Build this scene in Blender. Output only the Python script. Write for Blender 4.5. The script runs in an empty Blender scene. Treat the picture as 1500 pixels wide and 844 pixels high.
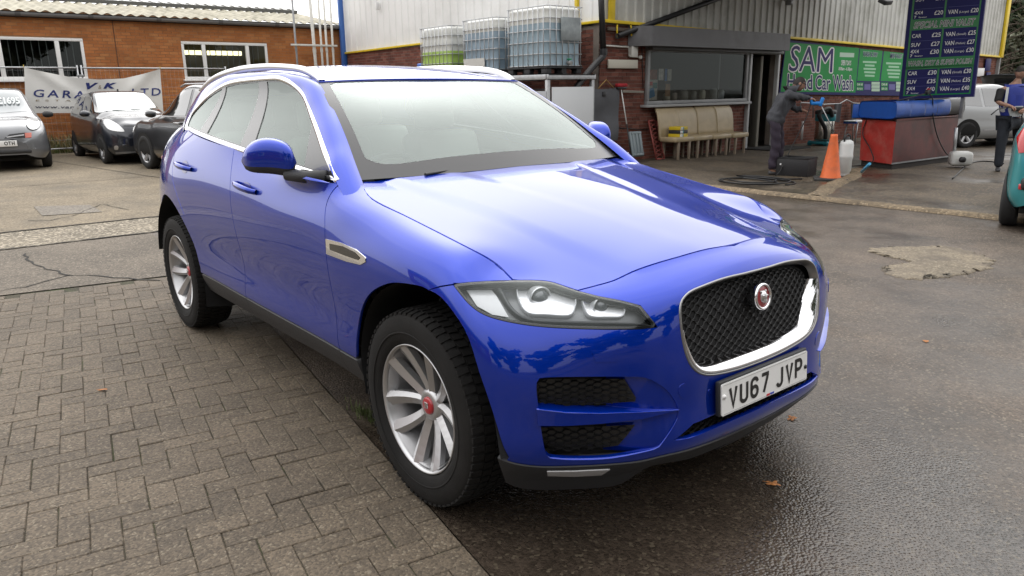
import bpy, bmesh, math, random
import numpy as np
from mathutils import Vector, Matrix
from mathutils.geometry import delaunay_2d_cdt

random.seed(7)
RNG = np.random.default_rng(7)
SC = bpy.context.scene
COL = SC.collection
R = math.radians

# ------------------------------------------------------------------ camera
CAM_LOC = np.array([2.198, -2.236, 1.487])
CAM_YAW, CAM_PITCH, CAM_ROLL, CAM_F = R(141.256), R(14.689), R(-0.83), 1102.8   # focal length for a 1500 wide frame


def cam_axes():
    cy, sy, cp, sp = math.cos(CAM_YAW), math.sin(CAM_YAW), math.cos(CAM_PITCH), math.sin(CAM_PITCH)
    f = np.array([cy * cp, sy * cp, -sp])
    r = np.cross(f, [0, 0, 1]); r /= np.linalg.norm(r)
    u = np.cross(r, f)
    c, s = math.cos(CAM_ROLL), math.sin(CAM_ROLL)
    return c * r + s * u, -s * r + c * u, f


CR, CU, CF = cam_axes()
cd = bpy.data.cameras.new('camera')
cd.sensor_width = 36.0
cd.lens = 36.0 * CAM_F / 1500.0
cd.clip_start, cd.clip_end = 0.05, 2000
cam = bpy.data.objects.new('camera', cd)
m = Matrix.Identity(4)
for i in range(3):
    m[i][0], m[i][1], m[i][2], m[i][3] = CR[i], CU[i], -CF[i], CAM_LOC[i]
cam.matrix_world = m
COL.objects.link(cam)
SC.camera = cam

# ------------------------------------------------------------------ overcast sky and weak soft sun
world = bpy.data.worlds.new('World')
SC.world = world
world.use_nodes = True
wn, wl = world.node_tree.nodes, world.node_tree.links
wn.clear()
SUN_EL, SUN_AZ = 44.0, 150.0          # azimuth measured in the scene's XY plane
sky = wn.new('ShaderNodeTexSky')
sky.sky_type = 'NISHITA'
sky.sun_disc = False
sky.sun_elevation = R(SUN_EL)
sky.sun_rotation = R(90 - SUN_AZ)
sky.dust_density = 6.0
sky.air_density = 1.0
sky.ozone_density = 1.0
bw = wn.new('ShaderNodeHueSaturation')
bw.inputs['Saturation'].default_value = 0.12
wl.new(sky.outputs[0], bw.inputs['Color'])
# a closed cloud deck: even light grey mixed over the clear-sky colour, slightly mottled
tc = wn.new('ShaderNodeTexCoord')
nz = wn.new('ShaderNodeTexNoise')
nz.inputs['Scale'].default_value = 2.2
nz.inputs['Detail'].default_value = 4
wl.new(tc.outputs['Generated'], nz.inputs['Vector'])
rp = wn.new('ShaderNodeValToRGB')
rp.color_ramp.elements[0].position = 0.3
rp.color_ramp.elements[0].color = (9.75, 9.65, 9.6, 1)
rp.color_ramp.elements[1].position = 0.7
rp.color_ramp.elements[1].color = (12.2, 12.1, 12.0, 1)
wl.new(nz.outputs['Fac'], rp.inputs['Fac'])
mx = wn.new('ShaderNodeMixRGB')
mx.inputs['Fac'].default_value = 0.85
wl.new(bw.outputs[0], mx.inputs[1])
wl.new(rp.outputs[0], mx.inputs[2])
# an overcast deck is brighter overhead than at the horizon
sx = wn.new('ShaderNodeSeparateXYZ')
wl.new(tc.outputs['Generated'], sx.inputs[0])
el = wn.new('ShaderNodeMapRange')
el.inputs['From Min'].default_value, el.inputs['From Max'].default_value = 0.0, 1.0
el.inputs['To Min'].default_value, el.inputs['To Max'].default_value = 0.84, 1.28
wl.new(sx.outputs['Z'], el.inputs['Value'])
ml = wn.new('ShaderNodeMixRGB'); ml.blend_type = 'MULTIPLY'; ml.inputs['Fac'].default_value = 1.0
# the deck glows broadly round the veiled sun
dt = wn.new('ShaderNodeVectorMath'); dt.operation = 'DOT_PRODUCT'
dt.inputs[1].default_value = (math.cos(R(SUN_AZ)) * math.cos(R(SUN_EL)), math.sin(R(SUN_AZ)) * math.cos(R(SUN_EL)), math.sin(R(SUN_EL)))
wl.new(tc.outputs['Generated'], dt.inputs[0])
gl_ = wn.new('ShaderNodeMapRange'); gl_.interpolation_type = 'SMOOTHSTEP'
gl_.inputs['From Min'].default_value, gl_.inputs['From Max'].default_value = -1.0, 1.0
gl_.inputs['To Min'].default_value, gl_.inputs['To Max'].default_value = 0.60, 1.24
wl.new(dt.outputs['Value'], gl_.inputs['Value'])
gm_ = wn.new('ShaderNodeMath'); gm_.operation = 'MULTIPLY'
wl.new(el.outputs[0], gm_.inputs[0]); wl.new(gl_.outputs[0], gm_.inputs[1])
wl.new(mx.outputs[0], ml.inputs[1]); wl.new(gm_.outputs[0], ml.inputs[2])
bg = wn.new('ShaderNodeBackground')
bg.inputs['Strength'].default_value = 0.15
wo = wn.new('ShaderNodeOutputWorld')
wl.new(ml.outputs[0], bg.inputs['Color'])
wl.new(bg.outputs[0], wo.inputs['Surface'])

sl = bpy.data.lights.new('sun', 'SUN')
sl.energy = 0.5
sl.angle = R(100)
sl.color = (1.0, 0.97, 0.93)
so = bpy.data.objects.new('sun', sl)
so.rotation_euler = Vector((-math.cos(R(SUN_AZ)) * math.cos(R(SUN_EL)), -math.sin(R(SUN_AZ)) * math.cos(R(SUN_EL)), -math.sin(R(SUN_EL)))).to_track_quat('-Z', 'Y').to_euler()
COL.objects.link(so)

SC.view_settings.view_transform = 'Standard'
SC.view_settings.look = 'None'
SC.view_settings.exposure = 0.18
SC.view_settings.gamma = 1.0
SC.view_settings.use_curve_mapping = False
SC.render.engine = 'CYCLES'
SC.cycles.max_bounces = 8
SC.cycles.transparent_max_bounces = 16
SC.cycles.caustics_reflective = False
SC.cycles.caustics_refractive = False
# ------------------------------------------------------------------ helpers: survey of the photograph
def ray(px, py):
    return CF + CR * (px - 750) / CAM_F - CU * (py - 422) / CAM_F


def project(P):
    d = np.asarray(P, float) - CAM_LOC
    z = d @ CF
    return np.stack([750 + CAM_F * (d @ CR) / z, 422 - CAM_F * (d @ CU) / z], -1)


def at_x(px, py, x):
    d = ray(px, py); return CAM_LOC + d * (x - CAM_LOC[0]) / d[0]


def at_y(px, py, y):
    d = ray(px, py); return CAM_LOC + d * (y - CAM_LOC[1]) / d[1]


def at_z(px, py, z=0.0):
    d = ray(px, py); return CAM_LOC + d * (z - CAM_LOC[2]) / d[2]


# ------------------------------------------------------------------ helpers: objects
def tag(o, label=None, cat=None, group=None, kind=None):
    if label: o['label'] = label
    if cat: o['category'] = cat
    if group: o['group'] = group
    if kind: o['kind'] = kind
    return o


def empty(name, loc=(0, 0, 0), rz=0.0, parent=None):
    o = bpy.data.objects.new(name, None)
    o.empty_display_size = 0.1
    o.location = loc
    o.rotation_euler = (0, 0, rz)
    COL.objects.link(o)
    if parent: o.parent = parent
    return o


def link(name, me, mat=None, parent=None, loc=None, rot=None, scale=None):
    o = bpy.data.objects.new(name, me)
    COL.objects.link(o)
    if mat is not None and len(me.materials) == 0:
        me.materials.append(mat)
    if parent: o.parent = parent
    if loc is not None: o.location = loc
    if rot is not None: o.rotation_euler = rot
    if scale is not None: o.scale = scale
    return o


def children(o):
    return [c for c in o.children]


def copy_tree(o, parent=None):
    c = o.copy()
    COL.objects.link(c)
    c.parent = parent
    for ch in children(o):
        copy_tree(ch, c)
    return c


def fmesh(name, V, F, N=None, smooth=True):
    me = bpy.data.meshes.new(name)
    V = np.asarray(V, float)
    me.from_pydata([tuple(v) for v in V], [], [tuple(int(i) for i in f) for f in F])
    me.validate(clean_customdata=False)
    if smooth:
        me.polygons.foreach_set('use_smooth', [True] * len(me.polygons))
    me.update()
    if N is not None and len(N) == len(me.vertices):
        me.normals_split_custom_set_from_vertices([tuple(n) for n in N])
    return me


def rotm(rx=0, ry=0, rz=0):
    from mathutils import Euler
    return np.array(Euler((rx, ry, rz)).to_matrix())


class MB:
    """collects simple solids into one mesh"""
    def __init__(s):
        s.V = []; s.F = []; s.S = []

    def add(s, V, F, smooth=False, M=None, T=None):
        V = np.asarray(V, float)
        if M is not None: V = V @ np.asarray(M).T
        if T is not None: V = V + np.asarray(T, float)
        b = len(s.V)
        s.V.extend(V.tolist())
        for f in F:
            s.F.append([b + int(i) for i in f]); s.S.append(smooth)
        return s

    def box(s, c, d, M=None, bev=0.0, taper=(1, 1)):
        """box with centre c and full size d, optionally with chamfered edges"""
        x, y, z = d[0] / 2, d[1] / 2, d[2] / 2
        if bev <= 0:
            V = [(sx * x * (taper[0] if sz > 0 else 1), sy * y * (taper[1] if sz > 0 else 1), sz * z) for sz in (-1, 1) for sy in (-1, 1) for sx in (-1, 1)]
            F = [(0, 2, 3, 1), (4, 5, 7, 6), (0, 1, 5, 4), (2, 6, 7, 3), (0, 4, 6, 2), (1, 3, 7, 5)]
            return s.add(V, F, False, M, c)
        bm = bmesh.new()
        bmesh.ops.create_cube(bm, size=1.0)
        for v in bm.verts:
            k = taper if v.co.z > 0 else (1, 1)
            v.co = (v.co.x * d[0] * k[0], v.co.y * d[1] * k[1], v.co.z * d[2])
        bmesh.ops.bevel(bm, geom=bm.edges[:], offset=bev, segments=2, affect='EDGES', profile=0.5)
        s.bm(bm, M, c)
        bm.free()
        return s

    def bm(s, bm, M=None, T=None, smooth=True):
        bm.verts.ensure_lookup_table(); bm.verts.index_update()
        return s.add([v.co[:] for v in bm.verts], [[v.index for v in f.verts] for f in bm.faces], smooth, M, T)

    def tube(s, pts, r, n=8, cap=True, closed=False, smooth=True):
        P = np.asarray(pts, float)
        k = len(P)
        rr = np.broadcast_to(np.asarray(r, float), (k,))
        if closed:
            Tn = np.roll(P, -1, 0) - np.roll(P, 1, 0)
        else:
            Tn = np.gradient(P, axis=0)
        Tn = Tn / (np.linalg.norm(Tn, axis=1, keepdims=True) + 1e-12)
        up = np.array([0, 0, 1.0])
        if abs(Tn[0] @ up) > 0.9: up = np.array([1.0, 0, 0])
        nrm = np.cross(Tn[0], up); nrm /= np.linalg.norm(nrm)
        V = []
        a = np.linspace(0, 2 * np.pi, n, endpoint=False)
        for i in range(k):
            nrm = nrm - Tn[i] * (nrm @ Tn[i]); nrm /= np.linalg.norm(nrm) + 1e-12
            b = np.cross(Tn[i], nrm)
            V.extend((P[i] + rr[i] * (np.cos(t) * nrm + np.sin(t) * b)) for t in a)
        F = []
        for i in range(k if closed else k - 1):
            i2 = (i + 1) % k
            for j in range(n):
                F.append((i * n + j, i * n + (j + 1) % n, i2 * n + (j + 1) % n, i2 * n + j))
        s.add(V, F, smooth)
        if cap and not closed:
            b = len(s.V) - k * n
            s.F.append([b + j for j in range(n)][::-1]); s.S.append(False)
            s.F.append([b + (k - 1) * n + j for j in range(n)]); s.S.append(False)
        return s

    def lathe(s, prof, n=32, M=None, T=None, a0=0.0, a1=2 * math.pi, smooth=True):
        """prof: list of (radius, z); axis = local z"""
        full = abs(a1 - a0 - 2 * math.pi) < 1e-6
        A = np.linspace(a0, a1, n, endpoint=not full)
        V = [(r * math.cos(t), r * math.sin(t), z) for (r, z) in prof for t in A]
        F = []
        m_ = len(A)
        for i in range(len(prof) - 1):
            for j in range(m_ if full else m_ - 1):
                j2 = (j + 1) % m_
                F.append((i * m_ + j, i * m_ + j2, (i + 1) * m_ + j2, (i + 1) * m_ + j))
        return s.add(V, F, smooth, M, T)

    def prism(s, poly, z0, z1, M=None, T=None, caps=True):
        """polygon in local xy, extruded along local z"""
        n = len(poly)
        V = [(p[0], p[1], z0) for p in poly] + [(p[0], p[1], z1) for p in poly]
        F = [(i, (i + 1) % n, n + (i + 1) % n, n + i) for i in range(n)]
        if caps: F += [tuple(range(n))[::-1], tuple(range(n, 2 * n))]
        return s.add(V, F, False, M, T)

    def grid(s, G, smooth=True, flip=False):
        G = np.asarray(G, float)
        a, b = G.shape[:2]
        F = []
        for i in range(a - 1):
            for j in range(b - 1):
                f = (i * b + j, i * b + j + 1, (i + 1) * b + j + 1, (i + 1) * b + j)
                F.append(f[::-1] if flip else f)
        return s.add(G.reshape(-1, 3), F, smooth)

    def mesh(s, name):
        me = bpy.data.meshes.new(name)
        me.from_pydata(s.V, [], s.F)
        me.polygons.foreach_set('use_smooth', s.S)
        me.update()
        return me

    def build(s, name, mat=None, parent=None, loc=None, rot=None):
        return link(name, s.mesh(name), mat, parent, loc, rot)


def smooth_poly(pts, n=60, closed=False):
    """Catmull-Rom through pts resampled by arc length"""
    P = np.asarray(pts, float)
    k = len(P)
    out = []
    segs = k if closed else k - 1
    for i in range(segs):
        if closed:
            p0, p1, p2, p3 = P[(i - 1) % k], P[i], P[(i + 1) % k], P[(i + 2) % k]
        else:
            p1, p2 = P[i], P[i + 1]
            p0 = P[i - 1] if i > 0 else 2 * p1 - p2
            p3 = P[i + 2] if i + 2 < k else 2 * p2 - p1
        for t in np.linspace(0, 1, 16, endpoint=False):
            out.append(0.5 * ((2 * p1) + (-p0 + p2) * t + (2 * p0 - 5 * p1 + 4 * p2 - p3) * t * t + (-p0 + 3 * p1 - 3 * p2 + p3) * t ** 3))
    if not closed: out.append(P[-1])
    return resample(np.array(out), n, closed)


def resample(P, n, closed=False):
    P = np.asarray(P, float)
    if closed: P = np.vstack([P, P[:1]])
    d = np.concatenate([[0], np.cumsum(np.linalg.norm(np.diff(P, axis=0), axis=1))])
    t = np.linspace(0, d[-1], n + 1 if closed else n)
    if closed: t = t[:-1]
    return np.stack([np.interp(t, d, P[:, k]) for k in range(P.shape[1])], -1)


# ------------------------------------------------------------------ smooth surfaces trimmed into panels
def spline_S(k):
    n = len(k)
    A = np.zeros((n, n)); B = np.zeros((n, n))
    A[0, 0] = A[-1, -1] = 1
    for i in range(1, n - 1):
        h0, h1 = k[i] - k[i - 1], k[i + 1] - k[i]
        A[i, i - 1], A[i, i], A[i, i + 1] = h0, 2 * (h0 + h1), h1
        B[i, i - 1], B[i, i], B[i, i + 1] = 6 / h0, -6 / h0 - 6 / h1, 6 / h1
    return np.linalg.solve(A, B)


def spline_W(k, S, t):
    t = np.asarray(t, float)
    n = len(k)
    i = np.clip(np.searchsorted(k, t, side='right') - 1, 0, n - 2)
    h = k[i + 1] - k[i]
    a = (k[i + 1] - t) / h; b = 1 - a
    W = np.zeros((len(t), n))
    r = np.arange(len(t))
    W[r, i] += a; W[r, i + 1] += b
    ca = (a ** 3 - a) * h * h / 6; cb = (b ** 3 - b) * h * h / 6
    lin = (t < k[0]) | (t > k[-1])
    ca = np.where(lin, 0, ca); cb = np.where(lin, 0, cb)
    W += ca[:, None] * S[i] + cb[:, None] * S[i + 1]
    return W


class Net:
    """C2 spline surface through a grid of 3-D points; parameters run roughly in metres"""
    def __init__(s, P, flip=False, bump=None):
        s.P = np.asarray(P, float)
        du = np.linalg.norm(np.diff(s.P, axis=0), axis=2).mean(1)
        dv = np.linalg.norm(np.diff(s.P, axis=1), axis=2).mean(0)
        s.ku = np.concatenate([[0], np.cumsum(du)]); s.kv = np.concatenate([[0], np.cumsum(dv)])
        s.Su = spline_S(s.ku); s.Sv = spline_S(s.kv)
        s.sgn = -1.0 if flip else 1.0
        s.bump = bump
        s._d = None

    def at(s, uv):
        uv = np.atleast_2d(np.asarray(uv, float))
        n, nu, nv = len(uv), len(s.ku), len(s.kv)
        A = (spline_W(s.ku, s.Su, uv[:, 0]) @ s.P.reshape(nu, nv * 3)).reshape(n, nv, 3)
        p = (spline_W(s.kv, s.Sv, uv[:, 1])[:, :, None] * A).sum(1)
        if s.bump is not None: p = s.bump(p)
        return p

    def normal(s, uv):
        uv = np.atleast_2d(np.asarray(uv, float)); e = 1.5e-3
        a = s.at(uv + [e, 0]) - s.at(uv - [e, 0]); b = s.at(uv + [0, e]) - s.at(uv - [0, e])
        n = np.cross(a, b) * s.sgn
        return n / (np.linalg.norm(n, axis=1, keepdims=True) + 1e-12)

    def dense(s):
        if s._d is None:
            U, V = np.meshgrid(np.linspace(s.ku[0], s.ku[-1], 440), np.linspace(s.kv[0], s.kv[-1], 120), indexing='ij')
            uv = np.stack([U.ravel(), V.ravel()], -1)
            P = s.at(uv)
            s._d = (uv, P, s.normal(uv))
        return s._d

    def find(s, targets, f, keep=None):
        """parameters whose image under f (3-D -> 2-D) hits the targets"""
        uv, P, N_ = s.dense()
        q = f(P)
        if keep is not None:
            k = keep(P, N_); uv, q = uv[k], q[k]
        T = np.atleast_2d(np.asarray(targets, float))
        x = np.array([uv[((q - t) ** 2).sum(1).argmin()] for t in T])
        e = 1e-4
        for _ in range(10):
            g = f(s.at(x)) - T
            Ju = (f(s.at(x + [e, 0])) - f(s.at(x - [e, 0]))) / (2 * e)
            Jv = (f(s.at(x + [0, e])) - f(s.at(x - [0, e]))) / (2 * e)
            J = np.stack([Ju, Jv], 2)
            JT = np.swapaxes(J, 1, 2)
            A = JT @ J
            A = A + 1e-9 * np.trace(A, axis1=1, axis2=2)[:, None, None] * np.eye(2) + 1e-14 * np.eye(2)
            st = np.linalg.solve(A, (JT @ g[:, :, None]))[:, :, 0]
            nn = np.linalg.norm(st, axis=1, keepdims=True)
            st = st * np.minimum(1, 0.05 / (nn + 1e-12))
            x = x - st
        return x

    def px(s, targets):
        return s.find(targets, project, lambda P, N: ((CAM_LOC - P) * N).sum(1) > 0)

    def xz(s, targets, keep=None):
        return s.find(targets, lambda P: np.asarray(P)[:, [0, 2]], keep)

    def yz(s, targets, keep=None):
        return s.find(targets, lambda P: np.asarray(P)[:, [1, 2]], keep)

    def xy(s, targets, keep=None):
        return s.find(targets, lambda P: np.asarray(P)[:, [0, 1]], keep)


def inside(pts, poly):
    x, y = pts[:, 0], pts[:, 1]
    c = np.zeros(len(pts), bool)
    n = len(poly)
    j = n - 1
    for i in range(n):
        xi, yi = poly[i]; xj, yj = poly[j]
        hit = ((yi > y) != (yj > y)) & (x < (xj - xi) * (y - yi) / ((yj - yi) if yj != yi else 1e-12) + xi)
        c ^= hit
        j = i
    return c


def area2(P):
    x, y = P[:, 0], P[:, 1]
    return 0.5 * (np.dot(x, np.roll(y, -1)) - np.dot(y, np.roll(x, -1)))


def inset(P, d):
    """move a closed 2-D loop inwards by d"""
    P = np.asarray(P, float)
    if area2(P) < 0: P = P[::-1]
    a = P - np.roll(P, 1, 0); b = np.roll(P, -1, 0) - P
    na = np.stack([-a[:, 1], a[:, 0]], -1); nb = np.stack([-b[:, 1], b[:, 0]], -1)
    na /= np.linalg.norm(na, axis=1, keepdims=True) + 1e-12; nb /= np.linalg.norm(nb, axis=1, keepdims=True) + 1e-12
    n = na + nb
    L = np.linalg.norm(n, axis=1, keepdims=True) + 1e-9
    n /= L
    k = np.clip(1.0 / np.maximum((n * na).sum(1, keepdims=True), 0.4), 1, 2.2)
    return P + n * d * k


def densify(P, h, closed=True):
    P = np.asarray(P, float)
    out = []
    n = len(P)
    for i in range(n if closed else n - 1):
        a, b = P[i], P[(i + 1) % n]
        m_ = max(1, int(math.ceil(np.linalg.norm(b - a) / h)))
        out.extend(a + (b - a) * k / m_ for k in range(m_))
    if not closed: out.append(P[-1])
    return np.array(out)


def panel(net, loop, holes=(), h=0.03, gap=0.0, flange=0.012, off=0.0, hole_flange=None):
    """triangulated piece of a surface inside a parameter loop, minus holes, with turned-in edges -> V, F, N"""
    loop = np.asarray(loop, float)
    if gap: loop = inset(loop, gap)
    if area2(loop) < 0: loop = loop[::-1]
    loop = densify(loop, h * 0.7)
    hs = [densify(np.asarray(q, float) if area2(np.asarray(q, float)) < 0 else np.asarray(q, float)[::-1], h * 0.7) for q in holes]
    lo, hi = loop.min(0), loop.max(0)
    gx, gy = np.meshgrid(np.arange(lo[0], hi[0], h), np.arange(lo[1], hi[1], h), indexing='ij')
    g = np.stack([gx.ravel(), gy.ravel()], -1)
    g = g[inside(g, loop)]
    for q in hs: g = g[~inside(g, q)]
    bnd = np.vstack([loop] + hs)
    if len(g):
        keep = np.ones(len(g), bool)
        for k0 in range(0, len(g), 4000):
            d = ((g[k0:k0 + 4000, None, :] - bnd[None]) ** 2).sum(2).min(1)
            keep[k0:k0 + 4000] = d > (0.4 * h) ** 2
        g = g[keep]
    pts = np.vstack([bnd, g]) if len(g) else bnd
    ed = []
    b = 0
    rings = []
    for q in [loop] + hs:
        ed += [(b + i, b + (i + 1) % len(q)) for i in range(len(q))]
        rings.append((b, len(q)))
        b += len(q)
    vs, es, fs, ov, oe, of = delaunay_2d_cdt([Vector(p) for p in pts], ed, [], 0, 1e-7, True)
    uv = np.array([v[:] for v in vs])
    src = {}
    for i, o in enumerate(ov):
        for k in o: src[k] = i
    T = np.array([list(f) for f in fs if len(f) == 3])
    c = uv[T].mean(1)
    ok = inside(c, loop)
    for q in hs: ok &= ~inside(c, q)
    T = T[ok]
    a = uv[T]
    cr = (a[:, 1, 0] - a[:, 0, 0]) * (a[:, 2, 1] - a[:, 0, 1]) - (a[:, 1, 1] - a[:, 0, 1]) * (a[:, 2, 0] - a[:, 0, 0])
    flipm = (cr < 0) if net.sgn > 0 else (cr > 0)
    T[flipm] = T[flipm][:, ::-1]
    V = net.at(uv); N = net.normal(uv)
    V = V + N * off
    F = [tuple(t) for t in T]
    V = list(V); Nn = list(N)
    for ri, (b, n) in enumerate(rings):
        fl = flange if ri == 0 or hole_flange is None else hole_flange
        if fl <= 0: continue
        q = uv_ring = [src[b + i] for i in range(n)]
        base = len(V)
        for i in range(n):
            p, nn = V[q[i]], Nn[q[i]]
            p2, pn = V[q[(i + 1) % n]], V[q[i - 1]]
            t = p2 - pn
            sd = np.cross(t, nn) * (1 if net.sgn > 0 else 1)
            sd = sd / (np.linalg.norm(sd) + 1e-12)
            if net.sgn < 0: sd = -sd
            nb = nn * 0.5 + sd * 0.85
            V.append(p.copy()); Nn.append(nb)
            V.append(p - nn * fl); Nn.append(sd)
        for i in range(n):
            j = (i + 1) % n
            f = (base + 2 * i, base + 2 * i + 1, base + 2 * j + 1, base + 2 * j)
            F.append(f if net.sgn > 0 else f[::-1])
    return np.array(V), F, np.array(Nn)


def mirror(V, F, N):
    s = np.array([1, -1, 1.0])
    return V * s, [tuple(f[::-1]) for f in F], (N * s if N is not None else None)


def join(*parts):
    V, F, N = [], [], []
    b = 0
    for v, f, n in parts:
        V.append(v); N.append(n)
        F += [tuple(i + b for i in q) for q in f]
        b += len(v)
    return np.vstack(V), F, np.vstack(N)


def both(part):
    return join(part, mirror(*part))


def pmesh(name, part):
    return fmesh(name, *part)


# ------------------------------------------------------------------ materials
MATS = {}


def mat(name, col, rough=0.5, metal=0.0, coat=0.0, coat_rough=0.03, spec=0.5, var=0.0, vscale=4.0, bump=0.0, bscale=60.0, emit=None, estr=1.0, trans=0.0, alpha=1.0, rvar=0.0, dirt=None, dscale=3.0, dpos=(0.5, 0.7), coords='Object', subsurf=0.0):
    if name in MATS: return MATS[name]
    m_ = bpy.data.materials.new(name)
    m_.use_nodes = True
    nt = m_.node_tree
    b = nt.nodes['Principled BSDF']
    b.inputs['Base Color'].default_value = (*col, 1)
    b.inputs['Roughness'].default_value = rough
    b.inputs['Metallic'].default_value = metal
    b.inputs['Coat Weight'].default_value = coat
    b.inputs['Coat Roughness'].default_value = coat_rough
    b.inputs['Specular IOR Level'].default_value = spec
    b.inputs['Transmission Weight'].default_value = trans
    b.inputs['Alpha'].default_value = alpha
    if emit:
        b.inputs['Emission Color'].default_value = (*emit, 1)
        b.inputs['Emission Strength'].default_value = estr
    tcn = nt.nodes.new('ShaderNodeTexCoord')
    vec = tcn.outputs[coords]
    colsock = None
    if var > 0:
        n = nt.nodes.new('ShaderNodeTexNoise')
        n.inputs['Scale'].default_value = vscale; n.inputs['Detail'].default_value = 6
        nt.links.new(vec, n.inputs['Vector'])
        r_ = nt.nodes.new('ShaderNodeValToRGB')
        lo = [max(0, c * (1 - var)) for c in col]; hi = [min(1, c * (1 + var)) for c in col]
        r_.color_ramp.elements[0].position = 0.3; r_.color_ramp.elements[1].position = 0.7
        r_.color_ramp.elements[0].color = (*lo, 1); r_.color_ramp.elements[1].color = (*hi, 1)
        nt.links.new(n.outputs['Fac'], r_.inputs['Fac'])
        colsock = r_.outputs['Color']
    if dirt:
        n = nt.nodes.new('ShaderNodeTexNoise')
        n.inputs['Scale'].default_value = dscale; n.inputs['Detail'].default_value = 8; n.inputs['Roughness'].default_value = 0.65
        nt.links.new(vec, n.inputs['Vector'])
        mr = nt.nodes.new('ShaderNodeMapRange')
        mr.inputs['From Min'].default_value, mr.inputs['From Max'].default_value = dpos
        mr.inputs['To Max'].default_value = dirt[3] if len(dirt) > 3 else 0.8
        nt.links.new(n.outputs['Fac'], mr.inputs['Value'])
        x = nt.nodes.new('ShaderNodeMixRGB')
        if colsock: nt.links.new(colsock, x.inputs[1])
        else: x.inputs[1].default_value = (*col, 1)
        x.inputs[2].default_value = (*dirt[:3], 1)
        nt.links.new(mr.outputs[0], x.inputs['Fac'])
        colsock = x.outputs[0]
    if colsock: nt.links.new(colsock, b.inputs['Base Color'])
    if rvar > 0:
        n = nt.nodes.new('ShaderNodeTexNoise'); n.inputs['Scale'].default_value = vscale * 1.7; n.inputs['Detail'].default_value = 5
        nt.links.new(vec, n.inputs['Vector'])
        mr = nt.nodes.new('ShaderNodeMapRange')
        mr.inputs['From Min'].default_value, mr.inputs['From Max'].default_value = 0.3, 0.7
        mr.inputs['To Min'].default_value, mr.inputs['To Max'].default_value = max(0, rough - rvar), min(1, rough + rvar)
        nt.links.new(n.outputs['Fac'], mr.inputs['Value']); nt.links.new(mr.outputs[0], b.inputs['Roughness'])
    if bump > 0:
        n = nt.nodes.new('ShaderNodeTexNoise'); n.inputs['Scale'].default_value = bscale; n.inputs['Detail'].default_value = 6
        nt.links.new(vec, n.inputs['Vector'])
        bp = nt.nodes.new('ShaderNodeBump'); bp.inputs['Strength'].default_value = bump; bp.inputs['Distance'].default_value = 0.01
        nt.links.new(n.outputs['Fac'], bp.inputs['Height']); nt.links.new(bp.outputs[0], b.inputs['Normal'])
    MATS[name] = m_
    return m_


def glass(name, tint=(0.75, 0.85, 0.82), refl=1.0, rough=0.0, ior=1.5, film=0.0, film_col=(.72, .80, .78)):
    """thin clear sheet: tinted see-through mixed with a Fresnel reflection"""
    if name in MATS: return MATS[name]
    m_ = bpy.data.materials.new(name); m_.use_nodes = True
    nt = m_.node_tree; nt.nodes.clear()
    o = nt.nodes.new('ShaderNodeOutputMaterial')
    t = nt.nodes.new('ShaderNodeBsdfTransparent'); t.inputs[0].default_value = (*tint, 1)
    g = nt.nodes.new('ShaderNodeBsdfGlossy'); g.inputs['Color'].default_value = (refl * .93, refl, refl * .97, 1); g.inputs['Roughness'].default_value = rough
    f = nt.nodes.new('ShaderNodeFresnel'); f.inputs['IOR'].default_value = ior
    x = nt.nodes.new('ShaderNodeMixShader')
    body = t.outputs[0]
    if film > 0:
        # water film and mist on the glass: a little light is scattered
        tcn = nt.nodes.new('ShaderNodeTexCoord')
        nz_ = nt.nodes.new('ShaderNodeTexNoise'); nz_.inputs['Scale'].default_value = 1.6; nz_.inputs['Detail'].default_value = 3
        nt.links.new(tcn.outputs['Object'], nz_.inputs['Vector'])
        mr = nt.nodes.new('ShaderNodeMapRange'); mr.inputs['From Min'].default_value, mr.inputs['From Max'].default_value = .3, .7
        mr.inputs['To Min'].default_value, mr.inputs['To Max'].default_value = film * .7, film * 1.25
        nt.links.new(nz_.outputs['Fac'], mr.inputs['Value'])
        df = nt.nodes.new('ShaderNodeBsdfDiffuse'); df.inputs[0].default_value = (*film_col, 1)
        tl = nt.nodes.new('ShaderNodeBsdfTranslucent'); tl.inputs[0].default_value = (*film_col, 1)
        ad = nt.nodes.new('ShaderNodeMixShader'); ad.inputs[0].default_value = .3
        nt.links.new(df.outputs[0], ad.inputs[1]); nt.links.new(tl.outputs[0], ad.inputs[2])
        fx_ = nt.nodes.new('ShaderNodeMixShader')
        nt.links.new(mr.outputs[0], fx_.inputs[0]); nt.links.new(t.outputs[0], fx_.inputs[1]); nt.links.new(ad.outputs[0], fx_.inputs[2])
        body = fx_.outputs[0]
    nt.links.new(f.outputs[0], x.inputs[0]); nt.links.new(body, x.inputs[1]); nt.links.new(g.outputs[0], x.inputs[2])
    nt.links.new(x.outputs[0], o.inputs[0])
    MATS[name] = m_
    return m_


# ------------------------------------------------------------------ lettering
def text_mesh(s, size=1.0, bold=0.0, depth=0.0, sx=1.0, shear=0.0, align='CENTER', spacing=1.0):
    c = bpy.data.curves.new('lettering', 'FONT')
    c.body = s; c.size = size; c.offset = bold; c.extrude = depth; c.shear = shear
    c.align_x = align; c.align_y = 'CENTER'; c.space_character = spacing; c.resolution_u = 3
    o = bpy.data.objects.new('lettering', c)
    COL.objects.link(o)
    dg = bpy.context.evaluated_depsgraph_get()
    me = bpy.data.meshes.new_from_object(o.evaluated_get(dg))
    COL.objects.unlink(o)
    bpy.data.objects.remove(o); bpy.data.curves.remove(c)
    for v in me.vertices: v.co.x *= sx
    return me
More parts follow.
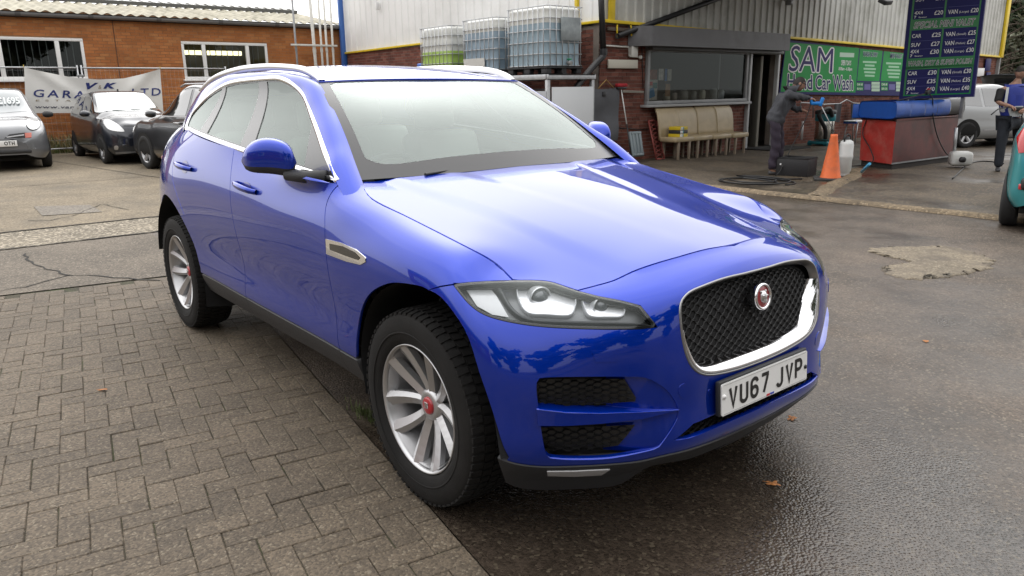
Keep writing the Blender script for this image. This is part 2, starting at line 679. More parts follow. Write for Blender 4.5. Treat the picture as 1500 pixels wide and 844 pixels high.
# ================================================================== the ground
def ground_mat(name, base, speck, scale=90.0, wet=0.0, dark=0.6, rough=0.75, big=0.35, bump=0.5, stain=None, wet_scale=0.55, wet_lo=.48, wet_hi=.62, rand=0.0, speck_amt=.93, drip=None):
    m_ = bpy.data.materials.new(name); m_.use_nodes = True
    nt = m_.node_tree; N = nt.nodes; L = nt.links
    b = N['Principled BSDF']
    g = N.new('ShaderNodeNewGeometry')
    pos = g.outputs['Position']
    n1 = N.new('ShaderNodeTexNoise'); n1.inputs['Scale'].default_value = 1.3; n1.inputs['Detail'].default_value = 8; n1.inputs['Roughness'].default_value = .62
    L.new(pos, n1.inputs['Vector'])
    r1 = N.new('ShaderNodeValToRGB')
    r1.color_ramp.elements[0].position = .33; r1.color_ramp.elements[1].position = .68
    r1.color_ramp.elements[0].color = (*[c * (1 - big) for c in base], 1); r1.color_ramp.elements[1].color = (*[c * (1 + big) for c in base], 1)
    L.new(n1.outputs['Fac'], r1.inputs['Fac'])
    # aggregate: cells with their own shade
    v = N.new('ShaderNodeTexVoronoi'); v.inputs['Scale'].default_value = scale
    L.new(pos, v.inputs['Vector'])
    sep = N.new('ShaderNodeSeparateColor'); L.new(v.outputs['Color'], sep.inputs['Color'])
    mr = N.new('ShaderNodeMapRange'); mr.inputs['To Min'].default_value = .62; mr.inputs['To Max'].default_value = 1.35
    L.new(sep.outputs['Red'], mr.inputs['Value'])
    mul = N.new('ShaderNodeMixRGB'); mul.blend_type = 'MULTIPLY'; mul.inputs['Fac'].default_value = 1
    L.new(r1.outputs['Color'], mul.inputs[1]); L.new(mr.outputs[0], mul.inputs[2])
    gt = N.new('ShaderNodeMath'); gt.operation = 'GREATER_THAN'; gt.inputs[1].default_value = speck_amt
    L.new(sep.outputs['Green'], gt.inputs[0])
    sp = N.new('ShaderNodeMixRGB'); sp.inputs[2].default_value = (*speck, 1)
    L.new(gt.outputs[0], sp.inputs['Fac']); L.new(mul.outputs[0], sp.inputs[1])
    col = sp.outputs[0]
    if rand > 0:
        oi = N.new('ShaderNodeObjectInfo')
        ad = N.new('ShaderNodeMath'); ad.operation = 'ADD'; L.new(oi.outputs['Random'], ad.inputs[0]); L.new(g.outputs['Random Per Island'], ad.inputs[1])
        fr = N.new('ShaderNodeMath'); fr.operation = 'FRACT'; L.new(ad.outputs[0], fr.inputs[0])
        m2 = N.new('ShaderNodeMapRange'); m2.inputs['To Min'].default_value = 1 - rand; m2.inputs['To Max'].default_value = 1 + rand
        L.new(fr.outputs[0], m2.inputs['Value'])
        mm = N.new('ShaderNodeMixRGB'); mm.blend_type = 'MULTIPLY'; mm.inputs['Fac'].default_value = 1
        L.new(col, mm.inputs[1]); L.new(m2.outputs[0], mm.inputs[2]); col = mm.outputs[0]
    if stain:
        n3 = N.new('ShaderNodeTexNoise'); n3.inputs['Scale'].default_value = stain[3]; n3.inputs['Detail'].default_value = 7; n3.inputs['Roughness'].default_value = .7
        L.new(pos, n3.inputs['Vector'])
        m3 = N.new('ShaderNodeMapRange'); m3.inputs['From Min'].default_value = stain[4]; m3.inputs['From Max'].default_value = stain[5]; m3.inputs['To Max'].default_value = stain[6]
        L.new(n3.outputs['Fac'], m3.inputs['Value'])
        x3 = N.new('ShaderNodeMixRGB'); x3.inputs[2].default_value = (*stain[:3], 1)
        L.new(m3.outputs[0], x3.inputs['Fac']); L.new(col, x3.inputs[1]); col = x3.outputs[0]
    b.inputs['Roughness'].default_value = rough
    bp = N.new('ShaderNodeBump'); bp.inputs['Strength'].default_value = bump; bp.inputs['Distance'].default_value = .006
    L.new(v.outputs['Distance'], bp.inputs['Height'])
    bp.invert = True
    if wet > 0:
        # damp film: darker, smoother, fills the texture
        n2 = N.new('ShaderNodeTexNoise'); n2.inputs['Scale'].default_value = wet_scale; n2.inputs['Detail'].default_value = 5; n2.inputs['Roughness'].default_value = .6
        L.new(pos, n2.inputs['Vector'])
        mw = N.new('ShaderNodeMapRange'); mw.inputs['From Min'].default_value = wet_lo; mw.inputs['From Max'].default_value = wet_hi; mw.inputs['To Max'].default_value = wet
        fac = n2.outputs['Fac']
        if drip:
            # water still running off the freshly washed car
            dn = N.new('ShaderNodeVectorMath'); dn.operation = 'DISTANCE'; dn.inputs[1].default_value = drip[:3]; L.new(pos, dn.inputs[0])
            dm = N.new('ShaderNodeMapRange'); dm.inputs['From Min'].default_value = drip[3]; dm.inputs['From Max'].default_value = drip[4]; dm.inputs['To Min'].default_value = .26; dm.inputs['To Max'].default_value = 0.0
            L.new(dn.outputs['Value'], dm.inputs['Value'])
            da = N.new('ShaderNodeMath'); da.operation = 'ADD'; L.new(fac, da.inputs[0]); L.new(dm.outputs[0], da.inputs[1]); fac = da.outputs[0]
        L.new(fac, mw.inputs['Value'])
        xd = N.new('ShaderNodeMixRGB'); xd.blend_type = 'MULTIPLY'; xd.inputs[2].default_value = (dark, dark, dark, 1)
        L.new(mw.outputs[0], xd.inputs['Fac']); L.new(col, xd.inputs[1]); col = xd.outputs[0]
        mrr = N.new('ShaderNodeMapRange'); mrr.inputs['To Min'].default_value = rough; mrr.inputs['To Max'].default_value = .16
        L.new(mw.outputs[0], mrr.inputs['Value']); L.new(mrr.outputs[0], b.inputs['Roughness'])
        ms = N.new('ShaderNodeMapRange'); ms.inputs['To Min'].default_value = bump; ms.inputs['To Max'].default_value = bump * .6
        L.new(mw.outputs[0], ms.inputs['Value']); L.new(ms.outputs[0], bp.inputs['Strength'])
    L.new(col, b.inputs['Base Color'])
    L.new(bp.outputs[0], b.inputs['Normal'])
    return m_


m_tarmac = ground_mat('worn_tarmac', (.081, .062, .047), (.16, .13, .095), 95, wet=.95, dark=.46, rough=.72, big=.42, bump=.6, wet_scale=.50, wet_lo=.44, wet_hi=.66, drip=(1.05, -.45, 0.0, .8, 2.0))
m_tarmac2 = ground_mat('dry_old_tarmac', (.108, .089, .068), (.21, .18, .14), 80, wet=0, rough=.85, big=.25, bump=.4)
m_conc = ground_mat('concrete_apron', (.176, .142, .096), (.23, .19, .13), 55, rough=.85, big=.22, bump=.15, stain=(.10, .088, .07, .8, .5, .72, .6), speck_amt=.97)
m_agg = ground_mat('exposed_aggregate', (.15, .127, .092), (.36, .31, .24), 42, rough=.85, big=.3, bump=.9, speck_amt=.80)
m_wash = ground_mat('forecourt_concrete', (.074, .058, .041), (.17, .13, .085), 45, wet=.85, dark=.45, rough=.7, big=.35, bump=.4, stain=(.15, .11, .065, .9, .52, .70, .55), wet_scale=.35, speck_amt=.9)
m_paver = ground_mat('grey_brown_paver', (.100, .077, .053), (.17, .14, .10), 120, rough=.78, big=.16, bump=.35, rand=.13, speck_amt=.94)
m_joint = ground_mat('sand_and_moss_joint', (.042, .036, .022), (.09, .08, .05), 160, rough=.95, big=.3, bump=.4, stain=(.045, .062, .014, 2.0, .50, .66, .9))
m_cem = ground_mat('cement_patch', (.175, .142, .098), (.25, .21, .15), 70, rough=.75, big=.35, bump=.7, stain=(.075, .06, .045, 2.6, .46, .62, .8))


def gz(x, y=0.0):
    """height of the ground: the concrete apron climbs gently towards the garage"""
    return max(0.0, (-8.0 - x) * .0165)


def sheet(name, polys, m_, kind='structure', zoff=0.0):
    V, F = [], []
    for P in polys:
        b = len(V)
        V += [(p[0], p[1], p[2] if len(p) > 2 else zoff) for p in P]
        F.append(list(range(b, b + len(P))))
    me = fmesh(name, V, F, None, False)
    o = link(name, me, m_)
    if me.polygons[0].normal.z < 0: me.flip_normals()
    if kind: o['kind'] = kind
    return o


# one base sheet out to the horizon
ground = sheet('ground', [[(-600, -600, -.06), (600, -600, -.06), (600, 600, -.06), (-600, 600, -.06)]], m_tarmac2)

PA = R(-9.3)
PE1 = np.array([math.cos(PA), math.sin(PA)]); PE2 = np.array([-math.sin(PA), math.cos(PA)])
PO = np.array([.20, -.945])


def pv(u, v): return tuple(PO + PE1 * u + PE2 * v)


U0 = -4.72
P1 = pv(U0, 0)
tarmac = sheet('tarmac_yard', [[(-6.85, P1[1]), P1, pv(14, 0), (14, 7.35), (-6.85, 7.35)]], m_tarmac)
strip_t = sheet('old_tarmac_strip', [[P1, (-6.85, P1[1]), (-6.85, -14), pv(U0, -11)]], m_tarmac2)
agg = sheet('aggregate_strip', [[(-6.85, -14, .003), (-6.85, 9.0, .003), (-8.0, 9.0, .003), (-8.0, -14, .003)]], m_agg)
apron = sheet('concrete_apron', [[(-8.0, -14, .006), (-8.0, 9.0, .006), (-14, 9.0, gz(-14)), (-14, -14, gz(-14))], [(-14, -14, gz(-14)), (-14, 9.0, gz(-14)), (-20.1, 9.0, gz(-20.1)), (-20.1, -14, gz(-20.1))]], m_conc)
wash = sheet('car_wash_forecourt', [[(-8.95, 7.35, .008), (14, 7.35, .008), (14, 40, .008), (-8.95, 40, .008)]], m_wash)
far_road = sheet('far_yard', [[(-8.95, 40, .0), (40, 40, .0), (40, 80, .0), (-40, 80, .0), (-40, 40, .0)]], m_tarmac2)
sheet('rear_yard', [[(14, -40, .0), (14, 40, .0), (60, 40, .0), (60, -40, .0)]], m_tarmac2)

# slab joints scored into the apron, and the inspection cover
def ribbon(name, pts, w_, m_, parent, z=.0, wob=.0):
    P = np.asarray(pts, float)
    P = densify(P, .12, False)
    if wob: P = P + RNG.normal(0, wob, P.shape)
    t = np.gradient(P, axis=0); t /= np.linalg.norm(t, axis=1, keepdims=True)
    n = np.stack([-t[:, 1], t[:, 0]], -1)
    ww = w_ * (0.6 + .8 * RNG.random(len(P))[:, None]) if wob else np.full((len(P), 1), w_)
    A, B = P + n * ww / 2, P - n * ww / 2
    G = [[(a[0], a[1], gz(a[0]) + z), (b[0], b[1], gz(b[0]) + z)] for a, b in zip(A, B)]
    mb = MB(); mb.grid(G, False, True)
    return mb.build(name, m_, parent)


crack_m = mat('crack_dirt', (.022, .020, .017), rough=.95)


def gxy(pts): return [at_z(*p)[:2] for p in pts]


ribbon('slab_joint', [(-8.1, 2.2), (-19.5, -.2)], .02, crack_m, apron, .010)
ribbon('slab_joint', [(-12.5, -8), (-12.5, 8.9)], .02, crack_m, apron, .010)
ribbon('slab_edge', [(-8.02, -12), (-8.0, 9)], .035, crack_m, apron, .012, .006)
ribbon('slab_edge', [(-6.85, -12), (-6.86, 9)], .035, crack_m, agg, .009, .012)
ribbon('crack', gxy([(35, 372), (48, 388), (75, 396), (100, 404), (125, 404), (170, 407), (235, 412)]), .018, crack_m, strip_t, .004, .014)
ribbon('crack', gxy([(100, 404), (70, 412), (40, 420), (0, 428)]), .014, crack_m, strip_t, .004, .014)
ribbon('crack', gxy([(40, 326), (75, 325), (110, 318), (150, 303), (190, 310)]), .014, crack_m, apron, .012, .012)
cov = [at_z(*p, .01) for p in ((50, 306), (132, 303), (150, 312), (62, 318))]
sheet('inspection_cover', [[(p[0], p[1], gz(p[0]) + .012) for p in cov]], ground_mat('cover_concrete', (.15, .13, .105), (.2, .18, .15), 50, rough=.8, big=.1, bump=.2)).parent = apron

# worn kerb edge between yard and forecourt, and the hump across it
def ridge(name, pts, w_, h_, m_, kind='structure'):
    P = densify(np.asarray(pts, float), .25, False)
    P[:, :2] += RNG.normal(0, .012, (len(P), 2))
    t = np.gradient(P, axis=0); t /= np.linalg.norm(t, axis=1, keepdims=True); n = np.stack([-t[:, 1], t[:, 0]], -1)
    sec = [(-1, 0), (-.8, .6), (-.3, 1), (.3, 1), (.8, .6), (1, 0)]
    G = [[(*(p + q * w_ / 2 * a), .004 + h_ * b) for a, b in sec] for p, q in zip(P, n)]
    mb = MB(); mb.grid(G, True, True)
    o = mb.build(name, m_); tag(o, kind=kind); return o


m_kerb = ground_mat('worn_kerb', (.155, .115, .070), (.26, .2, .13), 45, rough=.8, big=.3, bump=.5)
ridge('worn_kerb', [(-8.5, 7.40), (-3.2, 7.36), (-.9, 7.33), (8, 7.35)], .22, .045, m_kerb)
ridge('drain_hump', [(-3.2, 7.45), (-3.65, 8.6), (-4.1, 10.2), (-4.55, 11.2)], .26, .05, m_kerb)

# cement patch on the tarmac
pp = [(1270, 366), (1300, 363), (1345, 362), (1392, 362), (1428, 371), (1454, 382), (1447, 394), (1418, 401), (1372, 408), (1332, 410), (1303, 402), (1291, 394), (1312, 390), (1334, 385), (1320, 380), (1290, 375)]
pc_ = smooth_poly([at_z(*p)[:2] for p in pp], 120, True)
pc_ = pc_ + .6 * (RNG.normal(0, .02, pc_.shape) + np.roll(RNG.normal(0, .02, pc_.shape), 1, 0))
cen = pc_.mean(0)
mb = MB()
mb.grid([[(*(cen + (p - cen) * k), z) for k, z in ((1.0, .001), (.985, .010), (.93, .013), (.85, .014))] for p in np.vstack([pc_, pc_[:1]])], True, True)
in_ = [tuple(cen + (p - cen) * .85) for p in pc_]
vs_, es_, fs_, a_, b_, c_ = delaunay_2d_cdt([Vector(p) for p in in_], [(i, (i + 1) % 120) for i in range(120)], [], 0, 1e-6, True)
vv_ = np.array([v[:] for v in vs_]); tt_ = [f for f in fs_ if inside(vv_[list(f)].mean(0)[None], np.array(in_))[0]]
mb.add([(v[0], v[1], .014) for v in vv_], [f for f in tt_])
tag(mb.build('cement_patch', m_cem), kind='structure')

# ---- herringbone block paving
paving = sheet('block_paving', [[pv(U0, 0), pv(U0, -9), pv(6, -9), pv(6, 0)]], m_joint, zoff=-.0075)
bmq = bmesh.new(); bmesh.ops.create_cube(bmq, size=1)
for v in bmq.verts: v.co = (v.co.x * .1982, v.co.y * .0982, v.co.z * .05)
bmesh.ops.bevel(bmq, geom=[e for e in bmq.edges if all(v.co.z > 0 for v in e.verts)], offset=.0035, segments=1, affect='EDGES')
bmesh.ops.delete(bmq, geom=[f for f in bmq.faces if f.normal.z < -.9], context='FACES')
paver_me = bpy.data.meshes.new('paver'); bmq.to_mesh(paver_me)
pvV = [v.co.copy() for v in bmq.verts]; pvF = [[v.index for v in f.verts] for f in bmq.faces]
bmq.verts.index_update()
bmq.free()
paver_me.materials.append(m_paver)
slots = []
for k in range(-110, 110):
    for m2 in range(-60, 60):
        X, Y = k + 2 * m2, k - 2 * m2
        slots.append((X + 1, Y + .5, 0)); slots.append((X + .5, Y + 2, 1))
bm_far = MB()
cand = []
for (X, Y, o_) in slots:
    cu, cv = X * .1 + .03, Y * .1 - .0
    hv = .05 if o_ == 0 else .1
    if o_ == 1 and .012 < cv + hv < .15 and U0 + .1 < cu < 5.0:
        p = PO + PE1 * cu + PE2 * (cv - .05); bm_far.box((p[0], p[1], -.0265), (.0968, .0968, .05), rotm(0, 0, PA), .003)
    if cv + hv > .012 or cv < -7.5 or cu < U0 + .06 or cu > 5.0: continue
    if cu - (.1 if o_ == 0 else .05) < U0 - .02: continue
    p = PO + PE1 * cu + PE2 * cv
    c = np.array([p[0], p[1], 0.0])
    d = (c - CAM_LOC)
    dep = d @ CF
    vis = 0.0
    if dep > .3:
        q = project(c)
        if -40 < q[0] < 1540 and -20 < q[1] < 880: vis = 1.0 / dep ** 2
    cand.append((vis, p, o_))
cand.sort(key=lambda t: -t[0])
for i, (vis, p, o_) in enumerate(cand):
    dz = -.0265 + RNG.normal(0, .0012)
    rz = PA + (math.pi / 2 if o_ else 0) + RNG.normal(0, .004)
    tx, ty = RNG.normal(0, .005, 2)
    px_, py_ = p + RNG.normal(0, .0012, 2)
    if i < 300 and vis > 0:
        o = bpy.data.objects.new('paver', paver_me); COL.objects.link(o)
        o.parent = paving; o.location = (px_, py_, dz); o.rotation_euler = (tx, ty, rz)
    else:
        bm_far.add(pvV, pvF, False, rotm(tx, ty, rz), (px_, py_, dz))
o = bm_far.build('further_pavers', m_paver, paving); o['kind'] = 'stuff'

# ---- fallen leaves
leaf_m = mat('dead_leaf', (.33, .13, .035), rough=.7, var=.35, vscale=30)


def leaf(px, py, size, rz, label, lobes=5):
    p = at_z(px, py, .004)
    pts = []
    for t in np.linspace(0, 2 * math.pi, 40, endpoint=False):
        r_ = .55 + .45 * abs(math.cos(lobes * t / 2.0)) ** 1.5
        if abs(t - math.pi) < .25: r_ *= .6
        pts.append((r_ * math.cos(t), r_ * .7 * math.sin(t)))
    V = [(0, 0, .22)] + [(x, y, .25 * max(0.0, abs(y) + .3 * math.sin(3 * x)) ** 1.2) for x, y in pts]
    V = [(a * size, b * size, max(0.0, c_) * size) for a, b, c_ in V]
    F = [(0, i + 1, (i + 1) % 40 + 1) for i in range(40)]
    st = MB(); st.add(V, F, True); st.tube([(-.5 * size, 0, .1 * size), (-1.3 * size, .1 * size, .05 * size)], .04 * size, 5)
    o = link('fallen_leaf', st.mesh('fallen_leaf'), leaf_m, None, (p[0], p[1], .004), (0, 0, rz))
    tag(o, label, 'leaf', 'fallen leaves')


leaf(1132, 709, .030, .4, 'brown curled leaf on wet tarmac below the front bumper')
leaf(1160, 613, .030, 1.7, 'flat brown leaf on tarmac just right of the number plate')
leaf(150, 571, .026, .9, 'small orange leaf lying on the block paving', 2)
leaf(1356, 500, .024, 2.2, 'small brown leaf on open tarmac below the cement patch', 4)

# ---- weeds at the paving edge by the front tyre, and rough grass along the garage wall
grass_m = mat('grass_blades', (.085, .115, .028), rough=.7, var=.5, vscale=5)
dry_m = mat('dry_grass', (.20, .17, .075), rough=.8, var=.4, vscale=5)


def blades(n, area, h0, h1, w_, lean=.5):
    V, F = [], []
    for _ in range(n):
        x, y, z = area()
        h = RNG.uniform(h0, h1); a = RNG.uniform(0, 2 * math.pi)
        dx, dy = math.cos(a), math.sin(a); ln = RNG.uniform(.1, lean) * h
        sx, sy = -dy * w_, dx * w_
        b = len(V)
        V += [(x - sx, y - sy, z), (x + sx, y + sy, z), (x + dx * ln * .4 + sx * .7, y + dy * ln * .4 + sy * .7, z + h * .6), (x + dx * ln * .4 - sx * .7, y + dy * ln * .4 - sy * .7, z + h * .6), (x + dx * ln, y + dy * ln, z + h * (1 - .2 * ln / h))]
        F += [(b, b + 1, b + 2, b + 3), (b + 3, b + 2, b + 4)]
    return V, F


wc = at_z(540, 612)
V, F = blades(260, lambda: (wc[0] + RNG.normal(0, .09), wc[1] + RNG.normal(0, .018), 0), .015, .05, .0018)
tag(link('weeds', fmesh('weeds', V, F, None, False), grass_m), 'small green weeds at the paving edge behind the front tyre', 'weeds', None, 'stuff')
V, F = blades(5200, lambda: (-19.15 + RNG.uniform(-.75, .30), RNG.uniform(-2.5, 8.0), gz(-19.2)), .12, .55, .010, .8)
tag(link('grass', fmesh('grass', V, F, None, False), dry_m), 'rough yellowish grass along the foot of the garage wall', 'grass', None, 'stuff')
V, F = blades(2600, lambda: (-19.05 + RNG.uniform(-.6, .30), RNG.uniform(-2.5, 8.0), gz(-19.2)), .06, .30, .010, .8)
tag(link('grass', fmesh('grass', V, F, None, False), grass_m), 'green grass growing low among the yellow grass by the garage wall', 'grass', None, 'stuff')
# ================================================================== brickwork shared by both buildings
def brick_mat(name, col, col2, rand=.25):
    m_ = bpy.data.materials.new(name); m_.use_nodes = True
    nt = m_.node_tree; N = nt.nodes; L = nt.links; b = N['Principled BSDF']
    oi = N.new('ShaderNodeObjectInfo'); g = N.new('ShaderNodeNewGeometry')
    ad = N.new('ShaderNodeMath'); ad.operation = 'ADD'; L.new(oi.outputs['Random'], ad.inputs[0]); L.new(g.outputs['Random Per Island'], ad.inputs[1])
    fr = N.new('ShaderNodeMath'); fr.operation = 'FRACT'; L.new(ad.outputs[0], fr.inputs[0])
    r_ = N.new('ShaderNodeValToRGB')
    e = r_.color_ramp.elements
    e[0].color = (*[c * (1 - rand) for c in col], 1); e[1].color = (*col2, 1)
    k = r_.color_ramp.elements.new(.55); k.color = (*col, 1)
    L.new(fr.outputs[0], r_.inputs['Fac'])
    n = N.new('ShaderNodeTexNoise'); n.inputs['Scale'].default_value = 1.1; n.inputs['Detail'].default_value = 8; n.inputs['Roughness'].default_value = .7
    L.new(g.outputs['Position'], n.inputs['Vector'])
    mr = N.new('ShaderNodeMapRange'); mr.inputs['From Min'].default_value = .3; mr.inputs['From Max'].default_value = .7; mr.inputs['To Min'].default_value = .72; mr.inputs['To Max'].default_value = 1.22
    L.new(n.outputs['Fac'], mr.inputs['Value'])
    mm = N.new('ShaderNodeMixRGB'); mm.blend_type = 'MULTIPLY'; mm.inputs['Fac'].default_value = 1
    L.new(r_.outputs['Color'], mm.inputs[1]); L.new(mr.outputs[0], mm.inputs[2]); L.new(mm.outputs[0], b.inputs['Base Color'])
    b.inputs['Roughness'].default_value = .85
    n2 = N.new('ShaderNodeTexNoise'); n2.inputs['Scale'].default_value = 60; L.new(g.outputs['Position'], n2.inputs['Vector'])
    bp = N.new('ShaderNodeBump'); bp.inputs['Strength'].default_value = .3; bp.inputs['Distance'].default_value = .01
    L.new(n2.outputs['Fac'], bp.inputs['Height']); L.new(bp.outputs[0], b.inputs['Normal'])
    return m_


def brickwork(parent, org, ud, nd, W_, H_, m_, holes=(), n_parts=300, full=(.215, .065), joint=.011, proud=.009, z0=0.0, prio=None):
    """running-bond bricks laid on a vertical plane; the ones that show largest are single parts, the rest one part"""
    org, ud, nd = np.array(org, float), np.array(ud, float), np.array(nd, float)
    up = np.array([0, 0, 1.0])
    L_, h_ = full
    unit = {}
    rest = MB()
    todo = []
    row = 0
    z = z0
    while z + h_ <= H_ + .02:
        u = -(L_ + joint) / 2 if row % 2 else 0.0
        while u < W_:
            a, b = max(u, 0), min(u + L_, W_)
            segs = [(a, b)]
            for (u0, u1, q0, q1) in holes:
                if z + h_ * .5 > q0 and z + h_ * .5 < q1:
                    ns = []
                    for (p, q) in segs:
                        if q <= u0 or p >= u1: ns.append((p, q))
                        else:
                            if p < u0 - .02: ns.append((p, u0))
                            if q > u1 + .02: ns.append((u1, q))
                    segs = ns
            for (p, q) in segs:
                if q - p > .03: todo.append(((p + q) / 2, z + h_ / 2, q - p))
            u += L_ + joint
        z += h_ + joint; row += 1
    def score(t):
        c = org + ud * t[0] + up * t[1]
        d = c - CAM_LOC
        if d @ CF < 1: return 0
        q = project(c)
        if not (0 < q[0] < 1500 and 0 < q[1] < 844): return 0
        if prio is not None and not prio(q): return 0
        return t[2] / (d @ CF)
    sc_ = sorted(todo, key=lambda t: -score(t))
    Mx = np.stack([ud, nd, up], 1)
    for i, (u, zz, ln) in enumerate(sc_):
        c = org + ud * u + up * zz + nd * (proud / 2 - .01)
        pr = proud + .02 + RNG.uniform(-.002, .002)
        if i < n_parts and score((u, zz, ln)) > 0:
            key = round(ln, 3)
            if key not in unit:
                unit[key] = MB().box((0, 0, 0), (ln, proud + .02, h_)).mesh('brick'); unit[key].materials.append(m_)
            o = bpy.data.objects.new('brick', unit[key]); COL.objects.link(o); o.parent = parent
            o.matrix_local = Matrix([[Mx[r][0], Mx[r][1], Mx[r][2], c[r]] for r in range(3)] + [[0, 0, 0, 1]])
        else:
            rest.box(c, (ln, pr, h_), Mx)
    if rest.V:
        o = rest.build('more_bricks', m_, parent); o['kind'] = 'stuff'


m_brick_g = brick_mat('orange_brick', (.43, .155, .046), (.45, .19, .065), .20)
m_brick_c = brick_mat('red_brick', (.165, .052, .035), (.22, .085, .06), .35)
m_mortar_g = mat('tan_mortar', (.30, .17, .09), rough=.9, var=.2, vscale=3)
m_mortar_c = mat('grey_mortar', (.22, .185, .16), rough=.9, var=.3, vscale=3)
upvc = mat('white_plastic_frame', (.78, .78, .77), rough=.35)
pane_g = glass('office_pane', (.55, .60, .62), .9, 0, 1.5)
dark_room = mat('dim_room', (.06, .062, .066), rough=.9)

# ================================================================== garage across the back left
GX_ = -20.0
gar = empty('garage_building', (GX_, 0, 0))
tag(gar, 'low orange brick garage with white windows and a corrugated cream roof', 'building')
gar.location = (0, 0, 0)
GZ0, GH = gz(GX_), 3.42
Y0g, Y1g = -3.2, 9.0
win = [(-.50, 1.88), (4.24, 6.62)]
WZ0, WZ1 = 1.86, 2.90
MB().box((GX_ - .12, (Y0g + Y1g) / 2, (GH + GZ0) / 2 - .2), (.2, Y1g - Y0g, GH - GZ0 + .4)).build('wall_core', m_mortar_g, gar) if False else None
# wall core with window openings
mb = MB()
ys = [Y0g, win[0][0], win[0][1], win[1][0], win[1][1], Y1g]
for i in range(5):
    y0, y1 = ys[i], ys[i + 1]
    spans = [(GZ0 - .2, GH)] if i % 2 == 0 else [(GZ0 - .2, WZ0), (WZ1, GH)]
    for (q0, q1) in spans: mb.box((GX_ - .11, (y0 + y1) / 2, (q0 + q1) / 2), (.2, y1 - y0, q1 - q0))
mb.build('wall', m_mortar_g, gar)
brickwork(gar, (GX_ - .012, Y0g, 0), (0, 1, 0), (1, 0, 0), Y1g - Y0g, GH - .02, m_brick_g, [(a - Y0g, b - Y0g, WZ0, WZ1) for a, b in win], 300, z0=GZ0)
# movement joint
MB().box((GX_ + .002, 2.62, (GH + GZ0) / 2), (.012, .018, GH - GZ0)).build('movement_joint', mat('joint_sealant', (.12, .06, .035), rough=.9), gar)
for wi, (a, b) in enumerate(win):
    wd = empty('window', (0, 0, 0), 0, gar)
    f = MB()
    fx = GX_ - .03
    def bar(y0, y1, z0, z1, d=.07, x=fx): f.box((x, (y0 + y1) / 2, (z0 + z1) / 2), (d, y1 - y0, z1 - z0), None, .006)
    W_ = b - a
    m1, m2_ = a + W_ * .245, a + W_ * .755
    bar(a, b, WZ1 - .07, WZ1); bar(a, b, WZ0 + .04, WZ0 + .12); bar(a, a + .07, WZ0 + .12, WZ1 - .07); bar(b - .07, b, WZ0 + .12, WZ1 - .07)
    bar(m1 - .05, m1 + .05, WZ0 + .12, WZ1 - .07); bar(m2_ - .05, m2_ + .05, WZ0 + .12, WZ1 - .07)
    fo = f.build('window_frame', upvc, wd)
    MB().box((GX_ + .03, (a + b) / 2, WZ0 + .02), (.18, W_ + .10, .05), None, .008).build('window_sill', upvc, wd)
    for (p, q) in ((a + .07, m1 - .05), (m1 + .05, m2_ - .05), (m2_ + .05, b - .07)):
        MB().grid([[(fx, p, WZ0 + .12), (fx, q, WZ0 + .12)], [(fx, p, WZ1 - .07), (fx, q, WZ1 - .07)]], False).build('pane', pane_g, wd)
        n = max(2, int(round((q - p) / .15)))
        for k in range(1, n):
            y = p + (q - p) * k / n
            MB().tube([(fx - .12, y, WZ0 + .05), (fx - .12, y, WZ1)], .011, 6).build('security_bar', mat('pale_bar', (.42, .42, .40), rough=.5), wd)
    rm = MB()
    x0, x1 = GX_ - 3.2, GX_ - .24
    rm.grid([[(x0, a - .6, .9), (x0, b + .6, .9)], [(x0, a - .6, 3.2), (x0, b + .6, 3.2)]]); rm.grid([[(x0, a - .6, .9), (x1, a - .6, .9)], [(x0, a - .6, 3.2), (x1, a - .6, 3.2)]]); rm.grid([[(x0, b + .6, .9), (x1, b + .6, .9)], [(x0, b + .6, 3.2), (x1, b + .6, 3.2)]])
    rm.grid([[(x0, a - .6, 3.2), (x0, b + .6, 3.2)], [(x1, a - .6, 3.2), (x1, b + .6, 3.2)]]); rm.grid([[(x0, a - .6, .9), (x0, b + .6, .9)], [(x1, a - .6, .9), (x1, b + .6, .9)]])
    rm.build('room', mat('lit_room', (.42, .38, .28), rough=.9) if wi else dark_room, wd)
    if wi:
        for y0 in (a - .1, a + .95):
            MB().box((GX_ - .9, y0 + .5, 2.66), (.10, .98, .12), None, .01).build('strip_light', mat('lit_tube', (.9, .85, .6), emit=(1.0, .86, .50), estr=3.0), wd)
# roof, gutter
def corrugated(name, x0, z0, x1, z1, ya, yb, pitch, amp, m_, parent):
    n = int((yb - ya) / pitch * 8)
    ys = np.linspace(ya, yb, n)
    G = [[(x0, y, z0 + amp * math.sin(2 * math.pi * y / pitch)), ((x0 + x1) / 2, y, (z0 + z1) / 2 + amp * math.sin(2 * math.pi * y / pitch)), (x1, y, z1 + amp * math.sin(2 * math.pi * y / pitch))] for y in ys]
    mb = MB(); mb.grid(G, True)
    return mb.build(name, m_, parent)


m_roof = mat('weathered_cement_sheet', (.37, .345, .275), rough=.9, var=.25, vscale=2.5, dirt=(.16, .15, .10, .75), dscale=1.4, dpos=(.50, .68), coords='Object')
m_roof2 = mat('pale_roof_sheet', (.52, .52, .50), rough=.75, var=.12, vscale=1.5)
corrugated('roof_sheet', GX_ + .16, 3.50, GX_ - 3.2, 4.08, Y0g, Y1g + .0, .27, .026, m_roof, gar)
corrugated('upper_roof_sheet', GX_ - 3.1, 4.20, GX_ - 11, 5.25, Y0g, Y1g - .02, .27, .02, m_roof2, gar)
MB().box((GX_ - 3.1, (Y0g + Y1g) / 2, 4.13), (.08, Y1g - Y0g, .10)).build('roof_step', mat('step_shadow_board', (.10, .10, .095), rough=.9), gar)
gm = mat('grey_gutter', (.20, .20, .205), rough=.45)
g = MB(); th = np.linspace(math.pi, 2 * math.pi, 9)
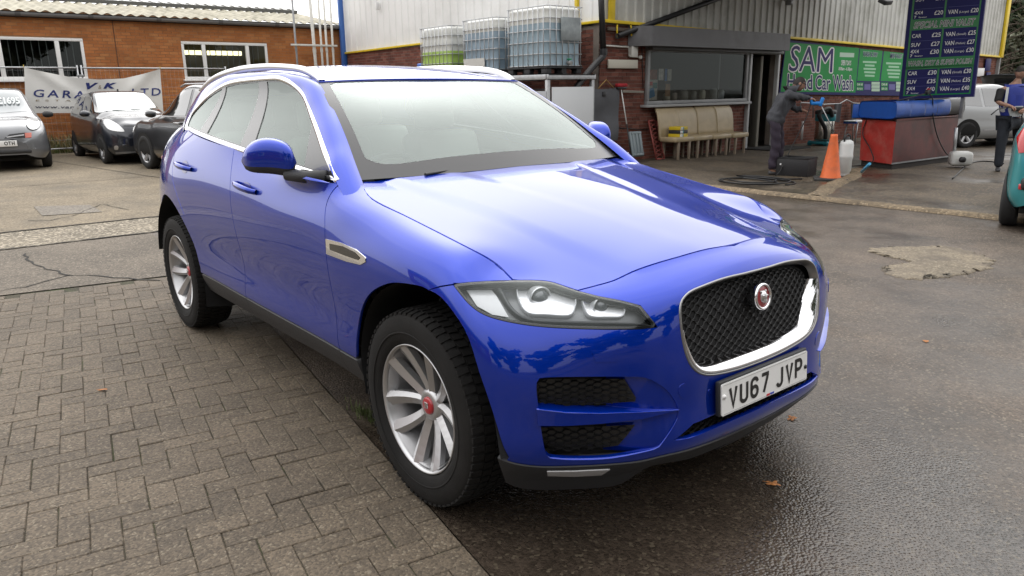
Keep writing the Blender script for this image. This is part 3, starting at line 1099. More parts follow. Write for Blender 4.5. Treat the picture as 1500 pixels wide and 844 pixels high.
g.grid([[(GX_ + .15 + .075 * math.cos(t), y, 3.45 + .085 * math.sin(t)) for t in th] for y in (Y0g, Y1g - .02)], True)
g.grid([[(GX_ + .15 + .068 * math.cos(t), y, 3.45 + .078 * math.sin(t)) for t in th] for y in (Y0g, Y1g - .02)], True, True)
g.build('gutter', gm, gar)
for y in (-.6, .55, 2.1, 3.7, 5.3, 6.9, 8.3):
    g = MB(); g.grid([[(GX_ + .15 + .082 * math.cos(t), yy, 3.45 + .092 * math.sin(t)) for t in th] for yy in (y - .06, y + .06)], True); g.build('gutter_joint', mat('gutter_joint_dark', (.11, .11, .115), rough=.5), gar)
MB().box((GX_ + .045, (Y0g + Y1g) / 2, 3.42), (.03, Y1g - Y0g, .14)).build('fascia', mat('dark_fascia', (.035, .033, .03), rough=.7), gar)
# rear body of the building so that it is closed
mb = MB(); mb.box((GX_ - 6, Y0g + .1, 2.1), (12, .2, 4.0)); mb.box((GX_ - 12, (Y0g + Y1g) / 2, 2.4), (.2, Y1g - Y0g, 5.0)); mb.build('end_wall', m_mortar_g, gar)

# ================================================================== car wash building: brick base, ribbed cladding
cw = empty('car_wash_building', (0, 0, 0))
tag(cw, 'white ribbed steel building on a red brick base with an office kiosk', 'building')
CWX, CWY = -8.9, 9.0
m_clad1 = mat('white_cladding', (.80, .80, .79), rough=.5, var=.06, vscale=.8, dirt=(.42, .42, .38, .35), dscale=.7, dpos=(.5, .75))
m_clad2 = mat('weathered_cladding', (.54, .54, .51), rough=.55, var=.10, vscale=1.2, dirt=(.20, .20, .16, .6), dscale=1.1, dpos=(.5, .72))
yel = mat('yellow_trim', (.72, .52, .02), rough=.45, var=.12, vscale=3)


def cladding(name, P0, P1, za, zb, ztop, pitch, depth, m_, parent, nrm):
    """ribbed sheet between two plan points; its lower edge runs from za to zb"""
    P0, P1 = np.array(P0), np.array(P1)
    L_ = np.linalg.norm(P1 - P0); d = (P1 - P0) / L_
    prof = [(0, 0), (.62, 0), (.70, 1), (.92, 1), (1.0, 0)]
    cols = []
    k = 0
    while k * pitch < L_:
        for f, o in prof[:-1]:
            s = min(L_, (k + f) * pitch)
            p = P0 + d * s + np.array(nrm) * depth * o
            z = za + (zb - za) * s / L_
            cols.append([(p[0], p[1], z), (p[0], p[1], ztop)])
        k += 1
    mb = MB(); mb.grid(cols, False)
    return mb.build(name, m_, parent)


cladding('side_cladding', (CWX, CWY), (-19.8, CWY), 2.76, 2.67, 4.75, .33, -.016, m_clad1, cw, (0, 1))
cladding('front_cladding', (CWX + .03, CWY), (CWX + .03, 29.4), 2.80, 2.42, 4.75, .26, .035, m_clad2, cw, (1, 0))
# inner wall core and roof
mb = MB()
mb.box((CWX - .2, 19.2, 3.7), (.2, 20.3, 2.0)); mb.box((-14.3, CWY + .2, 3.7), (10.7, .2, 2.0)); mb.box((-19.9, 19.2, 2.3), (.1, 20.3, 4.7)); mb.box((-14.3, 29.4, 2.3), (11, .1, 4.7))
mb.build('structure_core', mat('core_grey', (.3, .3, .3), rough=.9), cw)
mb = MB(); mb.grid([[(CWX + .12, 8.9, 4.76), (CWX + .12, 29.6, 4.76)], [(-14.35, 8.9, 5.25), (-14.35, 29.6, 5.25)], [(-19.95, 8.9, 4.76), (-19.95, 29.6, 4.76)]], False, True); mb.build('roof', m_roof2, cw)
# yellow edge trims
def beam(name, a, b, w_, h_, m_, parent, bev=.004):
    a, b = np.array(a, float), np.array(b, float); d = b - a; L_ = np.linalg.norm(d); d /= L_
    up = np.array([0, 0, 1.0]) if abs(d[2]) < .9 else np.array([1.0, 0, 0])
    s = np.cross(up, d); s /= np.linalg.norm(s); u2 = np.cross(d, s)
    return MB().box((a + b) / 2, (L_, w_, h_), np.stack([d, s, u2], 1), bev).build(name, m_, parent)


beam('edge_trim', (CWX + .05, CWY - .04, 2.78), (-19.8, CWY - .04, 2.665), .05, .05, yel, cw)
beam('edge_trim', (CWX + .09, CWY, 2.79), (CWX + .09, 29.4, 2.42), .06, .06, yel, cw)
beam('corner_trim', (CWX + .09, 9.22, 2.80), (CWX + .09, 9.22, 4.72), .16, .05, yel, cw)
beam('corner_trim', (-9.52, CWY - .05, 2.2), (-9.52, CWY - .05, 4.72), .06, .08, yel, cw)
beam('end_trim', (CWX + .10, 29.42, 2.40), (CWX + .10, 29.42, 4.72), .22, .08, yel, cw)
beam('corner_post', (-19.78, CWY - .07, .1), (-19.78, CWY - .07, 4.72), .16, .10, mat('blue_post', (.04, .13, .42), rough=.4), cw)
# brick base: wall core then bricks
KY0, KY1, KZ0, KZ1 = 10.36, 13.98, 1.16, 2.34     # kiosk window
DY0, DY1, DZ1 = 14.05, 15.25, 2.34               # doorway
mb = MB()
mb.box((CWX - .10, (9.0 + KY0) / 2, 1.35), (.18, KY0 - 9.0, 2.86)); mb.box((CWX - .10, (KY0 + KY1 + .07) / 2, KZ0 / 2), (.18, KY1 + .07 - KY0, KZ0)); mb.box((CWX - .10, (KY0 + DY1) / 2, 2.58), (.18, DY1 - KY0, .46)); mb.box((CWX - .10, (DY1 + 29.4) / 2, 1.35), (.18, 29.4 - DY1, 2.60))
mb.build('base_wall', m_mortar_c, cw)
mb = MB(); mb.box((-14.35, CWY + .10, 1.35), (10.7, .18, 2.74)); mb.build('side_base_wall', m_mortar_c, cw)
near = lambda q: q[1] > 30
brickwork(cw, (CWX - .012, 9.0, 0), (0, 1, 0), (1, 0, 0), 20.4, 2.78, m_brick_c, [(KY0 - 9.0, DY1 - 9.0, KZ0, 3.0), (DY0 - 9.0, DY1 - 9.0, 0, 3.0)], 300, prio=near)
brickwork(cw, (-19.7, CWY + .012, 0), (1, 0, 0), (0, -1, 0), 10.8, 2.70, m_brick_c, [], 0)
# canopy over the wash bay, above the frame: it keeps the kiosk front in shade
cn = MB(); cn.box((CWX + 3.0, 13.4, 4.30), (6.0, 7.4, .12), rotm(0, -.02, 0), .02); cn.build('canopy_roof', mat('canopy_sheet', (.30, .30, .30), rough=.7), cw)
for y in (10.0, 16.8):
    beam('canopy_beam', (CWX + .1, y, 4.18), (CWX + 5.9, y, 4.28), .10, .16, mat('canopy_steel', (.10, .10, .11), rough=.6), cw)
# ---- kiosk: roller-shutter box, window, doorway
fx = CWX + .04
grey_f = mat('grey_aluminium', (.27, .275, .28), rough=.45, var=.15, vscale=3)
m_box = mat('shutter_box_grey', (.135, .135, .145), rough=.5, var=.12, vscale=2, dirt=(.05, .05, .045, .5), dscale=1.2, dpos=(.52, .7))
bx0 = CWX + .40
bq = [at_x(950, 38, bx0), at_x(1158, 54, bx0), at_x(1158, 76, bx0), at_x(952, 70, bx0)]
yL, yR = bq[0][1] + .12, bq[1][1]
zt, zb = 2.72, 2.335
mb = MB()
prof = [(CWX + .02, yL - .30), (bx0 - .02, yL), (bx0, yL + .03), (bx0, yR), (CWX + .02, yR)]
mb.prism([(p[0], p[1]) for p in prof], zb, zt)
mb.build('shutter_box', m_box, cw)
MB().box((CWX + .12, (KY0 + DY1) / 2, 2.30), (.16, DY1 - KY0, .07), None, .01).build('shutter_rail', mat('rail_dark', (.10, .10, .10), rough=.5), cw)
wk = empty('kiosk_window', (0, 0, 0), 0, cw)
def fbar(name, y0, y1, z0, z1, d=.08, x=fx, m_=grey_f, parent=wk): return MB().box((x, (y0 + y1) / 2, (z0 + z1) / 2), (d, y1 - y0, z1 - z0), None, .006).build(name, m_, parent)
fbar('frame_bar', KY0, KY1, KZ1 - .10, KZ1 - .02); fbar('frame_bar', KY0, KY1, KZ0, KZ0 + .07); fbar('frame_bar', KY0, KY0 + .07, KZ0 + .07, KZ1 - .1); fbar('frame_bar', KY1 - .10, KY1 - .02, KZ0 + .07, KZ1 - .1)
fbar('window_sill', KY0 - .12, KY1 + .02, KZ0 - .06, KZ0 - .005, .22, fx + .05, mat('sill_grey', (.34, .345, .35), rough=.5))
MB().grid([[(fx - .01, KY0 + .07, KZ0 + .07), (fx - .01, KY1 - .1, KZ0 + .07)], [(fx - .01, KY0 + .07, KZ1 - .1), (fx - .01, KY1 - .1, KZ1 - .1)]], False).build('pane', glass('kiosk_pane', (.75, .76, .74), .7, 0, 1.45), wk)
MB().box((fx - .03, KY0 + 2.55, (KZ0 + KZ1) / 2), (.02, .03, KZ1 - KZ0 - .2)).build('glazing_bar', grey_f, wk)
MB().box((fx - .25, (KY0 + KY1) / 2, KZ0 + .04), (.42, KY1 - KY0, .04)).build('window_shelf', mat('shelf_wood', (.3, .27, .22), rough=.6), wk)
# kiosk room
rm = MB()
x0, x1, ya, yb = CWX - 3.0, CWX - .2, KY0 - .2, 17.0
for q in ([[(x0, ya, 0), (x0, yb, 0)], [(x0, ya, 2.6), (x0, yb, 2.6)]], [[(x0, ya, 0), (x1, ya, 0)], [(x0, ya, 2.6), (x1, ya, 2.6)]], [[(x0, yb, 0), (x1, yb, 0)], [(x0, yb, 2.6), (x1, yb, 2.6)]], [[(x0, ya, 2.6), (x0, yb, 2.6)], [(x1, ya, 2.6), (x1, yb, 2.6)]], [[(x0, ya, .01), (x0, yb, .01)], [(x1, ya, .01), (x1, yb, .01)]]):
    rm.grid(q, False)
rm.build('kiosk_room', mat('kiosk_wall', (.22, .20, .18), rough=.9), cw)
# doorway frame and half-open door
dr = empty('doorway', (0, 0, 0), 0, cw)
for (y0, y1, z0, z1) in ((DY0 - .03, DY0 + .04, 0, DZ1), (DY1 - .06, DY1 + .02, 0, DZ1), (DY0 + .04, DY1 - .06, DZ1 - .08, DZ1)):
    fbar('door_frame', y0, y1, z0, z1, .10, fx, mat('door_frame_white', (.52, .53, .53), rough=.4), dr)
MB().box((CWX - .40, DY1 - .30, 1.12), (.06, .86, 2.2), rotm(0, 0, .95), .01).build('door_leaf', mat('door_cream', (.38, .36, .31), rough=.5), dr)
MB().box((CWX + .5, 14.7, .02), (1.0, 1.5, .035), None, .01).build('door_mat', mat('mat_black', (.02, .02, .02), rough=.95, bump=.5, bscale=80), dr)
# ================================================================== things around the yard
steel = mat('galvanised_steel', (.46, .47, .48), rough=.45, metal=.7, var=.12, vscale=12)
steel_d = mat('dull_grey_steel', (.26, .265, .27), rough=.5, metal=.4, var=.15, vscale=8)
white_p = mat('white_painted_pipe', (.62, .61, .57), rough=.5, var=.12, vscale=5, dirt=(.2, .17, .12, .6), dscale=5, dpos=(.55, .7))
black_p = mat('black_plastic_pipe', (.018, .018, .02), rough=.4)
hose_m = mat('black_hose', (.012, .012, .013), rough=.5)

# ---- vent pipes in front of the garage
PXX = -18.4
for i, (a, b, r_, m_, lab) in enumerate((((427.8, 0), (435.4, 91), .028, steel_d, 'dark grey vent pipe, leftmost of the five by the garage wall'), ((454, 0), (462.4, 93.6), .044, white_p, 'thickest white vent pipe, second from the left of the five'), ((466, 0), (472.5, 93), .030, white_p, 'slim white vent pipe, middle of the five by the garage'), ((474, 0), (480, 93), .030, white_p, 'slim white vent pipe, second from the right of the five'), ((483.4, 0), (489, 93), .030, white_p, 'slim white vent pipe, rightmost of the five by the garage'))):
    A, B = at_x(*a, PXX), at_x(*b, PXX)
    d = (A - B) / (A[2] - B[2])
    top, bot = B + d * (4.75 - B[2]), B + d * (gz(PXX) - B[2])
    t = empty('vent_pipe', (0, 0, 0))
    tag(t, lab, 'pipe', 'vent pipes by the garage')
    MB().tube([bot, top], r_, 10).build('pipe', m_, t)
    MB().lathe([(r_ + .006, -.05), (r_ + .008, 0), (r_ + .006, .05)], 10, None, B + d * .35).build('pipe_collar', m_, t)
    MB().lathe([(r_ * 1.0, .0), (r_ * 1.8, .05), (r_ * 1.8, .12), (.0001, .16)], 10, None, top).build('pipe_cowl', m_, t)
A, B = at_x(426, 65, PXX + .05), at_x(494, 68, PXX + .05)
tag(MB().box((A + B) / 2, (.03, np.linalg.norm(B - A), .05), None, .004).build('pipe_bracket', white_p), 'pale horizontal bracket bar tying the five vent pipes together', 'bracket')

# ---- site fence with the vinyl banner
FX = -18.75
fence_z = at_x(120, 99.5, FX)[2]
fr_y = [at_x(px, 100, FX)[1] for px in (-120, 113, 119, 330)]
for k, (y0, y1, lab) in enumerate(((fr_y[0], fr_y[1], 'left steel site fence panel behind the silver hatchback'), (fr_y[2], fr_y[3], 'right steel site fence panel behind the black hatchback'))):
    t = empty('site_fence', (0, 0, 0)); tag(t, lab, 'fence', 'steel site fence panels')
    z0, z1 = gz(FX) + .12, fence_z
    for nm, a, b in (('top_rail', (FX, y0, z1), (FX, y1, z1)), ('bottom_rail', (FX, y0, z0), (FX, y1, z0)), ('post', (FX, y0, gz(FX)), (FX, y0, z1 + .06)), ('post', (FX, y1, gz(FX)), (FX, y1, z1 + .06))):
        MB().tube([a, b], .019, 8).build(nm, steel, t)
    wires = MB()
    for y in np.arange(y0 + .1, y1, .10): wires.tube([(FX, y, z0), (FX, y, z1)], .0016, 4, False)
    for z in np.arange(z0 + .2, z1, .20): wires.tube([(FX, y0, z), (FX, y1, z)], .0016, 4, False)
    wires.build('wire_infill', steel, t)['kind'] = 'stuff'
    for y in (y0, y1):
        MB().box((FX, y, gz(FX) + .06), (.6, .22, .12), None, .03).build('foot_block', mat('block_rubber', (.05, .05, .05), rough=.9), t)
tag(MB().box((FX + .01, (fr_y[1] + fr_y[2]) / 2, fence_z - .18), (.05, .16, .05), None, .008).build('fence_clamp', steel_d), 'steel clamp joining the two site fence panels', 'clamp')

BX = FX + .06
ban = empty('banner', (0, 0, 0)); tag(ban, 'sagging white vinyl banner with blue garage lettering on the site fence', 'banner')
TL, TR, BLc, BRc = at_x(35, 99, BX), at_x(235, 101, BX), at_x(38, 166, BX), at_x(239.5, 165, BX)


def ban_pt(s, t):
    """s along, t up; the top edge hangs in a curve between its two ties"""
    top = TL * (1 - s) + TR * s; bot = BLc * (1 - s) + BRc * s
    sag = np.interp(s, [0, .12, .3, .5, .7, .85, 1], [0, .085, .20, .265, .235, .13, 0])
    top = top - np.array([0, 0, sag])
    p = bot * (1 - t) + top * t
    fold = .035 * math.sin(9 * s + 3 * t) * t + .05 * math.exp(-((s - .1 - .5 * (1 - t)) / .08) ** 2) * t + .05 * math.exp(-((s - .9 + .4 * (1 - t)) / .08) ** 2) * t + .012 * math.sin(31 * s)
    return p + np.array([fold, 0, 0])


mb = MB(); mb.grid([[ban_pt(s, t) for t in np.linspace(0, 1, 16)] for s in np.linspace(0, 1, 70)], True)
mb.build('sheet', mat('white_vinyl', (.70, .69, .66), rough=.45, var=.06, vscale=2), ban)
navy = mat('banner_navy', (.018, .03, .16), rough=.5)


def px_to_ban(px, py):
    """banner parameters under a photo pixel on the unsagged frame"""
    p = at_x(px, py, BX)
    s = (p[1] - BLc[1]) / (BRc[1] - BLc[1])
    return s


def ban_text(s_, x0, x1, yb, yt, bold=0.0, shear=0.0, m_=None, spacing=1.0, slope=0.0):
    me = text_mesh(s_, 1.0, bold, 0, 1, shear, spacing=spacing)
    V = np.array([v.co[:] for v in me.vertices])
    lo, hi = V[:, :2].min(0), V[:, :2].max(0)
    for v in me.vertices:
        a, b = (v.co.x - lo[0]) / (hi[0] - lo[0]), (v.co.y - lo[1]) / (hi[1] - lo[1])
        px, py = x0 + (x1 - x0) * a, yb + (yt - yb) * b + slope * a
        p = at_x(px, py, BX); s = (p[1] - BLc[1]) / (BRc[1] - BLc[1])
        q0, q1 = ban_pt(s, 0), ban_pt(s, 1)
        t = (p[2] - q0[2]) / (q1[2] - q0[2])
        v.co = ban_pt(s, t) + np.array([.008, 0, 0])
    link('lettering', me, m_ or navy, ban)


ban_text('V', 120, 138.5, 131, 121.5, .05, .25); ban_text('&', 139.5, 144, 130.5, 125, .0, 0, mat('banner_tan', (.3, .24, .16), rough=.6)); ban_text('K', 147, 166, 130, 121.5, .05, .25)
ban_text('GARAGE', 45, 160, 142, 131, .012, 0, None, 1.35, 4.0); ban_text('LTD', 190, 234, 141, 130, .012, 0, None, 1.35, -1)
ban_text('www.vandkgarage.co.uk', 50, 205, 160, 154.5, .012, 0, mat('banner_grey', (.05, .055, .09), rough=.6), 1.1, 1.0)
ban_text('E S T A B L I S H E D', 50, 205, 148.5, 146, .0, 0, mat('banner_tan', (.3, .24, .16), rough=.6), 1.3, 1.0)
for p, (x, y) in ((TL, (35, 99)), (TR, (235, 101))):
    MB().tube([p, p + np.array([-.03, 0, .06])], .008, 5).build('tie', mat('yellow_cord', (.5, .35, .05), rough=.8), ban)

# ---- liquid tanks in cages on a steel stand
CAGE_R = .0095
stand = empty('tank_stand', (0, 0, 0)); tag(stand, 'steel stand with white side panels carrying the caged tanks', 'stand')
SX0, SX1, SY0, SY1, SZ = -13.6, -8.68, 7.42, 8.62, 1.775
for nm, a, b in (('beam', (SX0, SY0, SZ - .05), (SX1, SY0, SZ - .05)), ('beam', (SX0, SY1, SZ - .05), (SX1, SY1, SZ - .05)), ('beam', (SX1, SY0 - .03, SZ - .05), (SX1, SY1 + .03, SZ - .05)), ('beam', (SX0, SY0, SZ - .05), (SX0, SY1, SZ - .05))):
    beam(nm, a, b, .06, .09, steel, stand)
for x in (SX1 - .03, -10.0, -11.8, SX0 + .03):
    for y in (SY0 + .02, SY1 - .02): beam('leg', (x, y, 0), (x, y, SZ - .1), .07, .07, steel, stand)
MB().box((SX1 + .01, (SY0 + SY1) / 2 + .03, .78), (.02, SY1 - SY0 - .12, 1.52), None, .003).build('end_panel', mat('white_panel', (.60, .62, .64), rough=.45), stand)
MB().box((-11.1, SY0 - .02, .75), (4.8, .02, 1.44), None, .003).build('front_panel', mat('grey_panel', (.36, .37, .39), rough=.5), stand)
MB().box((-11.1, (SY0 + SY1) / 2, SZ - .012), (4.9, 1.2, .02)).build('deck', mat('deck_dark', (.05, .05, .05), rough=.8), stand)
MB().box((-11.1, (SY0 + SY1) / 2, 1.50), (4.7, 1.0, .02)).build('shelf', mat('shelf_dark', (.03, .03, .03), rough=.9), stand)

hdpe = mat('milky_plastic', (.72, .73, .70), rough=.35, subsurf=0)
liq_blue = mat('blue_tinted_plastic', (.30, .40, .47), rough=.35, var=.10, vscale=2)
liq_blue2 = mat('blue_grey_plastic', (.27, .36, .44), rough=.3, var=.15, vscale=3)
liq_green = mat('green_tinted_plastic', (.42, .62, .14), rough=.35, var=.08, vscale=2)


def rrect(w_, d_, r_, n=5):
    pts = []
    for cx, cy, a0 in ((w_ / 2 - r_, d_ / 2 - r_, 0), (-w_ / 2 + r_, d_ / 2 - r_, 90), (-w_ / 2 + r_, -d_ / 2 + r_, 180), (w_ / 2 - r_, -d_ / 2 + r_, 270)):
        for k in range(n + 1):
            t = R(a0 + 90 * k / n); pts.append((cx + r_ * math.cos(t), cy + r_ * math.sin(t)))
    return pts


def ibc(cx, cy, z0, w_, d_, h_, level, liq, label, rz=0.0, pallet_dark=True, card=False, torn=False):
    t = empty('liquid_tank', (cx, cy, z0), rz); tag(t, label, 'tank', 'caged liquid tanks')
    pm = mat('pallet_black', (.03, .03, .032), rough=.7)
    for y in (-d_ / 2 + .08, 0, d_ / 2 - .08):
        for x in (-w_ / 2 + .1, 0, w_ / 2 - .1): MB().box((x, y, .06), (.16, .12, .10), None, .008).build('pallet_block', pm, t)
    MB().box((0, 0, .125), (w_, d_, .03), None, .005).build('pallet_top', pm, t)
    MB().box((0, 0, .012), (w_, .1, .02)).build('pallet_skid', pm, t)
    zb = .15
    def body(name, za, zc, m_, cap):
        mb = MB()
        rings = []
        zs = np.linspace(za, zc, 14)
        for z in zs:
            b = .006 * math.cos((z - zb) / .21 * 2 * math.pi)
            rr = rrect(w_ - .05 + b, d_ - .05 + b, .11)
            rings.append([(x, y, z) for x, y in rr + rr[:1]])
        if cap:
            for k, dz in ((.93, .035), (.6, .05), (.02, .055)):
                rings.append([(x * k, y * k, zc + dz) for x, y in (rr + rr[:1])])
        mb.grid(rings, True, False); mb.build(name, m_, t)
    zl = zb + (h_ - .06) * level
    body('filled_bottle', zb, zl, liq, False)
    body('empty_bottle', zl, zb + h_ - .06, hdpe, True)
    MB().lathe([(.11, 0), (.11, .03), (.095, .04), (.0001, .04)], 20, None, (0, 0, zb + h_ - .01)).build('lid', mat('lid_black', (.03, .03, .03), rough=.5), t)
    rg = rrect(w_, d_, .07)
    ringme = MB().tube([(x, y, 0) for x, y in rg], CAGE_R, 6, closed=True).mesh('cage_ring'); ringme.materials.append(steel)
    for f in (.0, .2, .4, .6, .8, 1.0):
        o = link('cage_ring', ringme, None, t, (0, 0, zb + .01 + (h_ - .02) * f))
    postme = MB().tube([(0, 0, 0), (0, 0, h_)], CAGE_R, 6).mesh('cage_post'); postme.materials.append(steel)
    for x in np.linspace(-w_ / 2 + .08, w_ / 2 - .08, 8):
        for y in (-d_ / 2 - .008, d_ / 2 + .008): link('cage_post', postme, None, t, (x, y, zb))
    for y in np.linspace(-d_ / 2 + .08, d_ / 2 - .08, 6):
        for x in (-w_ / 2 - .008, w_ / 2 + .008): link('cage_post', postme, None, t, (x, y, zb))
    if card:
        MB().box((w_ / 2 + .02, .12, zb + h_ * .62), (.006, .50, .42), None, .002).build('label_plate', mat('zinc_plate', (.30, .33, .34), rough=.4, metal=.6, var=.15, vscale=10), t)
        v = MB().tube([(w_ / 2 + .01, .05, zb + .06), (w_ / 2 + .12, .05, zb + .05)], .035, 10); v.build('outlet_valve', mat('valve_grey', (.25, .25, .25), rough=.5), t)
        MB().box((w_ / 2 + .06, .05, zb + .12), (.10, .04, .03), None, .006).build('valve_handle', mat('valve_green', (.02, .22, .10), rough=.4), t)
    if torn:
        MB().box((-w_ * .12, -d_ / 2 - .016, zb + .13), (w_ * .62, .004, .22), rotm(.06, 0, 0)).build('torn_wrap', mat('crumpled_wrap', (.6, .6, .58), rough=.3, bump=.8, bscale=14), t)
    return t


ibc(-9.36, 7.93, SZ, 1.20, .94, 1.08, .76, liq_blue, 'largest caged tank, blue-grey liquid, nearest the brick corner', card=True)
ibc(-10.92, 7.98, SZ - .02, 1.18, .98, 1.02, .78, liq_blue2, 'middle caged tank with blue liquid and torn white wrap', torn=True)
ibc(-12.62, 8.00, SZ - .04, 1.20, .98, 1.00, .50, liq_green, 'caged tank with pale green liquid, farthest left')
tag(MB().box((-13.9, 8.2, 2.04), (.5, .4, .24), None, .03).build('blue_tub', mat('blue_tub', (.02, .10, .45), rough=.4)), 'blue plastic tub standing left of the green tank', 'tub')
tag(MB().box((-13.9, 8.2, .95), (.5, .4, 1.9), None, .01).build('pedestal', mat('pedestal_grey', (.2, .2, .2), rough=.7)), 'grey pedestal cabinet under the blue tub', 'cabinet')

# ---- pipes and boxes on the brick corner
WX = CWX + .02
def wall_pt(px, py, off=.06): return at_x(px, py, CWX + off)
t = empty('drain_pipe', (0, 0, 0)); tag(t, 'black rainwater pipe running down the brick corner with an elbow', 'pipe')
A, B, C_ = wall_pt(878, -60, .15), wall_pt(884, 80, .15), wall_pt(846, 126, .15)
D_ = np.array([C_[0], C_[1], 0.0]) + [0, 0, .05]
MB().tube([A, B], .062, 12).build('downpipe', black_p, t)
MB().tube(smooth_poly([B + [0, 0, .05], B + [0, -.02, -.06], B * .8 + C_ * .2, C_, C_ + [0, -.05, -.2]], 16), .062, 12).build('elbow', black_p, t)
MB().lathe([(.075, -.06), (.078, 0), (.075, .06)], 14, None, B + [0, 0, .05]).build('pipe_collar', black_p, t)
t = empty('overflow_pipe', (0, 0, 0)); tag(t, 'black pipe rising diagonally across the cladding above the kiosk', 'pipe')
MB().tube([wall_pt(905, 53, .12), wall_pt(1052, -2, .12), wall_pt(1120, -28, .12)], .055, 10).build('pipe', black_p, t)
MB().tube([wall_pt(905, 53, .12), wall_pt(905, 53, -.05)], .055, 10).build('pipe_end', black_p, t)
for (a, b, lab) in (((904, 36), (904, 55), 'short yellow bracket left of the diagonal pipe'), ((924, 36), (925, 53), 'short yellow bracket right, under the cladding edge')):
    tag(MB().tube([wall_pt(*a, .10), wall_pt(*b, .10)], .016, 8).build('bracket', yel), lab, 'bracket')
tag(beam('cross_rail', wall_pt(890, 42, .05), wall_pt(945, 46, .05), .05, .07, mat('rusty_rail', (.13, .10, .08), rough=.8), None), 'rusty horizontal rail just under the yellow cladding edge', 'rail')
t = empty('meter_box', (0, 0, 0)); tag(t, 'white meter box with a thin white pipe on the brick wall', 'box')
p = wall_pt(928, 76, .05)
MB().box(p, (.10, .17, .22), None, .01).build('box', white_p, t)
MB().tube([wall_pt(886, 67, .04), wall_pt(921, 69, .04), wall_pt(921, 82, .04), wall_pt(936, 84, .04)], .018, 8).build('pipe', white_p, t)
MB().lathe([(.0001, -.02), (.04, -.02), (.04, .02), (.0001, .02)], 12, rotm(0, math.pi / 2, 0), wall_pt(938, 84, .06)).build('gauge', white_p, t)
q = [wall_pt(*p, .05) for p in ((891, 87), (934, 88), (933, 101), (890, 100))]
tag(MB().box(np.mean(q, 0), (.04, q[1][1] - q[0][1], q[0][2] - q[3][2]), None, .01).build('cream_board', mat('cream_board', (.58, .55, .47), rough=.5)), 'blank cream nameboard fixed to the brick wall', 'board')
tag(beam('shelf_bar', wall_pt(912, 134, .10), wall_pt(942, 135, .10), .05, .05, mat('weathered_bar', (.22, .20, .17), rough=.7), None), 'weathered grey bar on the brick wall beside the kiosk window', 'bar')
for a, b, lab in (((940, 60), (942, 130), 'black cable running down beside the kiosk window'), ((905, 187), (962, 189), 'black cable strung along the brick wall above the leaning case')):
    tag(MB().tube([wall_pt(*a, .03), wall_pt((a[0] + b[0]) / 2, (a[1] + b[1]) / 2 + 2, .03), wall_pt(*b, .03)], .010, 6).build('cable', hose_m), lab, 'cable')

# ---- hanging grey mat, white board, broom, folded case, red grating
t = empty('hanging_mat', (0, 0, 0)); tag(t, 'large grey rubber mat hanging on the brick corner by a cord', 'mat')
q = [wall_pt(*p, .10) for p in ((863, 130), (908, 128), (904, 205.5), (862, 206))]
G = [[q[0] * (1 - u) * (1 - v) + q[1] * u * (1 - v) + q[2] * u * v + q[3] * (1 - u) * v + np.array([.02 * math.sin(5 * u + 4 * v) + .015 * math.sin(9 * v), 0, -.02 * math.sin(math.pi * u) * (1 - v)]) for v in np.linspace(0, 1, 12)] for u in np.linspace(0, 1, 10)]
G = np.array(G)
mb = MB(); mb.grid(G, True); mb.grid(G + np.array([-.012, 0, 0]), True, True)
for e in (G[0], G[-1], G[:, 0], G[:, -1]): mb.grid(np.stack([e, e + np.array([-.012, 0, 0])], 1), False)
mb.build('sheet', mat('grey_rubber', (.085, .088, .098), rough=.65, var=.12, vscale=3), t)
MB().tube([wall_pt(876, 130, .1), wall_pt(888, 117, .07), wall_pt(899, 129, .1)], .010, 6).build('cord', mat('tan_cord', (.35, .22, .07), rough=.8), t)
MB().box(wall_pt(885, 138, .13), (.02, .10, .09), None, .004).build('clip', black_p, t)
q = [np.array([CWX + .10, 8.3, 0]), ]
wb = [at_x(*p, CWX + .12) for p in ((838, 142), (863, 138), (861, 205), (838, 207))]
tag(MB().box(np.mean(wb, 0), (.05, wb[1][1] - wb[0][1], wb[0][2] - wb[3][2]), None, .008).build('white_board', mat('dirty_white_board', (.52, .52, .50), rough=.5, dirt=(.25, .22, .17, .6), dscale=3, dpos=(.5, .7))), 'dirty white board standing between the tank stand and grey mat', 'board')
t = empty('broom', (0, 0, 0)); tag(t, 'broom with red bristles leaning upside down on the wall', 'broom')
a, b, c = wall_pt(925, 229, .45), wall_pt(918, 182, .28), wall_pt(910, 131, .10)
MB().tube([a, b], .014, 8).build('handle_lower', black_p, t); MB().tube([b, c], .013, 8).build('handle_upper', mat('broom_white', (.6, .6, .58), rough=.4), t)
MB().box(c + [0, 0, .03], (.07, .26, .05), None, .01).build('head', black_p, t)
MB().box(c + [0, 0, .08], (.09, .28, .07), None, .02, (1.15, 1.05)).build('bristles', mat('red_bristles', (.40, .02, .03), rough=.8, bump=.6, bscale=120), t)
t = empty('folded_case', (0, 0, 0)); tag(t, 'grey-green ribbed plastic case leaning against the brick wall', 'case')
cbase = at_x(934, 231, CWX + .45)
Mc = rotm(0, -.22, 0)
def cpt(x, y, z): return cbase + Mc @ np.array([x, y, z])
cg = mat('grey_green_plastic', (.20, .24, .26), rough=.45)
MB().box(cpt(0, 0, .28), (.09, .34, .52), Mc, .02).build('body', cg, t)
for dy in (-.10, 0, .10): MB().box(cpt(.055, dy, .28), (.02, .05, .44), Mc, .008).build('rib', cg, t)
for zz in (.06, .50): MB().box(cpt(.05, 0, zz), (.03, .30, .05), Mc, .01).build('latch_bar', cg, t)
t = empty('red_grating', (0, 0, 0)); tag(t, 'faded red plastic lattice panel standing beside the cream chairs', 'panel')
rgm = mat('faded_red_plastic', (.24, .055, .045), rough=.6, var=.2, vscale=8)
g0 = at_x(966, 231, CWX + .35)
gw_, gh_ = .26, .80
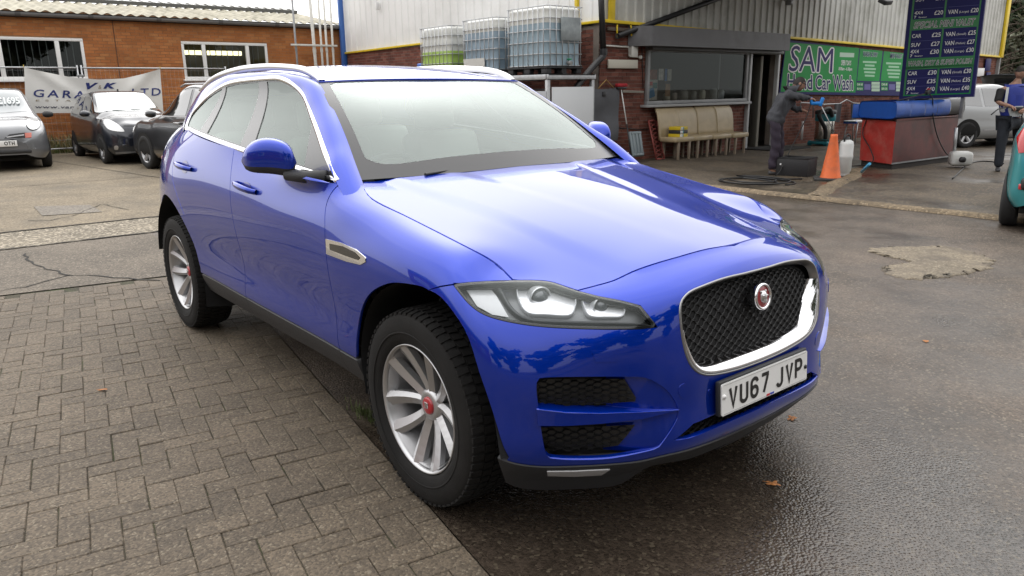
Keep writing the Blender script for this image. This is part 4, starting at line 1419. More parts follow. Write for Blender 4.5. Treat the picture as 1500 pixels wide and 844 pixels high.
def gp_(a, b): return np.array([CWX + .35 - .25 * b / gh_, g0[1] - .1 + a, b + .02])
for nm, a, b in (('frame_bar', (0, 0), (gw_, 0)), ('frame_bar', (0, gh_), (gw_, gh_)), ('frame_bar', (0, 0), (0, gh_)), ('frame_bar', (gw_, 0), (gw_, gh_))):
    MB().tube([gp_(*a), gp_(*b)], .022, 6).build(nm, rgm, t)
for k in range(1, 9):
    for s in (0, 1):
        z = gh_ * k / 9
        a = (0, z - .05) if s else (0, z + .05); b = (gw_, z + .05) if s else (gw_, z - .05)
        MB().tube([gp_(*a), gp_(*b)], .009, 5).build('lattice_bar', rgm, t)

# ---- cream dining chairs in a row under the kiosk window
leather = mat('cream_leather', (.40, .32, .20), rough=.42, var=.10, vscale=6, bump=.25, bscale=10)
wood_leg = mat('grey_wood_leg', (.24, .19, .14), rough=.6)


def chair(label):
    t = empty('dining_chair', (0, 0, 0)); tag(t, label, 'chair', 'cream chairs under the kiosk window')
    w_ = abs(at_x(1072, 200, CWX + .5)[1] - at_x(991, 205, CWX + .5)[1]) / 3 - .012
    # back: curved slab with a rolled top
    rows = []
    for z, x, th in ((.40, -.20, .06), (.55, -.215, .055), (.75, -.235, .055), (.92, -.27, .06), (1.00, -.31, .065), (1.05, -.345, .05)):
        rows.append([(x + th / 2, z), (x - th / 2, z)])
    for_, bck = [r_[0] for r_ in rows], [r_[1] for r_ in rows]
    prof = for_ + [(rows[-1][0][0] - .03, 1.075)] + bck[::-1]
    bm = bmesh.new()
    vs = [[bm.verts.new((x, y, z)) for x, z in prof] for y in (-w_ / 2, -w_ / 2 + .02, 0, w_ / 2 - .02, w_ / 2)]
    for i in range(4):
        for j in range(len(prof)): bm.faces.new((vs[i][j], vs[i + 1][j], vs[i + 1][(j + 1) % len(prof)], vs[i][(j + 1) % len(prof)]))
    bm.faces.new(vs[0][::-1]); bm.faces.new(vs[-1])
    bmesh.ops.recalc_face_normals(bm, faces=bm.faces[:])
    for k in (0, 4):
        for v in vs[k]: v.co.x += .0
    mb = MB().bm(bm); bm.free(); mb.build('backrest', leather, t)
    s = MB(); s.box((.02, 0, .42), (.44, w_ - .01, .11), None, .03); s.build('seat', leather, t)
    for sx, sy in ((.20, .18), (.20, -.18), (-.19, .18), (-.19, -.18)):
        MB().box((sx, sy, .19), (.045, .045, .38), None, .004, (1.2, 1.2)).build('leg', wood_leg, t)
    return t


ch0 = chair('cream chair with the yellow box files on its seat')
labs = ['cream chair second from the left in the row of four', 'cream chair third from the left in the row of four', 'cream chair at the right end of the row of four']
y_first = at_x(991, 205, CWX + .5)[1]
y_last = at_x(1072, 200, CWX + .5)[1]
step = (y_last - y_first) / 3
ch0.location = (CWX + .50, y_first, .008)
for k in range(3):
    c = copy_tree(ch0); c['label'] = labs[k]; c.location = (CWX + .50 + .015 * (k - 1), y_first + step * (k + 1), .008); c.rotation_euler = (0, 0, (.03, -.04, .05)[k])
for k, (zc, m_) in enumerate(((.51, mat('file_yellow', (.62, .46, .02), rough=.5)), (.585, mat('file_black', (.03, .03, .03), rough=.5)), (.66, mat('file_yellow', (.62, .46, .02), rough=.5)))):
    t = empty('box_file', (CWX + .52, y_first + .02, zc), .12 + .03 * k)
    tag(t, ('yellow box file at the bottom of the stack on a chair', 'black box file in the middle of the stack on a chair', 'yellow box file on top of the stack on a chair')[k], 'box file', 'box files on the chair')
    MB().box((0, 0, 0), (.28, .32, .068), None, .004).build('case', m_, t)
    MB().box((.142, -.10, 0), (.006, .10, .058), None, .002).build('spine_label', mat('file_white', (.7, .7, .68), rough=.5), t)
    MB().box((.142, -.03, 0), (.006, .03, .058), None, .002).build('spine_band', mat('file_teal', (.05, .28, .35), rough=.5), t)

# ---- things in the kiosk window
for k, (y, z, w_, h_, col, lab) in enumerate(((10.62, 1.46, .34, .42, (.55, .54, .5), 'white notice with red heading in the kiosk window'), (10.62, 1.78, .30, .20, (.28, .10, .06), 'brown notice above the white one in the kiosk window'), (10.90, 1.78, .16, .24, (.62, .62, .6), 'small white notice in the kiosk window'), (11.06, 1.77, .08, .26, (.05, .16, .45), 'narrow blue notice in the kiosk window'), (11.18, 1.77, .13, .24, (.5, .5, .45), 'grey price slip in the kiosk window'), (11.14, 1.45, .16, .26, (.34, .20, .10), 'brown paper card low in the kiosk window'))):
    o = MB().box((CWX - .02, y, z), (.004, w_, h_)).build('notice', mat('notice_%d' % k, col, rough=.6, var=.25, vscale=14)); tag(o, lab, 'notice')
    if k == 0:
        MB().box((CWX - .016, y - .06, z + .13), (.003, .14, .08)).build('print_block', mat('notice_red', (.5, .04, .04), rough=.6), o); MB().box((CWX - .016, y - .02, z - .06), (.003, .2, .2), rotm(.25, 0, 0)).build('print_block', mat('notice_blue', (.06, .25, .5), rough=.6), o); MB().box((CWX - .016, y + .09, z + .09), (.003, .13, .12)).build('print_block', mat('notice_teal', (.05, .22, .22), rough=.6), o)
for k, (y, w_, h_, col) in enumerate(((11.35, .16, .16, (.55, .52, .42)), (11.62, .13, .17, (.35, .3, .26)), (11.95, .20, .22, (.34, .34, .32)), (12.3, .14, .20, (.3, .3, .29)), (12.62, .16, .22, (.6, .58, .5)), (13.05, .20, .24, (.42, .46, .48)), (13.32, .18, .22, (.4, .44, .46)))):
    mb = MB().lathe([(.0001, 0), (w_ * .42, 0), (w_ * .5, h_ * .3), (w_ * .48, h_ * .8), (w_ * .3, h_), (.0001, h_)], 12, None, (CWX - .22, y, KZ0 + .065)); 
    tag(mb.build('container', mat('shelf_item_%d' % k, col, rough=.45)), ('cream tub, leftmost on the kiosk window shelf', 'brown jar beside the cream tub in the kiosk window', 'wide grey tub third from left in the kiosk window', 'dark grey jar fourth from left in the kiosk window', 'cream jug fifth from left in the kiosk window', 'large pale blue tub second from right in the kiosk window', 'pale blue tub, rightmost on the kiosk window shelf')[k], 'container', 'containers on the kiosk shelf')
# ================================================================== signs
def homog_text(plane, s_, quad, m_, parent, bold=0.0, outline=None, out_bold=0.0, shear=0.0, name='lettering', spacing=1.0):
    """lettering whose box fills a surveyed quad (BL, BR, TR, TL) on a sign face"""
    base = text_mesh(s_, 1.0, bold, 0, 1, shear, spacing=spacing)
    V = np.array([v.co[:] for v in base.vertices]); lo, hi = V[:, :2].min(0), V[:, :2].max(0)
    q = np.array(quad, float)
    def put(me, off):
        for v in me.vertices:
            a, b = (v.co.x - lo[0]) / (hi[0] - lo[0]), (v.co.y - lo[1]) / (hi[1] - lo[1])
            px = q[0] * (1 - a) * (1 - b) + q[1] * a * (1 - b) + q[2] * a * b + q[3] * (1 - a) * b
            v.co = plane(px[0], px[1], off)
        return me
    if outline is not None:
        sc_ = out_bold * 1.3 + bold
        VV, FF = [], []
        for k in range(8):
            me = base.copy()
            dx, dy = sc_ * math.cos(k * math.pi / 4), sc_ * math.sin(k * math.pi / 4)
            for v in me.vertices: v.co.x += dx; v.co.y += dy
            put(me, .003 + .0003 * k)
            b0 = len(VV); VV += [v.co[:] for v in me.vertices]; FF += [[i + b0 for i in p.vertices] for p in me.polygons]
            bpy.data.meshes.remove(me)
        link(name, fmesh(name, VV, FF, None, False), outline, parent)
    link(name, put(base, .007), m_, parent)


def quad_plate(plane, quad, off, m_, parent, name):
    V = [plane(p[0], p[1], off) for p in quad]
    return link(name, fmesh(name, V, [(0, 1, 2, 3)], None, False), m_, parent)


s_white = mat('sign_white', (.74, .74, .74), rough=.45)
s_navy = mat('sign_navy', (.014, .015, .10), rough=.5, spec=.2)
s_green = mat('sign_green', (.012, .26, .055), rough=.5, spec=.2, var=.10, vscale=1.5)
s_green2 = mat('sign_green_dark', (.010, .17, .045), rough=.4)
s_purple = mat('sign_purple', (.022, .014, .11), rough=.5, spec=.2)

# ---- wide wall sign
SAMX = CWX + .05
sam = empty('car_wash_sign', (0, 0, 0)); tag(sam, 'wide green and navy wall sign reading SAM Hand Car Wash', 'sign')
samp = lambda px, py, off=0: at_x(px, py, SAMX + off)
c = [samp(1141.5, 138), samp(1326, 140.5), samp(1332, 80), samp(1152, 58)]
mb = MB()
V = [p - np.array([.04, 0, 0]) for p in c] + c
mb.add(V, [(4, 5, 6, 7), (0, 1, 5, 4), (1, 2, 6, 5), (2, 3, 7, 6), (3, 0, 4, 7)]); mb.build('board', s_navy, sam)
quad_plate(samp, [(1143.5, 134.5), (1253, 135.5), (1258.5, 70.5), (1152, 62)], .002, s_green, sam, 'panel')
quad_plate(samp, [(1255.5, 118.5), (1288, 119), (1293, 74.5), (1260, 71.5)], .002, s_green, sam, 'panel')
quad_plate(samp, [(1290, 119), (1328, 119.5), (1330, 78.5), (1295, 75)], .002, s_green, sam, 'panel')
homog_text(samp, 'SAM', [(1155, 104.5), (1219, 106.5), (1221, 71), (1160, 66.5)], s_purple, sam, .0, s_white, .03)
homog_text(samp, 'Hand', [(1153, 130.5), (1190, 131.5), (1190, 110), (1154, 108)], s_navy, sam, .012, s_white, .025)
homog_text(samp, 'Car', [(1194, 131.5), (1216, 132), (1217, 111), (1195, 110)], s_navy, sam, .012, s_white, .025)
homog_text(samp, 'Wash', [(1220, 132), (1249.5, 132.5), (1250, 111.5), (1220, 110.5)], s_navy, sam, .012, s_white, .025)
homog_text(samp, 'OPEN 7 DAYS', [(1232, 96), (1246.5, 96), (1247, 89), (1232.5, 88)], s_white, sam, .02)
homog_text(samp, '8.00am - 6.30pm', [(1228, 104.5), (1248, 105), (1248.5, 99), (1229, 98)], s_white, sam, .02)
for (x0, x1, y0) in ((1230, 1251, 79.5),): quad_plate(samp, [(x0, y0 + 4), (x1, y0 + 4.6), (x1 + .4, y0 - 1.6), (x0 + .4, y0 - 2.6)], .004, mat('faded_print', (.42, .58, .46), rough=.5), sam, 'faded_number')
homog_text(samp, 'WASH & DRY', [(1264, 82.5), (1285.5, 83.5), (1286, 77.5), (1264.5, 75.5)], s_navy, sam, .02, mat('faded_white', (.45, .6, .5), rough=.5), .04)
homog_text(samp, 'MINI VALET', [(1304, 85), (1322, 85.5), (1322.5, 80), (1304.5, 78)], s_navy, sam, .02, mat('faded_white', (.45, .6, .5), rough=.5), .04)
fp_ = mat('faded_line', (.30, .55, .36), rough=.5)
for k in range(5):
    w_ = (10, 7, 9, 8, 7)[k]
    quad_plate(samp, [(1274 - w_, 92.2 + k * 5), (1274 + w_, 92.8 + k * 5), (1274 + w_, 90 + k * 5), (1274 - w_, 89.4 + k * 5)], .004, fp_, sam, 'faded_print')
    quad_plate(samp, [(1310 - w_ * 1.2, 94.2 + k * 5), (1310 + w_, 94.8 + k * 5), (1310 + w_, 92 + k * 5), (1310 - w_ * 1.2, 91.4 + k * 5)], .004, fp_, sam, 'faded_print')
for x0 in (1254.5, 1290.5):
    for k in range(2):
        y0 = 121 + k * 6.2
        quad_plate(samp, [(x0, y0 + 5.4), (x0 + 10, y0 + 5.6), (x0 + 10.3, y0 + .1), (x0 + .3, y0)], .003, s_green, sam, 'price_cell')
        homog_text(samp, ('CAR £8', 'SUV £10')[k], [(x0 + 1, y0 + 4.2), (x0 + 9, y0 + 4.4), (x0 + 9, y0 + 1.4), (x0 + 1, y0 + 1.2)], s_white, sam, .02)
    for k in range(3):
        y0 = 120 + k * 4.8
        quad_plate(samp, [(x0 + 22, y0 + 4.2), (x0 + 34, y0 + 4.4), (x0 + 34.3, y0 + .1), (x0 + 22.3, y0)], .003, mat('price_pale', (.40, .55, .42), rough=.5), sam, 'price_cell')
    quad_plate(samp, [(x0 + 11.5, y0 + 2), (x0 + 20.5, y0 + 2.2), (x0 + 20.8, y0 - 6), (x0 + 11.8, y0 - 6.2)], .003, mat('price_purple', (.10, .09, .30), rough=.5), sam, 'price_cell')

# ---- tall price board on posts over the red tank
PBL = CAM_LOC + ray(1316.7, 145.6) * ((np.array([-4.05, 11.60, 1.26]) - CAM_LOC) @ CF)
dL = (PBL - CAM_LOC) @ CF * 1.13
PBL = CAM_LOC + ray(1316.7, 145.6) * dL
PBR = CAM_LOC + ray(1426.3, 142) * (dL * .935)
er = PBR - PBL; er[2] = 0; er /= np.linalg.norm(er)
nb_ = np.cross(er, [0, 0, 1.0]); nb_ /= np.linalg.norm(nb_)
if nb_ @ (CAM_LOC - PBL) < 0: nb_ = -nb_


def prp(px, py, off=0):
    d = ray(px, py)
    t = ((PBL + nb_ * off - CAM_LOC) @ nb_) / (d @ nb_)
    return CAM_LOC + d * t


price = empty('price_board', (0, 0, 0)); tag(price, 'tall navy and green price board of wash and valet prices', 'sign')
c = [prp(1316.7, 145.6), prp(1426.3, 142), prp(1443.5, 0), prp(1331.5, 0)]
c[2] = c[2] + (c[2] - c[1]) * .22; c[3] = c[3] + (c[3] - c[0]) * .22
mb = MB(); V = [p - nb_ * .05 for p in c] + c
mb.add(V, [(4, 5, 6, 7), (0, 3, 2, 1), (0, 1, 5, 4), (1, 2, 6, 5), (2, 3, 7, 6), (3, 0, 4, 7)]); mb.build('board', s_navy, price)
# sign-face coordinates: a across 0..1, b down in photo pixels of the left edge
def sq(a, y):
    """photo pixel of a point on the board: a across, y the height on the left edge"""
    f = (145.6 - y) / 145.6
    L_ = np.array([1316.7 + (1331.5 - 1316.7) * f, y]); yr = 142 - (142 + 8.5) * f * 1.0
    Rr = np.array([1426.3 + (1444.5 - 1426.3) * f, yr])
    return L_ * (1 - a) + Rr * a


def srect(a0, a1, y0, y1): return [sq(a0, y1), sq(a1, y1), sq(a1, y0), sq(a0, y0)]


for y0, y1, m_ in ((139.5, 141, s_green), (99, 103.0, s_green2)): quad_plate(prp, srect(.05, .95, y0, y1), .002, m_, price, 'green_rule')
quad_plate(prp, srect(.05, .95, 86.5, 101.5), .002, s_green2, price, 'green_band'); quad_plate(prp, srect(.05, .95, 29.5, 45.5), .002, s_green2, price, 'green_band')
for (ya, yb) in ((101.5, 139.5), (45.5, 86.5), (-25, 29.5)):
    quad_plate(prp, srect(.05, .075, ya, yb), .002, s_green2, price, 'green_rule'); quad_plate(prp, srect(.475, .50, ya, yb), .002, s_green2, price, 'green_rule'); quad_plate(prp, srect(.93, .95, ya, yb), .002, s_green2, price, 'green_rule')
blk = mat('sign_black', (.015, .015, .02), rough=.5)
def prow(y, kind, price_l, van):
    h = 6.4
    if kind == '4X4':
        homog_text(prp, '4X4', srect(.09, .20, y - 1.5, y + 3.6), s_white, price, .012); homog_text(prp, '7', srect(.09, .12, y + 5.2, y + 9.0), s_white, price, .012); homog_text(prp, 'Seater', srect(.15, .26, y + 6.6, y + 8.8), s_white, price)
    else:
        homog_text(prp, kind, srect(.09, .21, y, y + h - .8), s_white, price, .012)
    homog_text(prp, price_l, srect(.35, .465, y - .4, y + h - .6), s_white, price, .012)
    homog_text(prp, 'VAN', srect(.53, .655, y - .2, y + h - .4), s_white, price, .012)
    homog_text(prp, van, srect(.675, .80, y + 2.2, y + h - .2), s_white, price, .0)
    homog_text(prp, price_l, srect(.825, .925, y - .4, y + h - .6), s_white, price, .012)
for y, k, p_, v_ in ((105.5, 'CAR', '£30', '(Small)'), (118, 'SUV', '£35', '(Medium)'), (129.5, '4X4', '£40', '(Large)'), (51, 'CAR', '£25', '(Small)'), (64, 'SUV', '£27', '(Medium)'), (75.5, '4X4', '£30', '(Large)'), (-2, 'SUV', '£18', '(Medium)'), (20, '4X4', '£20', '(Large)')):
    prow(y if y != 20 else 19, k, p_, v_)
for y in (115.4, 127.2, 61.2, 73.2, 14.5): quad_plate(prp, srect(.09, .46, y, y + .5), .003, mat('row_line', (.06, .07, .22), rough=.5), price, 'row_line'); quad_plate(prp, srect(.53, .92, y, y + .5), .003, mat('row_line', (.06, .07, .22), rough=.5), price, 'row_line')
homog_text(prp, 'SPECIAL MINI VALET', srect(.10, .90, 33.5, 42.5), blk, price, .0, s_white, .035, .2)
homog_text(prp, 'WASH, DRY & SUPER POLISH', srect(.08, .92, 90.5, 98.5), blk, price, .0, s_white, .035, .2)
for a in (.12, .88):
    top = prp(*sq(a, 10), -.09); bot = np.array([top[0], top[1], .86])
    MB().box((top + bot) / 2, (.06, .06, top[2] - bot[2]), None, .004).build('post', steel_d, price)

# ---- red steel tank with a blue trough on top
red_m = mat('faded_red_steel', (.42, .035, .028), rough=.5, var=.18, vscale=4, dirt=(.42, .16, .13, .55), dscale=5, dpos=(.48, .70))  # lit copy of the tank's red, with random fading
red_d = mat('shaded_grimy_red_steel', (.10, .022, .020), rough=.45, var=.3, vscale=3, dirt=(.035, .02, .018, .7), dscale=2.2, dpos=(.45, .65))  # shaded copy of the tank's red: maroon paints the shade, random grime over
tk = empty('water_tank', (0, 0, 0)); tag(tk, 'large rusty red steel water tank standing under the price board', 'tank')
N0, L0, R0 = np.array([-4.14, 11.62]), np.array([-4.97, 12.05]), np.array([-4.05, 14.05])
B0 = L0 + (R0 - N0)
zt_ = .885
ctr = (N0 + L0 + R0 + B0) / 4
def tp3(p, z, k=1.0): q = ctr + (p - ctr) * k; return (q[0], q[1], z)
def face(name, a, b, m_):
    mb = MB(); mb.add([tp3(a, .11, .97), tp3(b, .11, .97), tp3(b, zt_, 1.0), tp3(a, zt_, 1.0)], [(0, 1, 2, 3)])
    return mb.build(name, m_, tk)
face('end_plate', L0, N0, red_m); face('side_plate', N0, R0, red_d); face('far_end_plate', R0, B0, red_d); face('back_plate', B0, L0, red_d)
mb = MB(); mb.add([tp3(p, zt_ - .03) for p in (N0, R0, B0, L0)], [(0, 1, 2, 3)]); mb.build('top_plate', red_d, tk)
mb = MB(); mb.tube([tp3(p, zt_, 1.005) for p in (N0, R0, B0, L0)], .022, 6, closed=True); mb.build('rim', red_d, tk)
mb = MB(); mb.prism([tuple(ctr + (p - ctr) * .93) for p in (N0, R0, B0, L0)], .01, .11); mb.build('skid_base', mat('skid_dark', (.025, .02, .018), rough=.8), tk)
mb = MB(); mb.add([tp3(N0, .105, .985), tp3(R0, .105, 1.02), tp3(R0, .135, 1.02), tp3(N0, .135, .985)], [(0, 1, 2, 3)]); mb.build('lower_lip', steel_d, tk)

blue_m = mat('blue_drum_plastic', (.012, .085, .40), rough=.4, var=.2, vscale=3, dirt=(.012, .03, .10, .6), dscale=3, dpos=(.5, .68))
tr = empty('blue_trough', (0, 0, 0)); tag(tr, 'row of cut blue plastic drums forming a trough on the red tank', 'trough')
ed = (R0 - N0) / np.linalg.norm(R0 - N0); ew = (L0 - N0) / np.linalg.norm(L0 - N0)
Lr = np.linalg.norm(R0 - N0)
W0 = np.linalg.norm(L0 - N0)
cuts = [-.10, .42, .95, 1.42, 1.95, 2.55]
for k in range(5):
    s0, s1 = cuts[k] + .008, cuts[k + 1] - .008
    sec = []
    for t in np.linspace(-1, 1, 15):
        a = t * R(80)
        o = -.10 + W0 * .5 - (W0 * .56) * math.sin(a) * (1 if True else 1)
        z = .905 + .03 * (1 - math.cos(a)) + .26 * abs(t) ** 2.2
        sec.append((o, z))
    sec = [(W0 * .06, 1.20), (W0 * -.03, 1.18), (W0 * -.06, 1.05), (W0 * -.03, .93), (W0 * .15, .905), (W0 * .85, .905), (W0 * 1.03, .93), (W0 * 1.06, 1.05), (W0 * 1.03, 1.18), (W0 * .94, 1.20)]
    sec = smooth_poly(sec, 26)
    G = [[(*(N0 + ed * s + ew * o), z + .012 * k * 0) for o, z in sec] for s in (s0, (s0 + s1) / 2, s1)]
    mb = MB(); mb.grid(G, True); G2 = np.array(G); G2[:, :, 2] += .012
    mb.grid(G2, True, True)
    mb.build('drum_half', blue_m if k < 4 else mat('black_drum', (.018, .018, .02), rough=.45), tr)
cap = [(*(N0 + ed * (cuts[0] + .02) + ew * o), z) for o, z in sec]
mb = MB(); mb.add(cap, [tuple(range(len(cap)))]); mb.build('drum_end', blue_m, tr)
MB().box((*(L0 + (L0 - N0) * .12 - ed * .02), 1.02), (.20, .20, .26), rotm(0, 0, .4), .02).build('side_pot', blue_m, tr)

# spare lance and hoses on the tank
def px3(path, xs): return [at_x(px, py, x) for (px, py), x in zip(path, xs)]
gunm = mat('gun_black', (.02, .02, .022), rough=.5)
t = empty('spray_lance', (0, 0, 0)); tag(t, 'black spray lance with red trigger lying across the blue trough', 'lance')
a, b = np.array([*(N0 + ed * .10 + ew * .1), 1.215]), np.array([*(N0 + ed * 1.05 + ew * .0), 1.34])
MB().tube([a, b], .012, 8).build('barrel', gunm, t); MB().box(b + [0, 0, .02], (.06, .16, .08), rotm(.3, 0, 0), .015).build('grip', gunm, t); MB().box(b + [0, .02, .065], (.05, .08, .03), None, .01).build('trigger', mat('trigger_red', (.4, .02, .02), rough=.5), t)
hp = [b, b + [.05, .1, -.1], np.array([*(N0 + ed * 1.28 - ew * .04), .95]), np.array([*(N0 + ed * 1.55 - ew * .05), .55]), np.array([*(N0 + ed * 1.95 - ew * .06), .22]), np.array([*(N0 + ed * 2.25 - ew * .1), .08])]
tag(MB().tube(smooth_poly(hp, 40), .011, 6).build('hose', hose_m), 'black hose hanging down the dark side of the red tank', 'hose')
hp = [np.array([*(N0 + ew * .80), .90]), np.array([*(N0 + ew * .84 - ed * .04), .6]), np.array([*(N0 + ew * .55 - ed * .06), .33]), np.array([*(N0 + ew * .48 - ed * .08), .10]), np.array([*(N0 + ew * .9 - ed * .5), .02]), np.array([-5.0, 11.2, .02])]
tag(MB().tube(smooth_poly(hp, 40), .010, 6).build('hose', hose_m), 'thin dark hose looping over the red end of the tank', 'hose')
t = tag(MB().tube([at_z(1262, 252, .15), at_z(1274, 240, .35)], .022, 8).build('blue_tube', mat('light_blue_handle', (.06, .32, .55), rough=.4)), 'light blue tube stub leaning at the foot of the red tank', 'tube')

# white jug beside the tank
t = empty('plastic_jug', (0, 0, 0)); tag(t, 'white plastic jerrycan on the floor right of the red tank', 'jerrycan')
pj_ = at_z(1405, 246)
MB().box((pj_[0], pj_[1], .17), (.36, .30, .26), rotm(0, 0, .6), .06).build('body', mat('jug_white', (.62, .62, .60), rough=.4), t)
MB().lathe([(.05, -.03), (.05, .03), (.0001, .03)], 14, rotm(math.pi / 2, 0, .9), (pj_[0] + .12, pj_[1] - .22, .17)).build('cap', gunm, t)
MB().tube([(pj_[0] - .1, pj_[1] - .05, .3), (pj_[0] - .12, pj_[1] - .05, .72)], .03, 8).build('dip_tube', steel, t)

# ---- traffic cone
t = empty('traffic_cone', (0, 0, 0)); tag(t, 'tall faded orange traffic cone on a black rubber base', 'cone')
pc0 = at_z(1216, 264)
om = mat('cone_orange', (.66, .13, .03), rough=.55, var=.15, vscale=6, dirt=(.35, .10, .05, .5), dscale=7, dpos=(.5, .7))
MB().lathe([(.165, .035), (.16, .06), (.150, .08), (.055, .70), (.055, .735), (.042, .735), (.042, .69)], 28, None, (pc0[0], pc0[1], 0)).build('body', om, t)
mb = MB(); mb.box((pc0[0], pc0[1], .024), (.50, .50, .042), rotm(0, 0, .55), .012); mb.build('base', mat('cone_base', (.03, .03, .03), rough=.8), t)

# ---- pump sprayer behind the cone
t = empty('pump_sprayer', (0, 0, 0)); tag(t, 'white pressure sprayer bottle with black handle behind the cone', 'sprayer')
ps = at_z(1236, 258)
wm = mat('sprayer_white', (.62, .63, .62), rough=.4)
MB().lathe([(.08, 0), (.085, .02), (.085, .06), (.105, .08), (.108, .28), (.118, .30), (.118, .34), (.112, .36), (.112, .52), (.10, .57), (.05, .60), (.0001, .60)], 24, None, (ps[0], ps[1], .01)).build('bottle', wm, t)
MB().tube([(ps[0], ps[1] - .09, .58), (ps[0], ps[1] - .085, .67), (ps[0], ps[1], .70), (ps[0], ps[1] + .085, .67), (ps[0], ps[1] + .09, .58)], .016, 8).build('handle', gunm, t)
MB().lathe([(.04, 0), (.035, .06), (.0001, .06)], 14, None, (ps[0], ps[1], .60)).build('pump_head', gunm, t)

# ---- black crate and the hose coil on the floor
t = empty('black_crate', (0, 0, 0)); tag(t, 'black plastic crate on the floor at the washer\'s feet', 'crate')
bc0, bc1 = at_z(1147, 258), at_z(1194, 261)
cc_ = (bc0 + bc1) / 2 + np.array([-.15, .15, 0])
cd_ = (bc1 - bc0)[:2]; ca = math.atan2(cd_[1], cd_[0]); cl = np.linalg.norm(cd_)
ck = mat('crate_black', (.014, .014, .016), rough=.5)
Mk = rotm(0, 0, ca)
def kp(x, y, z): return cc_ * [1, 1, 0] + Mk @ np.array([x, y, z])
hh = .30
for nm, p, d in (('wall_panel', (0, -.19, hh / 2 + .01), (cl, .015, hh)), ('wall_panel', (0, .19, hh / 2 + .01), (cl, .015, hh)), ('wall_panel', (-cl / 2 + .008, 0, hh / 2 + .01), (.015, .38, hh)), ('wall_panel', (cl / 2 - .008, 0, hh / 2 + .01), (.015, .38, hh)), ('floor_panel', (0, 0, .02), (cl, .38, .02))):
    MB().box(kp(*p), d, Mk, .004).build(nm, ck, t)
MB().tube([kp(sx * cl / 2, sy * .195, hh + .01) for sx, sy in ((-1, -1), (1, -1), (1, 1), (-1, 1))], .014, 6, closed=True).build('rim', ck, t)
MB().box(kp(-cl * .36, -.20, .20), (.03, .01, .03), Mk, .004).build('maker_mark', s_white, t)
co = at_z(1100, 268)
pts = []
for k in range(150):
    a = k / 150 * 2 * math.pi * 3.4
    r_ = .42 + .16 * math.sin(a * .37 + 1) + .04 * math.sin(a * 2.3)
    pts.append((co[0] + r_ * 1.1 * math.cos(a) + .12 * math.sin(a * .5), co[1] + r_ * .9 * math.sin(a), .02 + .012 * (k / 50)))
pts += [tuple(at_z(1140, 263, .02)), tuple(at_z(1175, 262, .02))]
tag(MB().tube(pts, .013, 6).build('hose_coil', hose_m), 'loose coils of black hose on the floor left of the crate', 'hose')
hp = [at_z(1395, 262, .02), at_z(1420, 240, .02), at_z(1445, 236, .02), at_z(1470, 240, .02)]
tag(MB().tube(smooth_poly(hp, 20), .012, 6).build('hose', hose_m), 'black hose trailing on the wet floor near the jerrycan', 'hose')

# ---- vacuum cleaner, cloth rail, workbench by the wall
t = empty('vacuum_cleaner', (0, 0, 0)); tag(t, 'stainless steel wet vacuum with teal top against the brick wall', 'vacuum')
vc = at_x(1206, 206, CWX + .75); vc = np.array([CWX + .75, vc[1], 0])
st_m = mat('stainless', (.50, .48, .44), rough=.25, metal=1.0)
teal_m = mat('teal_plastic', (.02, .20, .24), rough=.4)
MB().lathe([(.0001, .14), (.22, .14), (.235, .17), (.235, .62), (.225, .64)], 28, None, vc).build('drum', st_m, t)
MB().lathe([(.24, .62), (.255, .65), (.25, .80), (.20, .86), (.0001, .88)], 28, None, vc).build('top', teal_m, t)
MB().lathe([(.26, .80), (.265, .82), (.265, .87), (.23, .90), (.0001, .91)], 28, None, vc).build('motor_cover', gunm, t)
MB().box(vc + [0, 0, .08], (.56, .60, .07), None, .03).build('chassis', teal_m, t)
for sx, sy in ((.22, .26), (.22, -.26), (-.22, .26), (-.22, -.26)):
    MB().lathe([(.0001, -.02), (.065, -.02), (.065, .02), (.0001, .02)], 16, rotm(math.pi / 2, 0, 0), vc + [sx, sy, .065]).build('wheel', teal_m if sy < 0 else gunm, t)
hpts = smooth_poly([vc + [.24, -.1, .75], vc + [.30, -.42, .95], vc + [.25, -.75, .80], vc + [.30, -.50, .45], vc + [.28, -.42, .20]], 30)
MB().tube(hpts, .05, 10).build('suction_hose', hose_m, t)
MB().tube([vc + [-.2, -.25, .7], vc + [-.2, -.28, 1.02], vc + [.1, -.28, 1.04]], .018, 8).build('push_handle', steel, t)
t = empty('cloth_rail', (0, 0, 0)); tag(t, 'bent metal rail on the brick wall holding two grey cloths', 'rail')
rl = [at_x(px, py, CWX + .16) for px, py in ((1172, 162), (1173, 150), (1205, 153), (1230, 152), (1240, 146), (1250, 151), (1262, 152))]
MB().tube(rl, .014, 8).build('rail_bar', steel, t)
for px, lab in ((1228, 'dark grey cloth on the wall rail, nearer the washer'), (1252, 'dark grey cloth on the wall rail, nearer the red tank')):
    a = at_x(px, 152, CWX + .19)
    G = [[(a[0] + .02 * math.sin(7 * u + v), a[1] + (u - .5) * .34 * (1 - .25 * v), a[2] - v * .46 - .05 * u * v) for v in np.linspace(0, 1, 9)] for u in np.linspace(0, 1, 9)]
    mb = MB(); mb.grid(G, True); mb.grid(np.array(G) - [.02, 0, 0], True, True)
    tag(mb.build('cloth', mat('grey_cloth', (.07, .068, .075), rough=.95, bump=.5, bscale=20)), lab, 'cloth', 'cloths on the wall rail')
t = empty('step_stool', (0, 0, 0)); tag(t, 'small white and blue trestle stool beside the red tank', 'stool')
sc0 = at_x(1253, 183, CWX + 1.0)
MB().box((sc0[0], sc0[1], .58), (.34, .62, .05), None, .01).build('top', s_white, t); MB().box((sc0[0], sc0[1] - .28, .56), (.35, .06, .06), None, .01).build('end_cap', blue_m, t)
